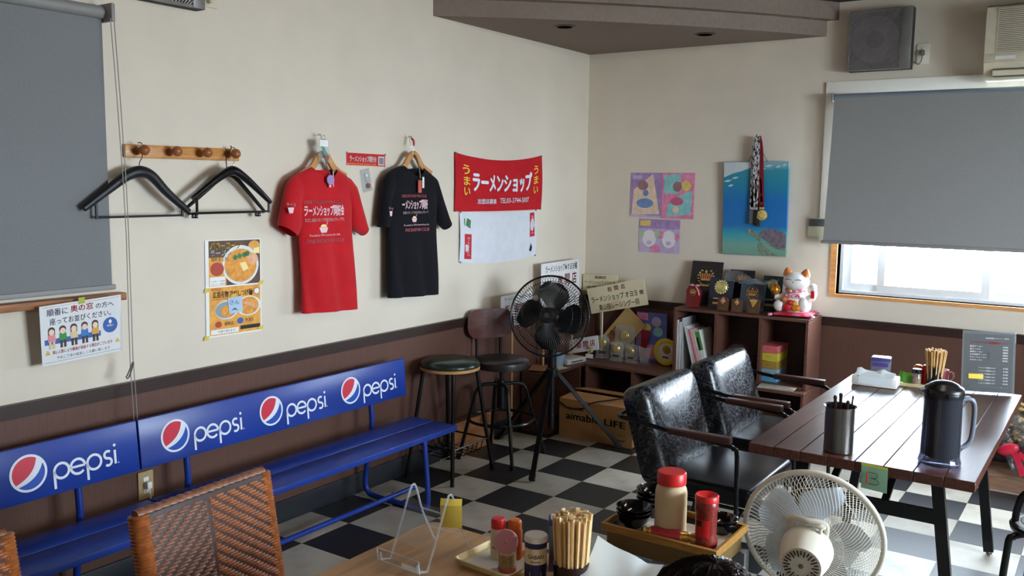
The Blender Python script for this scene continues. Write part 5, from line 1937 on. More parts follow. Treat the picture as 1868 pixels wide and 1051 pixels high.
# clutter on the left low unit
t = thing('router_box', 'white plastic router box on the left low shelf', 'router', (0.13, -0.42, 0.4015), R(80))
MB().rbox(-0.10, 0.10, -0.07, 0.07, 0, 0.035, 0.005).build('case', M('grey_white_plastic', (206, 202, 196), 0.45), t)
MB().rbox(-0.06, 0.06, -0.0712, -0.069, 0.010, 0.022, 0.001, 1).build('front_slot', m_vent, t)
for k, (dx, dy, a, c) in enumerate(((0.0, 0.0, 8, (196, 168, 130)), (0.02, 0.03, -14, (206, 190, 160)), (-0.01, -0.02, 24, (168, 120, 84)))):
    lab = ['brown paper bag lying lowest on the left low shelf', 'cream leaflet on the left low shelf', 'kraft leaflet on top of the papers on the left low shelf'][k]
    t = thing('leaflet', lab, 'paper', (0.125 + dx, -0.72 + dy, 0.4015 + 0.004 * k), R(a), 'papers on the left low shelf')
    b = MB()
    nn = 6
    vs = []
    for e in (0, 1):
        for i in range(nn + 1):
            for j in range(nn + 1):
                vs.append((-0.085 + 0.17 * i / nn, -0.10 + 0.2 * j / nn, 0.0005 + e * 0.001 + 0.0014 * (1 + sin(i * 1.3 + j * 0.7 + k))))
    m = (nn + 1) ** 2
    fs = []
    for i in range(nn):
        for j in range(nn):
            a_ = i * (nn + 1) + j
            fs += [(m + a_, m + a_ + nn + 1, m + a_ + nn + 2, m + a_ + 1), (a_, a_ + 1, a_ + nn + 2, a_ + nn + 1)]
    b.add(vs, fs)
    b.build('sheet', M('leaflet_paper', c, 0.7, var=0.12, vs=12), t, fix=False)
t = thing('plastic_tub', 'pale blue plastic tub behind the black fan guard', 'tub', (0.13, -0.592, 0.4015), 0)
MB().lathe([(0.0, 0.0), (0.046, 0.0), (0.055, 0.075), (0.058, 0.08), (0.058, 0.085), (0.052, 0.085), (0.043, 0.006), (0.0, 0.006)], 26, cap0=False, cap1=False).build('tub', M('pale_blue_plastic', (150, 176, 196), 0.4), t)

# ------------------------------------------------------------------ trophies
m_brass = M('pale_gold', (226, 210, 140), 0.3, metal=0.6, var=0.15, vs=60)
m_acry = glass_mat('tinted_acrylic', (250, 250, 246), 0.84, 0.04, 1.5)
m_plate = M('dark_name_plate', (74, 62, 54), 0.4)


def clear_trophy(label, x, y, w, h, top, medal_r, rz, plate=True, base=0.02):
    t = thing('clear_trophy', label, 'trophy', (x, y, 0.4015), rz, 'clear trophies on the low shelf')
    if top == 'round':
        poly = [(-w / 2, base), (w / 2, base), (w / 2, h - w / 2)] + arc(0, h - w / 2, w / 2, 0, pi, 12)[1:]
    elif top == 'flare':
        poly = [(-w * 0.28, base), (w * 0.28, base), (w / 2, h), (0, h * 0.93), (-w / 2, h)]
    else:
        poly = roundrect(-w / 2, w / 2, base, h, 0.02, 4)
    MB().prism(poly, -0.010, 0.010).build('plaque', m_acry, t)
    MB().rbox(-w * 0.5, w * 0.5, -0.022, 0.022, 0, base, 0.003).build('base', m_clear if top == 'flare' else m_acry, t)
    if medal_r:
        A = aim((0, -1, 0))
        MB().lathe([(0.0, 0.006), (medal_r * 0.6, 0.006), (medal_r * 0.7, 0.003), (medal_r * 0.9, 0.004), (medal_r, 0.0)], 22, c=(0, -0.0105, h * 0.68), A=A, cap0=False).build('medallion', m_brass, t)
    if plate:
        MB().rbox(-w * 0.28, w * 0.28, -0.0125, -0.0102, base + h * 0.08, base + h * 0.2, 0.0008, 1).build('name_plate', m_plate, t)
    return t


clear_trophy('clear arched trophy with a gold medallion, leftmost of the row', 0.245, -0.15, 0.095, 0.17, 'round', 0.033, R(6))
clear_trophy('largest clear trophy, standing behind the others', 0.385, -0.085, 0.145, 0.245, 'square', 0.036, 0, False)
clear_trophy('clear square trophy with a dull round medallion, second in the front row', 0.375, -0.185, 0.092, 0.135, 'square', 0.030, R(-4))
clear_trophy('clear trophy with a small gold medallion, third in the front row', 0.490, -0.185, 0.088, 0.130, 'square', 0.026, R(-6))
clear_trophy('clear flared trophy without a medallion, next to the yellow plaque', 0.598, -0.205, 0.092, 0.130, 'flare', 0, 0, False)
t = thing('gold_badge', 'small gold ornament with a white name card at the left end of the trophies', 'ornament', (0.185, -0.225, 0.4015), R(5))
MB().rbox(-0.036, 0.036, -0.012, 0.012, 0.0, 0.012, 0.002).build('base', m_clear, t)
MB().rbox(-0.028, 0.028, -0.016, -0.0125, 0.006, 0.036, 0.001, 1).build('name_card', m_paper, t)
b = MB()
for k in range(9):
    a = 2 * pi * k / 9
    b.sph((0.012 * cos(a), 0.006 * sin(a), 0.055 + 0.030 * sin(a * 1.7)), 0.010, 0.008, 0.010, 8, 6)
b.build('gold_leaves', m_brass, t, kind='stuff')
t = thing('round_plaque', 'round yellow plaque with a gold number two medal', 'plaque', (0.715, -0.115, 0.4015), R(-6))
A = aim((0, -1, 0))
MB().lathe([(0.0, 0.008), (0.062, 0.008), (0.066, 0.012), (0.088, 0.012), (0.094, 0.006), (0.092, -0.010), (0.0, -0.010)], 40, c=(0, 0, 0.094), A=A, cap0=False, cap1=False).build('rim', M('bright_yellow_plastic', (226, 196, 40), 0.35), t)
MB().lathe([(0.0, 0.0005), (0.063, 0.0)], 36, c=(0, -0.0088, 0.094), A=A, cap0=False, cap1=False).build('face', M('cream_plaque_face', (214, 206, 188), 0.4), t)
md = MB().lathe([(0.0, 0.005), (0.020, 0.005), (0.022, 0.003), (0.029, 0.003), (0.030, 0.0)], 24, c=(0.008, -0.0094, 0.112), A=A, cap0=False).build('medal', M('orange_gold', (206, 156, 60), 0.3, metal=0.6), t)
MB().text('2', 0.001, 0.015, 0.102, 0.122, -0.0148).build('numeral', m_brown, md, fix=False)
MB().rbox(-0.022, 0.026, -0.0112, -0.0094, 0.052, 0.064, 0.0006, 1).build('name_plate', m_plate, t)
k_dblue = M('card_deep_blue', (96, 104, 178), 0.4, var=0.2, vs=20)
cd = stand_in('picture_card', 'purple and blue picture card standing behind the trophies', (0.452, -0.040, 0.4015), 0.232, 0.345, k_dblue,
              [(k_pur, [(0.0, 0.0), (0.3, 0.0), (0.35, 0.6), (0.0, 0.7)]), (k_pink, P4(0.02, 0.84, 0.38, 0.98)), (k_lav, ('d', 0.66, 0.82, 0.16, 0.1)), (k_yel, ('d', 0.35, 0.68, 0.14, 0.09)), (k_aqua, ('d', 0.72, 0.62, 0.16, 0.10)), (k_pink, ('d', 0.55, 0.2, 0.3, 0.15))], thick=0.006)
t = thing('red_ribbon', 'dark red ribbon hanging down the blue picture card', 'ribbon', (0.527, -0.052, 0.4015), 0)
b = MB()
vs = []
for i in range(9):
    q = i / 8
    for s in (-1, 1):
        vs.append((s * (0.031 - 0.012 * q) - 0.03 * q * q, -0.006 * sin(q * 5), 0.218 - 0.2 * q))
b.add(vs, [(2 * i, 2 * i + 1, 2 * i + 3, 2 * i + 2) for i in range(8)])
b.add([(v[0], v[1] - 0.0015, v[2]) for v in vs], [(2 * i, 2 * i + 2, 2 * i + 3, 2 * i + 1) for i in range(8)])
b.build('cloth', M('deep_red_satin', (150, 22, 40), 0.4, var=0.1), t, fix=False)

# ------------------------------------------------------------------ magazines
BZ = 0.4185
mags = [((230, 228, 224), 0.009, 0.335, 0), ((216, 210, 204), 0.008, 0.32, 0), ((236, 236, 236), 0.010, 0.325, 0), ((176, 180, 184), 0.008, 0.35, 0),
        ((234, 232, 228), 0.012, 0.305, 15), ((206, 210, 216), 0.010, 0.30, 15.5), ((214, 120, 130), 0.012, 0.29, 16), ((232, 186, 186), 0.014, 0.29, 16), ((222, 216, 206), 0.014, 0.285, 16), ((234, 234, 230), 0.030, 0.285, 16)]
mlab = ['pale grey magazine, first from the left in the bookcase', 'greyish magazine, second from the left in the bookcase', 'white magazine, third from the left in the bookcase', 'blue-grey magazine, tallest of the upright ones',
        'thick white magazine leaning beside the upright ones', 'thin grey magazine in a clear folder, leaning', 'rose red magazine, leaning among pale ones', 'pink magazine leaning next to the rose one',
        'beige magazine leaning before the green one', 'white catalogue with a green and black cover, last of the leaning row']
x = 0.869
xs = []
for k, (c, w, h, a) in enumerate(mags):
    if k == 4:
        x += 0.082
    t = thing('magazine', mlab[k], 'magazine', (x, -0.298, BZ + 0.001), rot=(0, R(-a), 0), group='magazines in the bookcase')
    mc = M('magazine_cover', c, 0.45, var=0.08, vs=25)
    MB().rbox(0, w, 0.0, 0.21, 0, h, 0.0015, 1).build('cover', mc, t)
    MB().box(0.0015, w - 0.0015, 0.0012, 0.2085, h, h + 0.0006).build('page_edges', m_paper, t)
    if k == 9:
        b = MB()
        b.rect(0.0005, w - 0.0005, h * 0.55, h * 0.985, -0.0006)
        b.m = 1
        b.rect(0.0005, w * 0.45, h * 0.55, h * 0.85, -0.001)
        b.build('cover_print', [M('bright_green_ink', (78, 150, 60), 0.5), m_blki], t, fix=False)
    x += w / max(0.5, cos(R(a))) + 0.0025
    if a:
        x += 0.0

# stacked coloured boxes
cols = [((92, 176, 216), 'bright blue', 0.034), ((150, 184, 206), 'pale blue', 0.048), ((178, 146, 64), 'ochre', 0.048), ((216, 200, 70), 'yellow', 0.052), ((222, 112, 116), 'coral pink', 0.046)]
z = BZ + 0.001
for k, (c, nme, h) in enumerate(cols):
    lab = ['bright blue paper box, lowest of the coloured stack', 'pale blue paper box, second from the bottom of the coloured stack', 'ochre paper box in the middle of the coloured stack', 'yellow paper box, second from the top of the coloured stack', 'coral pink paper box on top of the coloured stack'][k]
    t = thing('paper_box', lab, 'box', (1.475, -0.17, z), R(-2 + 1.5 * (k % 2)), 'coloured boxes stacked in the bookcase')
    MB().rbox(-0.058, 0.058, -0.095, 0.095, 0, h - 0.001, 0.002, 1).build('carton', M('coloured_carton', c, 0.5, var=0.05), t)
    MB().text('ニチバン', -0.016, 0.016, h * 0.45, h * 0.45 + 0.009, -0.0955, 0.0).build('print', m_blki, t, fix=False)
    z += h
t = thing('plastic_bag', 'crumpled clear plastic bag in the middle compartment of the bookcase', 'bag', (1.235, -0.15, BZ + 0.001), 0)
b = MB()
b.sph((0, 0, 0.095), 0.085, 0.06, 0.095, 18, 12)
rr = random.Random(3)
b.v = [(p[0] + rr.uniform(-0.012, 0.012), p[1] + rr.uniform(-0.01, 0.01), max(0.0, p[2] + rr.uniform(-0.012, 0.012))) for p in b.v]
b.build('film', m_film, t)
t = thing('wire_headset', 'dark coiled cable standing beside the plastic bag in the bookcase', 'cable', (1.372, -0.20, BZ + 0.001), 0)
MB().ring((0, 0, 0.085), 0.055, 0.004, Matrix.Rotation(R(90), 3, 'X') @ Matrix.Rotation(R(20), 3, 'Y'), 26, 6).build('coil', m_blkpl, t)
MB().ring((0.006, 0.012, 0.075), 0.068, 0.004, Matrix.Rotation(R(84), 3, 'X'), 26, 6).build('coil', m_blkpl, t)

# papers on the lower ledge, right end
t = thing('paper_bundle', 'folded printed papers lying on the low shelf before the bookcase', 'paper', (1.56, -0.345, 0.4015), R(4))
for k in range(4):
    MB().box(-0.115 + 0.004 * k, 0.105 + 0.003 * k, -0.032, 0.03, 0.0042 * k, 0.0042 * k + 0.0036).build('sheet', M('newsprint', (206, 196, 186), 0.7, var=0.08, vs=40), t)

# ------------------------------------------------------------------ plaques on the bookcase
TZ = 0.838
m_cred = M('crown_red_enamel', (176, 58, 44), 0.35)
m_velb = M('black_lacquer', (30, 26, 28), 0.25, var=0.1)
m_veln = M('dark_blue_lacquer', (40, 44, 58), 0.28, var=0.1)
m_slate = M('slate_lacquer', (62, 74, 86), 0.3, var=0.1)
m_crd = M('dark_red_lacquer', (120, 22, 26), 0.22, var=0.15)
m_wbrn = M('brown_plaque_wood', (96, 62, 38), 0.35, var=0.2, vs=20)
m_rosg = M('rose_gold', (226, 186, 150), 0.3, metal=0.7)


def crown(b, cx, cz, s, y):
    """gold crown with red panels; m 0 gold, 1 red"""
    b.m = 0
    A = aim((0, -1, 0))
    b.box(cx - 0.42 * s, cx + 0.42 * s, y - 0.006, y, cz - 0.42 * s, cz - 0.26 * s)
    b.m = 1
    for k in range(5):
        u = -0.36 + 0.18 * k
        b.prism([(cx + (u - 0.06) * s, cz - 0.25 * s), (cx + (u + 0.06) * s, cz - 0.25 * s), (cx + (u * 1.25 + 0.05) * s, cz + 0.16 * s), (cx + (u * 1.25 - 0.05) * s, cz + 0.16 * s)], y - 0.004, y)
    b.m = 0
    for k in range(6):
        u = -0.45 + 0.18 * k
        b.prism([(cx + (u - 0.025) * s, cz - 0.26 * s), (cx + (u + 0.025) * s, cz - 0.26 * s), (cx + (u * 1.25 + 0.025) * s, cz + 0.22 * s), (cx + (u * 1.25 - 0.025) * s, cz + 0.22 * s)], y - 0.006, y)
    b.box(cx - 0.03 * s, cx + 0.03 * s, y - 0.006, y, cz + 0.2 * s, cz + 0.5 * s)
    b.box(cx - 0.10 * s, cx + 0.10 * s, y - 0.006, y, cz + 0.32 * s, cz + 0.40 * s)


def laurel(b, cx, cz, s, y):
    b.m = 0
    for side in (-1, 1):
        for k in range(8):
            a = R(-100 + 22 * k) if side > 0 else pi - R(-100 + 22 * k)
            px, pz = cx + 0.62 * s * cos(a), cz + 0.62 * s * sin(a)
            b.sph((px, y - 0.003, pz), 0.10 * s, 0.004, 0.055 * s, 8, 5)


def plaque(label, x, y, w, h, mat, lean, emb, rz=0.0, poly=None, th=0.012):
    t = thing('award_plaque', label, 'plaque', (x, y, TZ + 0.001), rot=(R(-lean), 0, rz), group='award plaques on the bookcase')
    pts = poly or [(-w / 2, 0), (w / 2, 0), (w / 2, h), (-w / 2, h)]
    MB().prism(pts, -th, 0).build('board', mat, t)
    b = MB()
    mats = emb(b, w, h, -th - 0.0005)
    b.build('emblem', mats, t)
    return t


def e_crown(s, zf, foot=True):
    def f(b, w, h, y):
        laurel(b, 0, h * zf, s, y)
        crown(b, 0, h * zf + 0.1 * s, s * 0.9, y)
        if foot:
            b.box(-0.35 * s, 0.35 * s, y - 0.004, y, h * zf - 0.72 * s, h * zf - 0.6 * s)
        return [m_gold, m_cred]
    return f


def e_disc(r, zf):
    def f(b, w, h, y):
        b.lathe([(0.0, 0.006), (r * 0.6, 0.006), (r * 0.72, 0.003), (r * 0.85, 0.005), (r, 0.0)], 24, c=(0, y, h * zf), A=aim((0, -1, 0)), cap0=False)
        for k in range(16):
            a = 2 * pi * k / 16
            b.sph((r * 1.04 * cos(a), y - 0.002, h * zf + r * 1.04 * sin(a)), r * 0.16, 0.003, r * 0.16, 8, 5)
        b.box(-w * 0.3, w * 0.3, y - 0.002, y, h * 0.13, h * 0.2)
        b.box(-w * 0.3, w * 0.1, y - 0.002, y, h * 0.3, h * 0.34)
        return [m_brass]
    return f


def e_shield(s, zf, kind):
    def f(b, w, h, y):
        z = h * zf
        if kind == 'tri':
            b.prism([(0, z - s), (s * 0.9, z + s * 0.6), (0, z + s * 0.75), (-s * 0.9, z + s * 0.6)], y - 0.004, y)
            b.prism([(0, z - s * 0.55), (s * 0.5, z + s * 0.35), (-s * 0.5, z + s * 0.35)], y - 0.007, y - 0.004)
        else:
            b.prism([(0, z - s * 0.8), (s * 0.7, z), (0, z + s), (-s * 0.7, z)], y - 0.004, y)
            b.sph((0, y - 0.004, z), s * 0.3, 0.005, s * 0.3, 10, 6)
        b.m = 1
        b.box(-w * 0.28, w * 0.28, y - 0.0015, y, h * 0.12, h * 0.24)
        return [m_gold if kind == 'tri' else m_rosg, m_steel]
    return f


plaque('large black plaque with a gold and red crown, leftmost on the bookcase', 0.965, -0.105, 0.215, 0.295, m_velb, 14, e_crown(0.085, 0.64))
hexp = [(-0.045, 0), (0.045, 0), (0.05, 0.105), (0.02, 0.15), (-0.03, 0.15), (-0.05, 0.11)]
t = plaque('small dark red plaque with a gold crown and pink bow', 0.948, -0.235, 0.10, 0.15, m_crd, 12, e_crown(0.036, 0.66, False), R(-4), hexp, 0.02)
b = MB()
for s in (-1, 1):
    b.sph((s * 0.02 + 0.005, -0.024, 0.143), 0.018, 0.006, 0.008, 10, 6)
b.tube([(0.01, -0.022, 0.14), (0.035, -0.024, 0.11), (0.045, -0.022, 0.08)], 0.005, 6)
b.build('bow', M('pale_pink_ribbon', (214, 150, 150), 0.5), t)
plaque('dark blue plaque with a round gold medallion', 1.112, -0.185, 0.158, 0.20, m_veln, 12, e_disc(0.040, 0.7))
plaque('black plaque with a crown, half hidden at the back of the bookcase', 1.205, -0.080, 0.162, 0.25, m_velb, 12, e_crown(0.05, 0.78))
plaque('slate blue plaque with a gold crown wreath', 1.315, -0.165, 0.158, 0.20, m_slate, 12, e_crown(0.062, 0.58))
plaque('dark teal plaque beside the lucky cat', 1.415, -0.085, 0.125, 0.225, M('dark_teal_lacquer', (46, 66, 72), 0.25, var=0.15), 10, e_disc(0.03, 0.75))
sh = lambda w, h: [(-w / 2, 0), (w / 2, 0), (w / 2 * 1.02, h * 0.85), (0, h), (-w / 2 * 1.02, h * 0.85)]
plaque('small brown wooden plaque with a diamond emblem, left of three', 1.165, -0.262, 0.07, 0.092, m_wbrn, 10, e_shield(0.026, 0.66, 'dia'), 0, sh(0.07, 0.092), 0.014)
plaque('small brown wooden plaque with a star emblem, middle of three', 1.258, -0.265, 0.068, 0.090, m_wbrn, 10, e_shield(0.024, 0.66, 'dia'), R(3), sh(0.068, 0.09), 0.014)
plaque('small brown wooden plaque with a gold triangle shield, right of three', 1.365, -0.268, 0.078, 0.104, m_wbrn, 10, e_shield(0.030, 0.64, 'tri'), R(-2), sh(0.078, 0.104), 0.014)
t = thing('plastic_wrap', 'clear cellophane wrapping sagging over the plaques', 'wrapping', (1.30, -0.125, TZ + 0.20), 0)
b = MB()
rr = random.Random(11)
nu, nv = 14, 8
vs = []
for i in range(nu + 1):
    for j in range(nv + 1):
        u, v = i / nu, j / nv
        vs.append((-0.17 + 0.34 * u, -0.07 + 0.02 * sin(u * 9) + 0.08 * v + rr.uniform(-0.006, 0.006), -0.02 + 0.07 * v * (0.6 + 0.4 * sin(u * 5 + 1)) + rr.uniform(-0.006, 0.006)))
fs = [(i * (nv + 1) + j, (i + 1) * (nv + 1) + j, (i + 1) * (nv + 1) + j + 1, i * (nv + 1) + j + 1) for i in range(nu) for j in range(nv)]
b.add(vs, fs)
b.build('film', m_film, t, fix=False)

# ------------------------------------------------------------------ lucky cat
m_cer = M('white_glazed_ceramic', (240, 236, 230), 0.15, var=0.03, coat=0.4)
m_earo = M('orange_glaze', (196, 110, 50), 0.2, var=0.15, vs=50)
m_patt = M('pink_flower_cloth', (206, 96, 120), 0.5, col2=(240, 200, 208), vs=60, ramp=(0.45, 0.55))
m_credg = M('red_glaze', (206, 40, 40), 0.18)
m_oran = M('orange_gold_glaze', (214, 132, 40), 0.2, var=0.1)
ct = thing('lucky_cat', 'white ceramic beckoning cat with orange ears holding a gold egg', 'figurine', (1.60, -0.165, TZ + 0.028), 0)
MB().lathe([(0.0, 0.0), (0.075, 0.0), (0.088, 0.02), (0.09, 0.05), (0.082, 0.085), (0.068, 0.115), (0.055, 0.135), (0.0, 0.15)], 30, cap0=False, cap1=False).build('body', m_cer, ct)
hd = MB().sph((-0.003, -0.012, 0.185), 0.080, 0.070, 0.060, 28, 18).build('head', m_cer, ct)
for s in (-1, 1):
    e = MB()
    e.lathe([(0.032, 0.0), (0.027, 0.018), (0.016, 0.036), (0.004, 0.046), (0.0, 0.047)], 14, c=(s * 0.052 - 0.003, -0.010, 0.222), A=aim((s * 0.25, -0.05, 1)), cap1=False)
    e.build('ear', m_earo, hd)
f = MB()
for s in (-1, 1):
    f.tube(smooth([(s * 0.03 - 0.018, -0.083, 0.198), (s * 0.03, -0.085, 0.204), (s * 0.03 + 0.016, -0.081, 0.198)], 4), 0.0015, 5)
f.sph((-0.002, -0.082, 0.186), 0.004, 0.003, 0.003, 8, 5)
f.build('face', m_blki, hd)
MB().ring((-0.003, -0.008, 0.135), 0.058, 0.010, Matrix.Rotation(R(6), 3, 'X'), 30, 8).build('collar', m_patt, ct)
bl = MB().sph((-0.02, -0.070, 0.130), 0.012, 0.012, 0.012, 14, 9).build('bell', m_gold, ct)
MB().tube(smooth([(0.075, -0.02, 0.08), (0.105, -0.03, 0.10), (0.112, -0.032, 0.135), (0.108, -0.036, 0.160)], 5), [0.026] * 5 + [0.022] * 5 + [0.018] * 5 + [0.02], 14).build('raised_paw', m_cer, ct)
MB().sph((0.107, -0.037, 0.162), 0.023, 0.022, 0.020, 14, 9).build('paw_tip', m_cer, ct)
MB().rbox(0.100, 0.122, -0.058, -0.05, 0.092, 0.138, 0.003).build('red_patch', m_credg, ct)
MB().tube(smooth([(-0.06, -0.03, 0.09), (-0.09, -0.045, 0.082), (-0.118, -0.05, 0.088)], 5), [0.026] * 5 + [0.022] * 5 + [0.02], 12).build('lowered_paw', m_cer, ct)
eg = MB().sph((-0.118, -0.052, 0.128), 0.029, 0.029, 0.038, 20, 14).build('gold_egg', M('amber_gold', (206, 130, 36), 0.18, metal=0.7, var=0.2, vs=50), ct, label='shiny golden egg')
MB().ring((-0.118, -0.052, 0.128), 0.0295, 0.002, None, 26, 6).build('egg_band', m_gold, eg)
MB().sph((-0.085, -0.072, 0.035), 0.034, 0.026, 0.036, 16, 10).build('foot', m_cer, ct)
MB().sph((0.062, -0.068, 0.05), 0.030, 0.024, 0.045, 16, 10).build('foot', m_cer, ct)
for (x, z, r, m) in ((-0.03, 0.032, 0.026, m_credg), (-0.012, 0.06, 0.018, m_credg), (0.018, 0.028, 0.022, m_oran), (0.032, 0.03, 0.020, m_oran), (0.012, 0.058, 0.018, m_oran), (-0.05, 0.078, 0.018, m_earo)):
    MB().sph((x, -0.085, z), r, 0.018, r, 14, 9).build('fruit_ornament', m, ct)
MB().rbox(-0.05, 0.045, -0.088, -0.055, 0.085, 0.115, 0.010).build('bib', m_patt, ct, label='pink flowered bib')
cu = thing('cat_cushion', 'square red and pink cushion under the lucky cat', 'cushion', (1.588, -0.165, TZ + 0.001), R(8))
b = MB()
nn = 12
vs = []
for e in (0, 1):
    for i in range(nn + 1):
        for j in range(nn + 1):
            u, v = i / nn * 2 - 1, j / nn * 2 - 1
            h = (max(0.0, (1 - u ** 4) * (1 - v ** 4))) ** 0.4
            ins = 1 - 0.06 * (1 - abs(u)) * (abs(v) > 0.99) - 0.06 * (1 - abs(v)) * (abs(u) > 0.99)
            vs.append((u * 0.125 * ins, v * 0.118 * ins, 0.012 + (0.014 * h if e else -0.0118 * h)))
m = (nn + 1) ** 2
fs = []
for i in range(nn):
    for j in range(nn):
        a = i * (nn + 1) + j
        fs += [(m + a, m + a + nn + 1, m + a + nn + 2, m + a + 1), (a, a + 1, a + nn + 2, a + nn + 1)]
b.add(vs, fs)
b.build('pad', M('crimson_satin', (206, 40, 62), 0.45, col2=(232, 120, 150), vs=26, ramp=(0.5, 0.62)), cu)
for (u, v) in ((-1, -1), (1, -1), (1, 1), (-1, 1)):
    MB().sph((u * 0.125, v * 0.118, 0.012), 0.016, 0.014, 0.010, 12, 8).build('tassel', m_patt, cu)

# ------------------------------------------------------------------ cardboard box and plank on the floor
m_card = M('brown_cardboard', (184, 138, 88), 0.75, var=0.06, vs=10, bump=0.08, bs=120)
m_cgreen = M('printed_box_green', (36, 92, 48), 0.7)
cb = thing('cardboard_box', 'brown cardboard box with green aimable LIFE lettering on the floor', 'box', (0.557, -0.81, 0), 0)
w, d, h = 0.265, 0.37, 0.246
b = MB()
th = 0.005
b.box(-w, w, 0, th, 0, h)
b.box(-w, w, d - th, d, 0, h)
b.box(-w, -w + th, th, d - th, 0, h)
b.box(w - th, w, th, d - th, 0, h)
b.box(-w, w, th, d - th, 0, th)
b.build('carton', m_card, cb)
for (p, hgt, ang, nm) in (((-w, 0, h), 'f', 3, 0), ((-w, d, h), 'b', 9, 1)):
    f = MB()
    if hgt == 'f':
        T_ = Matrix.Translation((0, 0, h)) @ Matrix.Rotation(R(ang), 4, 'X')
        f.T = T_
        f.box(-w, w, 0, d * 0.50, 0.0, 0.004)
    else:
        T_ = Matrix.Translation((0, d, h)) @ Matrix.Rotation(R(-ang), 4, 'X')
        f.T = T_
        f.box(-w, w, -d * 0.48, 0, 0.0, 0.004)
    f.build('flap', m_card, cb)
b = MB()
for (s_, a_, c_, z0_, z1_) in (('aimable', -w + 0.05, w - 0.235, 0.118, 0.168), ('LIFE', w - 0.20, w - 0.05, 0.118, 0.160), ('エイ味', -w + 0.062, -w + 0.18, 0.182, 0.205)):
    MB().text(s_, a_, c_, z0_, z1_, -0.0006, 0.028).build('lettering', m_cgreen, cb, fix=False)
for k in range(4):
    b.tube([(w - 0.10 + 0.016 * k, -0.0008, 0.062), (w - 0.104 + 0.016 * k, -0.0008, 0.078)], 0.0012, 5)
b.flat([(w - 0.115, 0.05), (w - 0.10, 0.034), (w - 0.055, 0.034), (w - 0.04, 0.05), (w - 0.055, 0.042), (w - 0.10, 0.042)], -0.0006)
b.build('emblem', m_cgreen, cb, fix=False, kind='stuff')
t = thing('power_cable', 'black cable draped over the cardboard box', 'cable', (0.557, -0.81, 0.0), 0)
MB().tube(smooth([(-0.264, -0.006, 0.225), (-0.18, -0.007, 0.19), (-0.06, -0.008, 0.215), (-0.02, -0.008, 0.252), (0.08, 0.09, 0.268), (0.14, 0.2, 0.272), (0.17, 0.34, 0.272), (0.19, 0.43, 0.30)], 6), 0.004, 8).build('cable', m_blkpl, t)
t = thing('wooden_plank', 'offcut of orange-brown plywood leaning on the wall behind the stools', 'plank', (0.045, -1.40, 0), rot=(0, R(-5), 0))
MB().rbox(-0.006, 0.006, -0.24, 0.20, 0, 0.20, 0.002, 1).build('board', M('orange_plywood', (170, 112, 66), 0.5, var=0.2, vs=6, stretch=(10, 1.5, 10)), t)

# ------------------------------------------------------------------ things on table B
TB = 0.7006
m_tissue = M('napkin_paper', (226, 234, 236), 0.8, var=0.02)
t = thing('napkin_pack', 'white napkin pack with loose napkins on the plank table', 'napkins', (2.325, -1.275, TB), R(3))
MB().rbox(-0.100, 0.100, -0.055, 0.055, 0, 0.045, 0.006).build('pack', m_white, t)
b = MB()
vs = []
nu, nv = 10, 6
for i in range(nu + 1):
    for j in range(nv + 1):
        u, v = i / nu * 2 - 1, j / nv * 2 - 1
        vs.append((u * 0.085, v * 0.045 - 0.005, 0.0465 + 0.030 * (1 - abs(v)) * (0.5 + 0.5 * abs(sin(u * 2.6 + 0.6))) + 0.004 * sin(i * 2.1)))
b.add(vs, [(i * (nv + 1) + j, (i + 1) * (nv + 1) + j, (i + 1) * (nv + 1) + j + 1, i * (nv + 1) + j + 1) for i in range(nu) for j in range(nv)])
b.add([(-0.07, -0.0555, 0.012), (0.085, -0.0575, 0.012), (0.08, -0.056, 0.046), (0.06, -0.02, 0.066), (-0.05, -0.02, 0.06), (-0.07, -0.056, 0.046)], [(0, 1, 2, 5), (5, 2, 3, 4)])
b.build('loose_napkins', m_tissue, t, fix=False)
m_purp = M('purple_tin_print', (72, 58, 130), 0.35)
m_silv = M('silver_tin', (120, 122, 136), 0.3, metal=0.5, var=0.1, vs=14)


def nori_tin(label, loc, rz, h, w=0.04, d=0.04):
    t = thing('seaweed_tin', label, 'tin', loc, rz)
    MB().rbox(-w, w, -d, d, 0, h - 0.014, 0.005).build('body', m_silv, t)
    MB().rbox(-w - 0.001, w + 0.001, -d - 0.001, d + 0.001, h - 0.016, h, 0.004).build('lid', m_purp, t)
    MB().rbox(-w + 0.004, w - 0.004, -d + 0.004, d - 0.004, h - 0.002, h + 0.002, 0.0015, 1).build('lid_label', m_lam, t)
    for (z0_, z1_) in ((h * 0.62, h * 0.78), (0.006, h * 0.2)):
        MB().rect(-w * 0.8, w * 0.8, z0_, z1_, -d - 0.0006).build('print', m_purp, t, fix=False)
    return t


nori_tin('square silver tin with a purple lid behind the napkins', (2.315, -1.135, TB), R(6), 0.112, 0.044, 0.036)


def small_tray(label, loc, rz, W, D, mat, paper=True):
    t = thing('condiment_tray', label, 'tray', loc, rz)
    b = MB()
    out = roundrect(-W / 2, W / 2, -D / 2, D / 2, 0.016, 4)
    n = len(out)
    rings = [(1.0 - 0.10, 0.0), (1.0, 0.016), (0.965, 0.017), (0.89, 0.004)]
    vs = []
    for (s, z) in rings:
        vs += [(p[0] * s, p[1] * (1 - (1 - s) * W / D), z) for p in out]
    fs = [tuple(range(n - 1, -1, -1)), tuple(3 * n + i for i in range(n))]
    for k in range(3):
        for i in range(n):
            j = (i + 1) % n
            fs.append((k * n + i, k * n + j, (k + 1) * n + j, (k + 1) * n + i))
    b.add(vs, fs)
    b.build('tray', mat, t)
    if paper:
        MB().box(-W * 0.38, W * 0.38, -D * 0.36, D * 0.36, 0.0042, 0.0050).build('liner', m_paper, t)
    return t


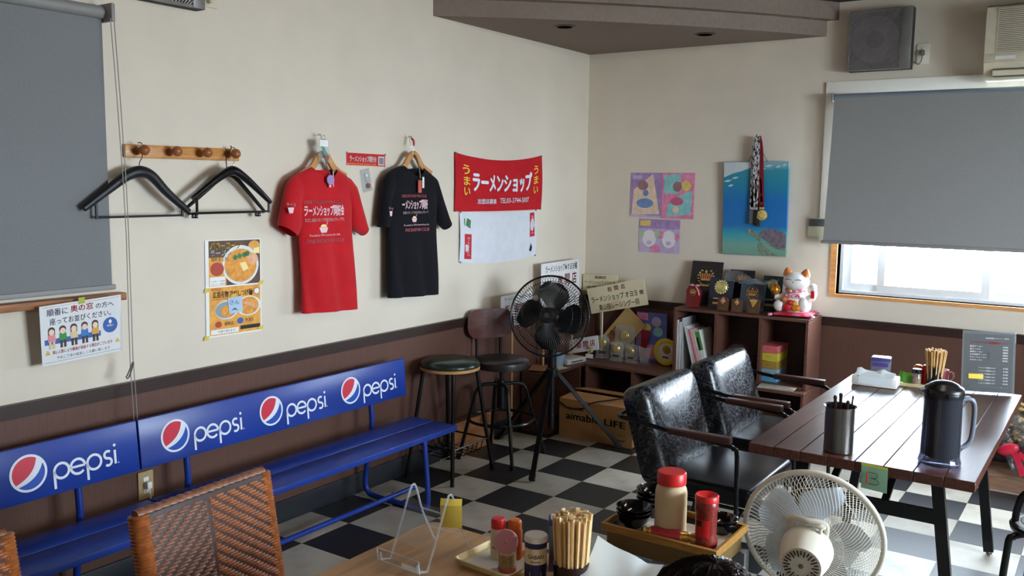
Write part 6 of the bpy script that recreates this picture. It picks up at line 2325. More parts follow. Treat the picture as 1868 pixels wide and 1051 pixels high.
m_crm = M('cream_melamine', (232, 214, 164), 0.35, var=0.03)
small_tray('small cream condiment tray on the plank table', (2.478, -1.165, TB), R(8), 0.17, 0.115, m_crm)
TT = TB + 0.0052
m_gfoil = M('green_foil', (96, 168, 56), 0.3, var=0.2, vs=30)


def foil_packet(label, loc, rz, tilt):
    t = thing('sauce_packet', label, 'packet', loc, rot=(tilt, 0, rz), group='green packets in the condiment tray')
    b = MB()
    b.add([(-0.02, -0.001, 0), (0.02, -0.001, 0), (0.024, -0.001, 0.05), (-0.018, -0.001, 0.055), (0.0, -0.008, 0.025), (0.0, 0.007, 0.025)],
          [(0, 1, 4), (1, 2, 4), (2, 3, 4), (3, 0, 4), (1, 0, 5), (2, 1, 5), (3, 2, 5), (0, 3, 5)])
    b.build('foil', m_gfoil, t, fix=False)


foil_packet('green foil packet leaning left in the cream tray', (2.415, -1.160, TT + 0.002), R(-14), R(-24))
foil_packet('green foil packet leaning right beside the pepper bottle', (2.448, -1.180, TT + 0.002), R(22), R(-18))


def shaker(label, loc, prof, mat, capprof, capmat, cat='bottle', fill=None, name='seasoning_bottle'):
    t = thing(name, label, cat, loc)
    MB().lathe(prof, 22).build('body', mat, t)
    MB().lathe(capprof, 22).build('cap', capmat, t)
    if fill:
        MB().lathe(fill[0], 20).build('contents', fill[1], t)
    return t


m_glassj = glass_mat('jar_glass', (240, 240, 236), 0.9, 0.03)
m_pep = M('brown_spice', (146, 112, 78), 0.8, var=0.3, vs=180)
m_orcap = M('orange_cap', (224, 116, 40), 0.35)
m_redcap = M('red_cap', (206, 36, 36), 0.35)
shaker('pepper jar with a black cap in the cream tray', (2.488, -1.190, TT), [(0.0, 0.0), (0.02, 0.0), (0.021, 0.005), (0.021, 0.055), (0.018, 0.060)], m_glassj, [(0.020, 0.0595), (0.021, 0.062), (0.021, 0.078), (0.019, 0.080)], m_blkpl, fill=([(0.0, 0.002), (0.019, 0.002), (0.019, 0.045), (0.0, 0.045)], m_pep))
shaker('seasoning bottle with an orange cap in the cream tray', (2.485, -1.135, TT), [(0.0, 0.0), (0.02, 0.0), (0.021, 0.004), (0.021, 0.062), (0.018, 0.068)], m_redcap, [(0.018, 0.0675), (0.02, 0.07), (0.02, 0.083), (0.012, 0.09)], m_orcap)
shaker('red seasoning bottle beside the chopstick cup on the plank table', (2.522, -1.125, TT), [(0.0, 0.0), (0.018, 0.0), (0.019, 0.004), (0.019, 0.07), (0.016, 0.075)], m_redcap, [(0.016, 0.0745), (0.018, 0.078), (0.018, 0.09), (0.014, 0.092)], m_redcap)


def chopsticks(label, loc, cupr, cuph, sh, n, spread, seed, cupmat, stickmat, slabel):
    t = thing('chopstick_cup', label, 'cup', loc)
    MB().lathe([(0.0, 0.0), (cupr * 0.96, 0.0), (cupr, 0.006), (cupr, cuph), (cupr - 0.003, cuph + 0.001), (cupr - 0.004, 0.006), (0.0, 0.006)], 26, cap0=False, cap1=False).build('cup', cupmat, t)
    rr = random.Random(seed)
    k = 0
    for i in range(n):
        a = i * 2.39996
        r = (cupr - 0.008) * math.sqrt((i + 0.5) / n)
        r2 = r * spread
        h = sh - rr.uniform(0, 0.014)
        top = Vector(((r2 - r) * cos(a), (r2 - r) * sin(a), h))
        st = MB()
        st.bar((0, 0, 0), top, 0.0095, 0.0048, up=(cos(a * 3.1), sin(a * 3.1), 0.0))
        st.build('chopsticks', stickmat, None, slabel, 'chopsticks', slabel, loc=(loc[0] + r * cos(a), loc[1] + r * sin(a), loc[2] + 0.0065))
    return t


m_chop = M('pale_chopstick_wood', (214, 176, 118), 0.6, var=0.12, vs=30, stretch=(10, 10, 1))
chopsticks('black chopstick cup behind the water jug', (2.560, -1.165, TB), 0.034, 0.105, 0.178, 56, 1.75, 5, m_blkpl, m_chop, 'wooden chopsticks standing in the black cup on the plank table')
t = thing('pink_mug', 'pink handled cup peeking out behind the chopstick cup', 'cup', (2.585, -1.095, TB))
MB().lathe([(0.0, 0.0), (0.026, 0.0), (0.028, 0.005), (0.028, 0.078), (0.025, 0.078), (0.024, 0.006), (0.0, 0.006)], 22, cap0=False, cap1=False).build('cup', M('pink_plastic', (222, 130, 140), 0.35), t)
MB().tube(smooth([(0.027, 0.0, 0.07), (0.045, 0.002, 0.066), (0.047, 0.002, 0.04), (0.027, 0.0, 0.02)], 5), 0.004, 8).build('handle', M('pale_pink_plastic', (232, 170, 176), 0.35), t)

# menu in a clear stand
m_menu = M('dark_grey_menu', (64, 62, 62), 0.25, var=0.08)
mn = thing('menu_stand', 'clear acrylic menu stand with a dark price list on the plank table', 'menu', (2.785, -1.150, TB), rot=(R(-9), 0, R(20)))
MB().rbox(-0.112, 0.112, -0.004, -0.001, 0.006, 0.287, 0.001, 1).build('front_sheet', m_clear, mn)
MB().box(-0.102, 0.102, -0.0008, 0.0008, 0.008, 0.272).build('menu_card', m_menu, mn)
MB().rbox(-0.112, 0.112, 0.001, 0.004, 0.006, 0.287, 0.001, 1).build('back_sheet', m_clear, mn)
b = MB()
b.text('ラーメンショップ 期間限定メニュー', -0.078, 0.082, 0.228, 0.240, -0.0046, 0.02)
b.build('title', m_red, mn, fix=False)
b = MB()
b.text('当店自慢のメニューご案内', -0.015, 0.082, 0.252, 0.258, -0.0046)
rows = ['醤油ラーメン', '塩ラーメン', '味噌ラーメン', 'ネギ味噌ラーメン', 'チャーシューメン', 'ネギラーメン']
for k, s in enumerate(rows):
    z = 0.212 - 0.0125 * k
    b.text(s, -0.08, -0.08 + 0.009 * len(s), z, z + 0.007, -0.0046)
    b.text('¥' + str(700 + 50 * k), 0.058, 0.08, z, z + 0.007, -0.0046)
for k in range(6):
    z = 0.115 - 0.014 * k
    b.text('トッピング各種あります', -0.04, 0.03, z, z + 0.006, -0.0046)
    b.text('¥100', 0.062, 0.082, z, z + 0.006, -0.0046)
b.build('price_list', m_paper, mn, fix=False, kind='stuff')
MB().rect(-0.082, -0.02, 0.066, 0.088, -0.0046).build('highlight', m_yinkk, mn, fix=False)
st = MB()
st.tube(smooth([(-0.075, -0.004, 0.03), (-0.075, -0.03, 0.034), (-0.072, -0.035, 0.032), (0.065, -0.035, 0.032), (0.068, -0.03, 0.034), (0.068, -0.004, 0.03)], 3), 0.002, 6)
st.build('front_ledge', m_clear, mn)
MB().bar((0, 0.006, 0.2), (0, 0.09, 0.024), 0.06, 0.003, up=(1, 0, 0)).build('rear_strut', m_clear, mn)

# water jug
m_smoke = glass_mat('smoky_plastic', (150, 156, 172), 0.93, 0.06)
m_smoked = M('smoky_dark_liner', (34, 41, 52), 0.25, var=0.2, vs=20)
jug = thing('water_jug', 'smoky grey plastic water jug with a black lid', 'jug', (2.787, -2.425, TB), R(34))
MB().lathe([(0.0, 0.0), (0.062, 0.0), (0.068, 0.004), (0.068, 0.012), (0.066, 0.016), (0.063, 0.03), (0.060, 0.235), (0.058, 0.236), (0.060, 0.032), (0.0, 0.018)], 36, cap0=False, cap1=False).build('outer_shell', m_smoke, jug)
MB().lathe([(0.0, 0.022), (0.043, 0.022), (0.046, 0.03), (0.048, 0.232), (0.0, 0.232)], 30, cap0=False, cap1=False).build('liner', m_smoked, jug)
ld = MB().lathe([(0.062, 0.232), (0.064, 0.236), (0.064, 0.258), (0.060, 0.266), (0.048, 0.272), (0.046, 0.276), (0.030, 0.284), (0.012, 0.288), (0.0, 0.288)], 36, cap1=False).build('lid', m_blkpl, jug)
MB().rbox(-0.018, 0.018, -0.069, -0.060, 0.238, 0.252, 0.002).build('lid_latch', m_blkpl, ld)
MB().prism([(-0.062, 0.262), (-0.062, 0.236), (-0.085, 0.258)], -0.014, 0.014).build('spout', m_blkpl, jug)
MB().tube(smooth([(0.060, 0, 0.222), (0.085, 0, 0.226), (0.102, 0, 0.214), (0.108, 0, 0.185), (0.106, 0, 0.11), (0.098, 0, 0.075), (0.078, 0, 0.058), (0.062, 0, 0.056)], 5), 0.0085, 10).build('handle', M('smoky_grey_handle', (110, 114, 126), 0.25), jug)

# steel cup of cutlery and pens
cup = thing('steel_cup', 'steel cup holding dark spoons near the table corner', 'cup', (2.467, -2.495, TB))
MB().lathe([(0.0, 0.0), (0.047, 0.0), (0.050, 0.003), (0.050, 0.162), (0.056, 0.165), (0.056, 0.1665), (0.0485, 0.163), (0.0485, 0.005), (0.0, 0.005)], 40, cap0=False, cap1=False).build('cup', m_steel, cup)
for k, (x, y, a, h, lab) in enumerate(((-0.018, 0.01, 100, 0.185, 'dark spoon handle leaning left in the steel cup'), (-0.006, 0.024, 60, 0.192, 'thick dark handle at the back of the steel cup'), (0.022, -0.008, -20, 0.178, 'short dark handle at the right of the steel cup'), (0.03, 0.012, 10, 0.192, 'thin hooked handle at the right rim of the steel cup'))):
    o = thing('spoon', lab, 'spoon', (2.467 + x * 0.7, -2.495 + y * 0.7, TB + 0.0055), group='handles in the steel cup')
    tp = Vector((x * 0.55, y * 0.55, h))
    MB().tube([(0, 0, 0), tp * 0.6, tp], [0.004, 0.004, 0.006 if k < 3 else 0.003], 8).build('handle', m_rail, o)
    MB().sph(tp, 0.007 if k < 3 else 0.004, None, 0.008, 10, 7).build('handle_end', m_rail, o)

# green note
m_note = M('pale_green_note', (136, 180, 148), 0.7, var=0.04)
nt_ = thing('paper_note', 'pale green paper note marked B hanging from the table edge', 'note', (2.608, -2.5835, 0.612), rot=(0, R(2.5), 0))
b = MB()
vs = []
for i in range(7):
    for j in range(7):
        u, v = i / 6 * 2 - 1, j / 6
        vs.append((u * 0.043 + 0.006 * (1 - v), -0.0015 - 0.004 * (1 - v) * (0.5 + 0.5 * u), v * 0.088))
b.add(vs, [(i * 7 + j, (i + 1) * 7 + j, (i + 1) * 7 + j + 1, i * 7 + j + 1) for i in range(6) for j in range(6)])
b.build('sheet', m_note, nt_, fix=False)
b = MB()
b.tube([(-0.018, -0.0078, 0.020), (-0.02, -0.0072, 0.062)], 0.0024, 6)
b.m = 1
b.tube(smooth([(-0.016, -0.0066, 0.060), (0.008, -0.0066, 0.060), (0.014, -0.0068, 0.050), (0.006, -0.007, 0.043), (-0.008, -0.007, 0.042), (0.012, -0.0074, 0.040), (0.020, -0.0078, 0.030), (0.012, -0.0078, 0.022), (-0.014, -0.0078, 0.021)], 4), 0.0010, 6)
b.build('letter', [m_red, m_blki], nt_)
MB().rect(-0.043, 0.043, 0.080, 0.088, -0.0022).build('sticky_strip', M('lime_yellow_strip', (206, 196, 60), 0.6), nt_, fix=False)

# ------------------------------------------------------------------ side table with sauce tray
m_yw = M('yellow_brown_wood', (168, 122, 58), 0.4, var=0.2, vs=6, stretch=(2, 16, 16))
m_grym = M('grey_blue_painted_metal', (146, 158, 166), 0.4, var=0.06)
m_shadew = M('shaded_olive_wood', (112, 88, 48), 0.5, var=0.2, vs=6)  # yellowish wood with the shade under the tray put into its colour
sd = thing('side_table', 'small grey metal side table carrying the sauce tray', 'table', (2.293, -3.51, 0))
MB().rbox(-0.155, 0.155, -0.104, 0.104, 0.640, 0.692, 0.004).build('top', m_shadew, sd)
for sx in (-1, 1):
    for sy in (-1, 1):
        lg = MB()
        lg.add([(sx * 0.172, sy * 0.118, 0.64), (sx * 0.172, sy * 0.118, 0.0), (sx * 0.15, sy * 0.118, 0.0), (sx * 0.11, sy * 0.118, 0.64), (sx * 0.172, sy * 0.08, 0.64), (sx * 0.172, sy * 0.10, 0.0)],
               [(0, 1, 2, 3), (0, 4, 5, 1), (0, 3, 4), (1, 5, 2), (3, 2, 5, 4)])
        lg.build('leg', m_grym, sd)
MB().box(-0.165, 0.165, -0.117, -0.112, 0.60, 0.64).build('apron', m_grym, sd)
MB().box(-0.165, 0.165, 0.112, 0.117, 0.60, 0.64).build('apron', m_grym, sd)
tr = thing('wooden_tray', 'wooden rimmed tray of bowls and sauces beside the white fan', 'tray', (2.293, -3.512, 0.6925))
MB().box(-0.158, 0.158, -0.104, 0.104, 0.0, 0.005).build('base', m_blkpl, tr)
for (x0, x1, y0, y1) in ((-0.168, 0.168, -0.114, -0.104), (-0.168, 0.168, 0.104, 0.114), (-0.168, -0.158, -0.104, 0.104), (0.158, 0.168, -0.104, 0.104)):
    MB().rbox(x0, x1, y0, y1, 0.0, 0.022, 0.002, 1).build('rim', m_yw, tr)
MB().box(-0.09, 0.145, -0.095, 0.06, 0.0052, 0.006).build('paper_liner', m_paper, tr)
TY = 0.6925 + 0.0064
m_lacq = M('black_lacquerware', (16, 15, 17), 0.12, var=0.1, coat=0.5)


def bowl(label, x, y, z, r=0.042, h=0.034):
    t = thing('small_bowl', label, 'bowl', (x, y, z), group='black bowls on the tray')
    MB().lathe([(0.0, 0.0), (r * 0.5, 0.0), (r * 0.52, 0.004), (r * 0.8, h * 0.45), (r, h), (r - 0.0025, h + 0.001), (r * 0.76, h * 0.5), (r * 0.4, 0.007), (0.0, 0.006)], 28, cap0=False, cap1=False).build('bowl', m_lacq, t)


names = ['lowest', 'second', 'third', 'topmost']
for k in range(3):
    bowl('black bowl, %s of the front stack at the left of the tray' % ['lowest', 'middle', 'topmost'][k], 2.192, -3.558, TY + 0.011 * k, 0.050, 0.036)
for k in range(4):
    bowl('black bowl, %s of the tall stack behind the white bottle' % names[k], 2.200, -3.457, TY + 0.014 * k, 0.047, 0.038)
bowl('black bowl at the right rear of the tray behind the red jar', 2.408, -3.462, TY, 0.044, 0.032)
bowl('black bowl nested in the one at the right rear of the tray', 2.408, -3.462, TY + 0.012, 0.044, 0.032)
m_cream = M('cream_sauce_bottle', (214, 190, 150), 0.4, var=0.04)
m_trwh = M('milky_plastic', (226, 214, 196), 0.4)
t = thing('sauce_bottle', 'cream coloured sauce bottle with a red screw cap', 'bottle', (2.302, -3.560, TY))
MB().lathe([(0.0, 0.0), (0.039, 0.0), (0.0425, 0.004), (0.0425, 0.122), (0.040, 0.134), (0.036, 0.139), (0.036, 0.146)], 30, cap0=False).build('bottle', m_cream, t)
MB().lathe([(0.036, 0.145), (0.039, 0.145), (0.039, 0.174), (0.036, 0.178), (0.0, 0.178)], 30, cap1=False).build('cap', m_redcap, t)
t = thing('chili_jar', 'jar of red chili with a red lid on the tray', 'jar', (2.408, -3.572, TY))
m_chili = M('red_chili', (128, 40, 32), 0.3, var=0.3, vs=160)
MB().lathe([(0.0, 0.0), (0.0285, 0.0000), (0.0304, 0.0043), (0.0304, 0.0216), (0.0279, 0.0281), (0.0279, 0.0918), (0.0304, 0.0994), (0.0304, 0.1166), (0.0273, 0.1231)], 26, cap0=False).build('jar', m_chili, t)
tw2 = math.atan2(-5.74 + 3.572, 3.26 - 2.408)
for (u0_, u1_, z0_, z1_, mm_) in ((-0.034, 0.010, 0.030, 0.078, m_redcap), (-0.030, -0.012, 0.060, 0.074, m_blki)):
    q_ = MB()
    rr_ = 0.0288 if mm_ is m_redcap else 0.0292
    k_ = 8
    vs_ = []
    for ii in range(k_ + 1):
        a_ = tw2 + (u0_ + (u1_ - u0_) * ii / k_) / rr_
        vs_ += [(rr_ * cos(a_), rr_ * sin(a_), z0_), (rr_ * cos(a_), rr_ * sin(a_), z1_)]
    q_.add(vs_, [(2 * ii, 2 * ii + 2, 2 * ii + 3, 2 * ii + 1) for ii in range(k_)])
    q_.build('label', mm_, t, fix=False)
MB().lathe([(0.0291, 0.1226), (0.0310, 0.1231), (0.0310, 0.1361), (0.0285, 0.1393), (0.0, 0.129)], 26, cap1=False).build('lid', m_redcap, t)
t = thing('snack_roll', 'red and gold foil roll lying at the front of the tray', 'packet', (2.318, -3.606 + 0.010, TY + 0.0165), R(10))
MB().lathe([(0.002, -0.078), (0.013, -0.070), (0.008, -0.060), (0.015, -0.05), (0.016, 0.0), (0.015, 0.045), (0.011, 0.052), (0.015, 0.06), (0.013, 0.078)], 16, A=aim((1, 0, 0))).build('foil', M('gold_foil', (206, 160, 80), 0.25, metal=0.6, var=0.15, vs=40), t)
MB().lathe([(0.0153, -0.048), (0.0165, -0.03), (0.0165, 0.02), (0.0155, 0.03)], 16, A=aim((1, 0, 0)), cap0=False, cap1=False).build('wrapper', M('crimson_wrapper', (178, 52, 60), 0.3, var=0.1), t)

# ------------------------------------------------------------------ things on the foreground table
FT = 0.7006
m_edge = glass_mat('acrylic_edge', (246, 248, 250), 0.74, 0.05)
ez = thing('acrylic_easel', 'clear acrylic display stand at the corner of the light brown table', 'stand', (1.87, -4.05, FT), R(-3))


def strip(b, pts, w, th=0.003):
    P = smooth(pts, 5)
    for p, q in zip(P, P[1:]):
        b.bar(p, q, w, th, up=(1, 0, 0))


for s in (-1, 1):
    x = s * 0.062
    b = MB()
    P = smooth([(x, -0.078, 0.003), (x, -0.04, 0.085), (x, -0.008, 0.158), (x, 0.004, 0.172), (x, 0.016, 0.160), (x, 0.04, 0.09), (x, 0.085, 0.003)], 5)
    b.tube(P, 0.0028, 6)
    b.build('side_frame', m_edge, ez)
    MB().tube([(x, -0.078, 0.003), (x, -0.11, 0.012), (x, -0.112, 0.03)], 0.0028, 6).build('ledge_hook', m_edge, ez)
b = MB()
b.add([(-0.07, -0.080, 0.004), (0.07, -0.080, 0.004), (0.07, -0.112, 0.010), (-0.07, -0.112, 0.010), (0.07, -0.116, 0.042), (-0.07, -0.116, 0.042)], [(0, 1, 2, 3), (3, 2, 4, 5)])
b.build('ledge', m_clear, ez, fix=False)
MB().tube([(-0.07, -0.116, 0.042), (0.07, -0.116, 0.042), (0.07, -0.112, 0.010), (-0.07, -0.112, 0.010)], 0.0018, 6, closed=True).build('ledge_edge', m_edge, ez)
b = MB()
b.add([(-0.062, -0.06, 0.045), (0.062, -0.06, 0.045), (0.062, -0.012, 0.15), (0.03, -0.006, 0.135), (-0.03, -0.006, 0.135), (-0.062, -0.012, 0.15)], [(0, 1, 2, 3, 4, 5)])
b.build('back_panel', m_clear, ez, fix=False)
for z in (0.10, 0.045):
    MB().tube([(-0.062, 0.085 - z * 0.46, z), (0.062, 0.085 - z * 0.46, z)], 0.0024, 6).build('crossbar', m_edge, ez)
nt2 = thing('paper_note', 'blank yellow sticky note on the clear acrylic stand', 'note', (1.905, -4.052, FT + 0.085), R(30))
b = MB()
vs = []
for i in range(5):
    for j in range(6):
        u, v = i / 4, j / 5
        vs.append((u * 0.054, -0.012 * v * v + 0.014 * (v > 0.85) * (v - 0.85) * 6 - 0.003 * sin(u * 3), v * 0.074))
b.add(vs, [(i * 6 + j, (i + 1) * 6 + j, (i + 1) * 6 + j + 1, i * 6 + j + 1) for i in range(4) for j in range(5)])
b.add([(p[0], p[1] + 0.0008, p[2]) for p in vs], [(i * 6 + j, i * 6 + j + 1, (i + 1) * 6 + j + 1, (i + 1) * 6 + j) for i in range(4) for j in range(5)])
b.build('sheet', m_yel, nt2, fix=False)

small_tray('cream condiment tray on the light brown table', (2.036, -3.985, FT), R(-4), 0.175, 0.15, m_crm)
FQ = FT + 0.0052
m_spice = M('golden_spice', (172, 132, 76), 0.8, var=0.25, vs=160)
t = shaker('tall seasoning bottle with a red cap in the foreground tray', (2.022, -3.968, FQ), [(0.0, 0.0), (0.018, 0.0), (0.0195, 0.004), (0.0195, 0.075), (0.018, 0.08)], M('cream_label', (214, 196, 170), 0.45), [(0.0185, 0.0795), (0.0185, 0.098), (0.016, 0.104), (0.0, 0.105)], m_redcap)
b = MB()
b.T = Matrix.Rotation(R(25), 4, 'Z')
b.text('Gose', -0.012, 0.012, 0.03, 0.05, -0.0198, rot=pi / 2)
b.build('print', m_blki, t, fix=False)
shaker('orange capped bottle behind the pink lidded jar', (2.056, -3.944, FQ), [(0.0, 0.0), (0.017, 0.0), (0.0185, 0.004), (0.0185, 0.072), (0.016, 0.078)], M('red_orange_label', (196, 84, 40), 0.45), [(0.0165, 0.0775), (0.017, 0.094), (0.013, 0.1), (0.0, 0.101)], m_orcap)
pj = thing('spice_jar', 'clear spice jar with an open pink lid', 'jar', (2.080, -4.012, FQ))
MB().lathe([(0.0, 0.0), (0.021, 0.0), (0.023, 0.004), (0.0225, 0.05), (0.019, 0.058)], 24, cap1=False).build('jar', m_glassj, pj)
MB().lathe([(0.0, 0.002), (0.0205, 0.003), (0.0205, 0.042), (0.0, 0.042)], 22, cap0=False, cap1=False).build('spice', m_spice, pj)
MB().lathe([(0.0215, 0.0), (0.0228, 0.002), (0.0228, 0.008), (0.0215, 0.010)], 24, cap0=False, cap1=False).build('base_band', m_redcap, pj)
pk = M('translucent_pink', (236, 166, 184), 0.35, trans=0.3)
la = aim((0.42, -0.86, 0.28))
lidc = Vector((0.004, -0.012, 0.076))
lo = MB().lathe([(0.0, 0.003), (0.027, 0.003), (0.029, 0.0), (0.029, -0.005), (0.0, -0.005)], 28, c=lidc, A=la, cap0=False, cap1=False).build('lid', pk, pj, label='round pink lid')
MB().sph(lidc + la @ Vector((0, 0, 0.005)), 0.005, None, None, 10, 7).build('lid_knob', pk, lo)
MB().rbox(0.024, 0.036, -0.016, -0.008, 0.086, 0.096, 0.002).build('lid_tab', pk, lo)
m_navy = M('navy_can_print', (42, 42, 84), 0.35)
gb = thing('pepper_can', 'navy and cream pepper can with a white lid', 'can', (2.165, -4.018, FT))
MB().lathe([(0.0, 0.0), (0.0255, 0.0), (0.0265, 0.002), (0.0265, 0.045), (0.0265, 0.102), (0.0255, 0.104)], 32, cap0=False).build('can', m_navy, gb)
MB().lathe([(0.0268, 0.052), (0.0268, 0.09)], 32, cap0=False, cap1=False).build('cream_band', M('cream_can_print', (226, 212, 180), 0.4), gb)
MB().lathe([(0.0268, 0.103), (0.028, 0.104), (0.028, 0.114), (0.026, 0.117), (0.022, 0.1165), (0.0, 0.1165)], 32, cap0=False, cap1=False).build('lid', m_white, gb)
b = MB()


def wrapfn(r, a0):
    return lambda u, v: (r * cos(a0 + u / r), r * sin(a0 + u / r), v)


toward = math.atan2(-5.74 + 4.018, 3.26 - 2.165)
b.text('GABAN', -0.020, 0.020, 0.066, 0.076, fn=wrapfn(0.0271, toward), bold=0.01)
b.text('PEPPER', -0.012, 0.012, 0.056, 0.061, fn=wrapfn(0.0271, toward))
b.build('print', m_blki, gb, fix=False)
b = MB()
b.rect(-0.014, 0.014, 0.024, 0.034, fn=wrapfn(0.0267, toward))
b.build('white_label', m_paper, gb, fix=False)
chopsticks('dark brown chopstick cup on the light brown table', (2.243, -3.985, FT), 0.042, 0.056, 0.170, 52, 1.30, 9, M('dark_brown_cup', (44, 30, 30), 0.25), M('fresh_chopstick_wood', (232, 200, 148), 0.55, var=0.1, vs=30, stretch=(10, 10, 1)), 'pale chopsticks standing in the dark brown cup')
nori_tin('silver tin with purple print behind the foreground chopsticks', (2.192, -3.908, FT), R(33), 0.130, 0.050, 0.022)
np_ = thing('napkin_pack', 'white napkins fanned out of a pack on the light brown table', 'napkins', (2.36, -3.965, FT), R(8))
MB().rbox(-0.07, 0.07, -0.055, 0.055, 0, 0.035, 0.006).build('pack', m_white, np_)
b = MB()
vs = []
nu, nv = 12, 8
for i in range(nu + 1):
    for j in range(nv + 1):
        u, v = i / nu, j / nv
        vs.append((-0.085 + 0.165 * u, -0.055 + 0.135 * v, 0.038 + 0.06 * v * v * (1 - u) + 0.04 * max(0, u - 0.75) * 4 * (0.4 + 0.6 * v) * 0.6 + 0.003 * sin(u * 8 + v * 3)))
b.add(vs, [(i * (nv + 1) + j, (i + 1) * (nv + 1) + j, (i + 1) * (nv + 1) + j + 1, i * (nv + 1) + j + 1) for i in range(nu) for j in range(nv)])
b.build('loose_napkins', m_tissue, np_, fix=False)

# ------------------------------------------------------------------ rattan chairs
m_rat = M('orange_rattan', (156, 88, 42), 0.4, var=0.25, vs=60)
m_ratd = M('dark_rattan', (58, 34, 26), 0.5, var=0.25, vs=60)
m_ratm = M('brown_rattan', (136, 88, 64), 0.4, var=0.25, vs=60)


def rattan_chair(label, loc, rz, first=None):
    """faces -y; woven back from z .40 to .78"""
    t = thing('rattan_chair', label, 'chair', loc, rz, 'woven rattan chairs at the light brown table')
    if first is not None:
        for ch in first.children:
            o = ch.copy()
            COL.objects.link(o)
            o.parent = t
            for g in ch.children:
                p = g.copy()
                COL.objects.link(p)
                p.parent = o
        return t
    T_ = Matrix.Translation((0, 0.235, 0.36)) @ Matrix.Rotation(R(-10), 4, 'X')
    hw, hh, dep = 0.215, 0.42, 0.05
    b = MB(T_)
    b.rbox(-hw, hw, -dep + 0.006, 0.0, 0, hh, 0.004)
    bk = b.build('back_panel', m_ratd, t)
    for (mat, x0, x1, dr) in ((m_ratm, -hw + 0.018, 0.0, -1), (m_rat, 0.0, hw - 0.002, 1)):
        w = MB(T_)
        pr_row, pc = 0.0078, 0.0105
        nr = int((hh - 0.016) / pr_row)
        nc = int((x1 - x0) / pc)
        for r_ in range(nr):
            z = 0.012 + r_ * pr_row
            c = 0
            ph = (r_ * dr) % 4
            start = -((ph) % 4)
            k = start
            while k < nc:
                a = max(k, 0)
                e = min(k + 2.8, nc)
                if e - a > 0.6:
                    xa, xb = x0 + a * pc, x0 + e * pc
                    y0 = -dep + 0.006
                    hz = pr_row * 0.43
                    w.add([(xa, y0, z - hz), (xb, y0, z - hz), (xb, y0, z + hz), (xa, y0, z + hz),
                           (xa + 0.003, y0 - 0.0058, z), (xb - 0.003, y0 - 0.0058, z)],
                          [(0, 1, 5, 4), (1, 2, 5), (2, 3, 4, 5), (3, 0, 4)])
                k += 4
        w.build('weave', mat, bk, kind='stuff', label='twill woven rattan strands', fix=False, sharp=80)
    # wrapped edges
    for s in (-1, 1):
        pts, rs = [], []
        n = 132
        for i in range(n + 1):
            pts.append(T_ @ Vector((s * (hw - (0.010 if s < 0 else 0.001)), -dep / 2 + 0.001, hh * i / n)))
            rs.append((0.0255 if s < 0 else 0.0235) + (0.0, 0.0022, 0.0026)[i % 3])
        b = MB()
        b.tube(pts, rs, 12)
        b.build('wrapped_edge', m_rat, t, label='side post wrapped in rattan')
    pts, rs = [], []
    n = 70
    for i in range(n + 1):
        pts.append(T_ @ Vector((-hw + 2 * hw * i / n, -dep / 2, hh)))
        rs.append(0.0150 + (0.0022 if (i // 2) % 2 else 0.0))
    MB().tube(pts, rs, 10).build('wrapped_top', m_ratm, t, label='top rail wrapped in rattan')
    MB().rbox(-0.215, 0.215, -0.22, 0.22, 0.38, 0.42, 0.012, 3).build('seat', m_ratm, t)
    for sx in (-1, 1):
        for sy in (-1, 1):
            MB().cyl((sx * 0.19, sy * 0.19, 0.385), (sx * 0.2, sy * 0.2, 0.0), 0.018, 0.015, 12).build('leg', m_ratd, t)
        MB().cyl((sx * 0.195, -0.195, 0.16), (sx * 0.195, 0.195, 0.16), 0.009, n=8).build('stretcher', m_ratd, t)
    return t


rc1 = rattan_chair('woven rattan chair in full view at the bottom left', (1.49, -4.212, 0), R(93))
rattan_chair('woven rattan chair cut by the left edge of the photo', (1.37, -4.885, 0), R(95), rc1)

# ------------------------------------------------------------------ seated child, only the hair is in view
def skinned(name, joints, edges, radii, root, mat, parent, sub=2):
    me = bpy.data.meshes.new(name)
    me.from_pydata(joints, edges, [])
    o = bpy.data.objects.new(name, me)
    COL.objects.link(o)
    sk = o.modifiers.new('skin', 'SKIN')
    lay = me.skin_vertices[0] if me.skin_vertices else None
    if lay is None:
        bm = bmesh.new()
        bm.from_mesh(me)
        bm.verts.layers.skin.verify()
        bm.to_mesh(me)
        bm.free()
        lay = me.skin_vertices[0]
    for i, r_ in enumerate(radii):
        lay.data[i].radius = r_ if isinstance(r_, tuple) else (r_, r_)
        lay.data[i].use_root = (i == root)
    ss = o.modifiers.new('sub', 'SUBSURF')
    ss.levels = sub
    ss.render_levels = sub
    dg = bpy.context.evaluated_depsgraph_get()
    nm = bpy.data.meshes.new_from_object(o.evaluated_get(dg))
    bpy.data.objects.remove(o)
    bpy.data.meshes.remove(me)
    nm.materials.clear()
    nm.materials.append(mat)
    nm.polygons.foreach_set('use_smooth', [True] * len(nm.polygons))
    return link(name, nm, parent)


m_skinp = M('skin', (222, 172, 142), 0.55, var=0.04)
m_hair = M('dark_brown_hair', (34, 26, 24), 0.42, var=0.3, vs=40)
m_shirtc = M('navy_cotton', (58, 66, 92), 0.85, var=0.06)
m_trous = M('grey_cotton', (82, 80, 82), 0.85, var=0.06)
HX, HY = 2.735, -4.40
pe = thing('person', 'child with dark hair seated at the light brown table, only the hair in view', 'person', (HX, HY, 0), R(-90))
pe.scale = (0.997, 0.997, 0.997)
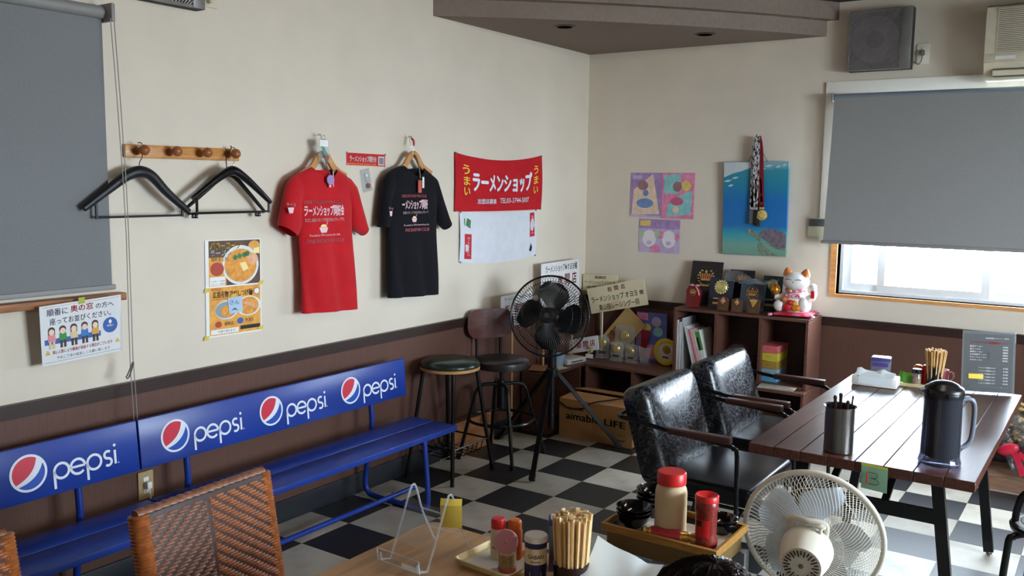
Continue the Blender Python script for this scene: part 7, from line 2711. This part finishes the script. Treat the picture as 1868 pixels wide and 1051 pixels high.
# local: faces -y  (world -x)
J = [(0, 0.04, 0.50), (0, 0.045, 0.60), (0, 0.03, 0.70), (0, 0.02, 0.775), (0, 0.012, 0.815), (0, 0.0, 0.90), (0, -0.004, 0.965),
     (0.115, 0.02, 0.745), (0.15, -0.01, 0.62), (0.13, -0.16, 0.60), (0.11, -0.24, 0.655),
     (-0.115, 0.02, 0.745), (-0.15, -0.01, 0.62), (-0.13, -0.16, 0.60), (-0.11, -0.24, 0.655),
     (0.075, 0.02, 0.475), (0.085, -0.24, 0.47), (0.085, -0.255, 0.10), (0.085, -0.32, 0.03),
     (-0.075, 0.02, 0.475), (-0.085, -0.24, 0.47), (-0.085, -0.255, 0.10), (-0.085, -0.32, 0.03)]
E_ = [(0, 1), (1, 2), (2, 3), (3, 4), (4, 5), (5, 6), (3, 7), (7, 8), (8, 9), (9, 10), (3, 11), (11, 12), (12, 13), (13, 14), (0, 15), (15, 16), (16, 17), (17, 18), (0, 19), (19, 20), (20, 21), (21, 22)]
RR = [0.095, 0.09, 0.095, 0.06, 0.038, 0.078, 0.062, 0.042, 0.034, 0.028, 0.022, 0.042, 0.034, 0.028, 0.022, 0.065, 0.052, 0.036, 0.03, 0.065, 0.052, 0.036, 0.03]
skinned('body', J, E_, RR, 0, m_skinp, pe)
# head shape, face
hdm = MB()
hdm.sph((0, 0.0, 0.925), 0.078, 0.090, 0.098, 24, 16)
hdo = hdm.build('head', m_skinp, pe)
fc = MB()
for s in (-1, 1):
    fc.sph((s * 0.030, -0.080, 0.925), 0.012, 0.006, 0.007, 10, 7)
fc.build('eyes', m_blki, hdo)
MB().sph((0, -0.090, 0.902), 0.011, 0.012, 0.012, 12, 8).build('nose', m_skinp, hdo)
MB().sph((0, -0.082, 0.876), 0.020, 0.006, 0.005, 12, 8).build('mouth', M('lips', (190, 110, 104), 0.5), hdo)
for s in (-1, 1):
    MB().sph((s * 0.078, 0.005, 0.918), 0.010, 0.018, 0.026, 12, 8).build('ear', m_skinp, hdo)
sh_ = MB()
sh_.lathe([(0.10, 0.47), (0.108, 0.52), (0.104, 0.60), (0.108, 0.68), (0.105, 0.74), (0.075, 0.785), (0.048, 0.80)], 24, c=(0, 0.035, 0), cap0=False, cap1=False)
sh_.v = [(p[0] * 1.12, (p[1] - 0.035) * 0.95 + 0.035, p[2]) for p in sh_.v]
for s in (-1, 1):
    sh_.tube(smooth([(s * 0.10, 0.022, 0.755), (s * 0.135, 0.006, 0.70), (s * 0.152, -0.012, 0.635)], 4), [0.05, 0.05, 0.05, 0.05, 0.048, 0.047, 0.046, 0.045, 0.045], 14)
sh_.build('shirt', m_shirtc, pe)
tr_ = MB()
for s in (-1, 1):
    tr_.tube(smooth([(s * 0.06, 0.06, 0.485), (s * 0.08, -0.05, 0.48), (s * 0.085, -0.20, 0.478), (s * 0.086, -0.262, 0.45), (s * 0.086, -0.262, 0.30), (s * 0.086, -0.262, 0.12)], 4), 0.062, 14)
tr_.build('trousers', m_trous, pe)
# hands: palm and five fingers each, resting towards the table edge
for s in (-1, 1):
    base = Vector((s * 0.105, -0.265, 0.672))
    h_ = MB()
    h_.sph(base, 0.026, 0.034, 0.013, 14, 9)
    for k, ln in enumerate((0.034, 0.040, 0.043, 0.038, 0.030)):
        if k == 0:
            p = base + Vector((-s * 0.022, 0.0, 0))
            h_.tube(smooth([p, p + Vector((-s * 0.016, -0.016, 0.0)), p + Vector((-s * 0.020, -0.034, -0.004))], 3), [0.008] * 6 + [0.006], 8)
        else:
            p = base + Vector((-s * 0.026 + s * 0.0115 * k, -0.026, 0))
            h_.tube(smooth([p, p + Vector((0, -ln * 0.5, 0.004)), p + Vector((0, -ln, -0.006))], 3), [0.0072] * 6 + [0.0055], 8)
    h_.build('hand', m_skinp, pe)
for s in (-1, 1):
    MB().rbox(s * 0.085 - 0.034, s * 0.085 + 0.034, -0.40, -0.225, 0.0, 0.055, 0.018, 3).build('shoe', m_blkpl, pe)
# hair: a cap and many strands growing from the whorl
hc = Vector((0, 0.006, 0.932))
cap = MB()
cap.sph(hc, 0.085, 0.096, 0.099, 28, 18)
cap.v = [p if (p[2] > 0.915 or p[1] > 0.03) else (p[0] * 0.8, p[1] * 0.7 + 0.02, max(p[2], 0.89)) for p in cap.v]
hair = cap.build('hair_cap', m_hair, pe)
st = MB()
rr = random.Random(21)
wh = (0.012, 0.03)
for k in range(1500):
    a = rr.uniform(0, 2 * pi)
    r0 = rr.uniform(0.0, 1.15)
    ln = rr.uniform(0.35, 0.75)
    sw = rr.uniform(0.25, 0.7)
    pts = []
    lift = rr.uniform(0.001, 0.008)
    for j in range(5):
        ph = r0 + ln * j / 4
        if ph > 1.75:
            ph = 1.75
        aa = a + sw * j / 4
        if sin(aa) < -0.3 and ph > 1.35:
            ph = 1.35 + (ph - 1.35) * 0.2
        rad = 1.0 + (lift * 0.6 + 0.007 * sin(pi * j / 4) * rr.uniform(0.2, 1)) / 0.09
        n = Vector((sin(ph) * cos(aa) * 0.085, sin(ph) * sin(aa) * 0.096 + 0.012 * (1 - ph), cos(ph) * 0.099))
        pts.append(hc + n * rad)
    st.tube(pts, [0.0018, 0.0024, 0.0022, 0.0016, 0.0005], 3, caps=False)
st.build('hair', m_hair, pe, kind='stuff', label='short tousled dark hair')
stl = thing('low_stool', 'plain stool under the seated child', 'stool', (HX + 0.03, HY, 0))
MB().rbox(-0.15, 0.15, -0.15, 0.15, 0.380, 0.405, 0.008).build('seat', m_ratd, stl)
for sx in (-1, 1):
    for sy in (-1, 1):
        MB().cyl((sx * 0.12, sy * 0.12, 0.381), (sx * 0.14, sy * 0.14, 0), 0.014, n=10).build('leg', m_ratd, stl)

# ------------------------------------------------------------------ bouquet on a low platform, right edge
m_platw = M('low_platform_wood', (140, 106, 84), 0.5, var=0.2, vs=5, stretch=(2, 14, 14))
pf = thing('low_platform', 'low brown wooden platform against the right wall, under the dried bouquet', 'platform', (3.12, -0.175, 0))
for k in range(3):
    MB().rbox(-0.40, 0.40, -0.125 + k * 0.085, -0.045 + k * 0.085, 0.072, 0.092, 0.002, 1).build('slat', m_platw, pf)
MB().box(-0.39, 0.39, -0.122, -0.10, 0, 0.072).build('front_board', m_platw, pf)
MB().box(-0.39, 0.39, 0.09, 0.112, 0, 0.072).build('rear_board', m_platw, pf)
m_dry = M('dried_straw_flowers', (176, 146, 94), 0.8, var=0.3, vs=60)
m_dryd = M('dried_brown_leaves', (94, 72, 58), 0.8, var=0.3, vs=40)
m_rbow = M('red_satin_ribbon', (206, 36, 64), 0.35, var=0.12, vs=14)
bq_ = thing('dried_bouquet', 'dried flower bouquet in cellophane with a red bow', 'bouquet', (2.90, -0.19, 0.093))
rr = random.Random(31)
stm = MB()
for k in range(40):
    a = rr.uniform(0, 2 * pi)
    r_ = rr.uniform(0.0, 0.17)
    h = rr.uniform(0.22, 0.40)
    stm.tube([(0.02 * cos(a), 0.02 * sin(a), 0.02), (r_ * 0.5 * cos(a), r_ * 0.4 * sin(a), h * 0.6), (r_ * cos(a), r_ * 0.55 * sin(a), h)], 0.0018, 4)
stm.build('stems', m_dryd, bq_, kind='stuff')
fl = MB()
for k in range(150):
    a = rr.uniform(0, 2 * pi)
    r_ = 0.19 * math.sqrt(rr.random())
    h = rr.uniform(0.16, 0.40)
    fl.sph((r_ * cos(a), r_ * 0.55 * sin(a), h), rr.uniform(0.008, 0.018), None, rr.uniform(0.006, 0.014), 7, 5)
fl.build('flower_heads', m_dry, bq_, kind='stuff', label='small dried straw coloured flower heads')
lv = MB()
for k in range(90):
    a = rr.uniform(0, 2 * pi)
    r_ = 0.2 * math.sqrt(rr.random())
    h = rr.uniform(0.05, 0.36)
    c = Vector((r_ * cos(a), r_ * 0.55 * sin(a), h))
    d = Vector((rr.uniform(-1, 1), rr.uniform(-1, 1), rr.uniform(-0.6, 1))).normalized() * rr.uniform(0.03, 0.06)
    s = d.cross(Vector((rr.uniform(-1, 1), rr.uniform(-1, 1), rr.uniform(-1, 1)))).normalized() * 0.012
    lv.add([c - d, c + s, c + d, c - s, c + d.cross(s).normalized() * 0.004], [(0, 1, 4), (1, 2, 4), (2, 3, 4), (3, 0, 4)])
lv.build('dry_leaves', m_dryd, bq_, kind='stuff', fix=False)
cel = MB()
n, rows = 30, 7
vs = []
for i in range(rows):
    q = i / (rows - 1)
    for j in range(n):
        a = 2 * pi * j / n
        r_ = (0.07 + 0.15 * q) * (1 + 0.10 * sin(a * 7 + q * 3) + rr.uniform(-0.05, 0.05))
        vs.append((r_ * cos(a), r_ * 0.55 * sin(a), 0.005 + 0.34 * q + 0.02 * sin(a * 5) * q))
cel.add(vs, [(i * n + j, i * n + (j + 1) % n, (i + 1) * n + (j + 1) % n, (i + 1) * n + j) for i in range(rows - 1) for j in range(n)])
cel.build('cellophane', m_film, bq_, fix=False)
for (sx, dx) in ((-1, -0.06), (1, 0.06)):
    bw = MB()
    bw.sph((dx - 0.02, -0.135, 0.15), 0.055, 0.02, 0.032, 14, 9, A=Matrix.Rotation(R(sx * 24), 3, 'Y'))
    bw.build('bow_loop', m_rbow, bq_, label='red satin bow loop')
for (x0, x1) in ((-0.01, 0.05), (-0.03, -0.02)):
    bw = MB()
    P = smooth([(x0 - 0.02, -0.145, 0.14), (x1, -0.155, 0.08), (x1 + 0.02, -0.15, 0.02)], 5)
    for p, q_ in zip(P, P[1:]):
        bw.bar(p, q_, 0.03, 0.0015, up=(0, -1, 0))
    bw.build('bow_tail', m_rbow, bq_)

# chair at the right edge
pc_ = thing('tubular_stool', 'black tubular stool with a round seat, cut by the right edge of the photo', 'stool', (3.135, -2.10, 0))
MB().lathe([(0.0, 0.452), (0.125, 0.452), (0.135, 0.447)], 34, cap0=False, cap1=False).build('seat_top', M('pale_seat_ring', (206, 204, 200), 0.35), pc_)
MB().lathe([(0.0, 0.4535), (0.112, 0.4535), (0.118, 0.451)], 34, cap0=False, cap1=False).build('seat_pad', m_blkpl, pc_)
MB().lathe([(0.134, 0.449), (0.145, 0.447), (0.15, 0.438), (0.146, 0.424), (0.12, 0.418), (0.0, 0.418)], 34, cap0=False, cap1=False).build('seat_rim', m_blkpl, pc_)
for k in range(4):
    a = R(30 + 90 * k)
    d = Vector((cos(a), sin(a), 0))
    MB().tube(smooth([d * 0.10 + Vector((0, 0, 0.42)), d * 0.15 + Vector((0, 0, 0.405)), d * 0.165 + Vector((0, 0, 0.36)), d * 0.19 + Vector((0, 0, 0.0))], 4), 0.0125, 10).build('leg', m_blk, pc_)
MB().tube(smooth([(-0.13, -0.02, 0.435), (-0.125, -0.03, 0.50), (-0.10, -0.05, 0.565), (-0.02, -0.10, 0.60), (0.06, -0.12, 0.60)], 5), 0.0125, 10).build('back_rail', m_blk, pc_)
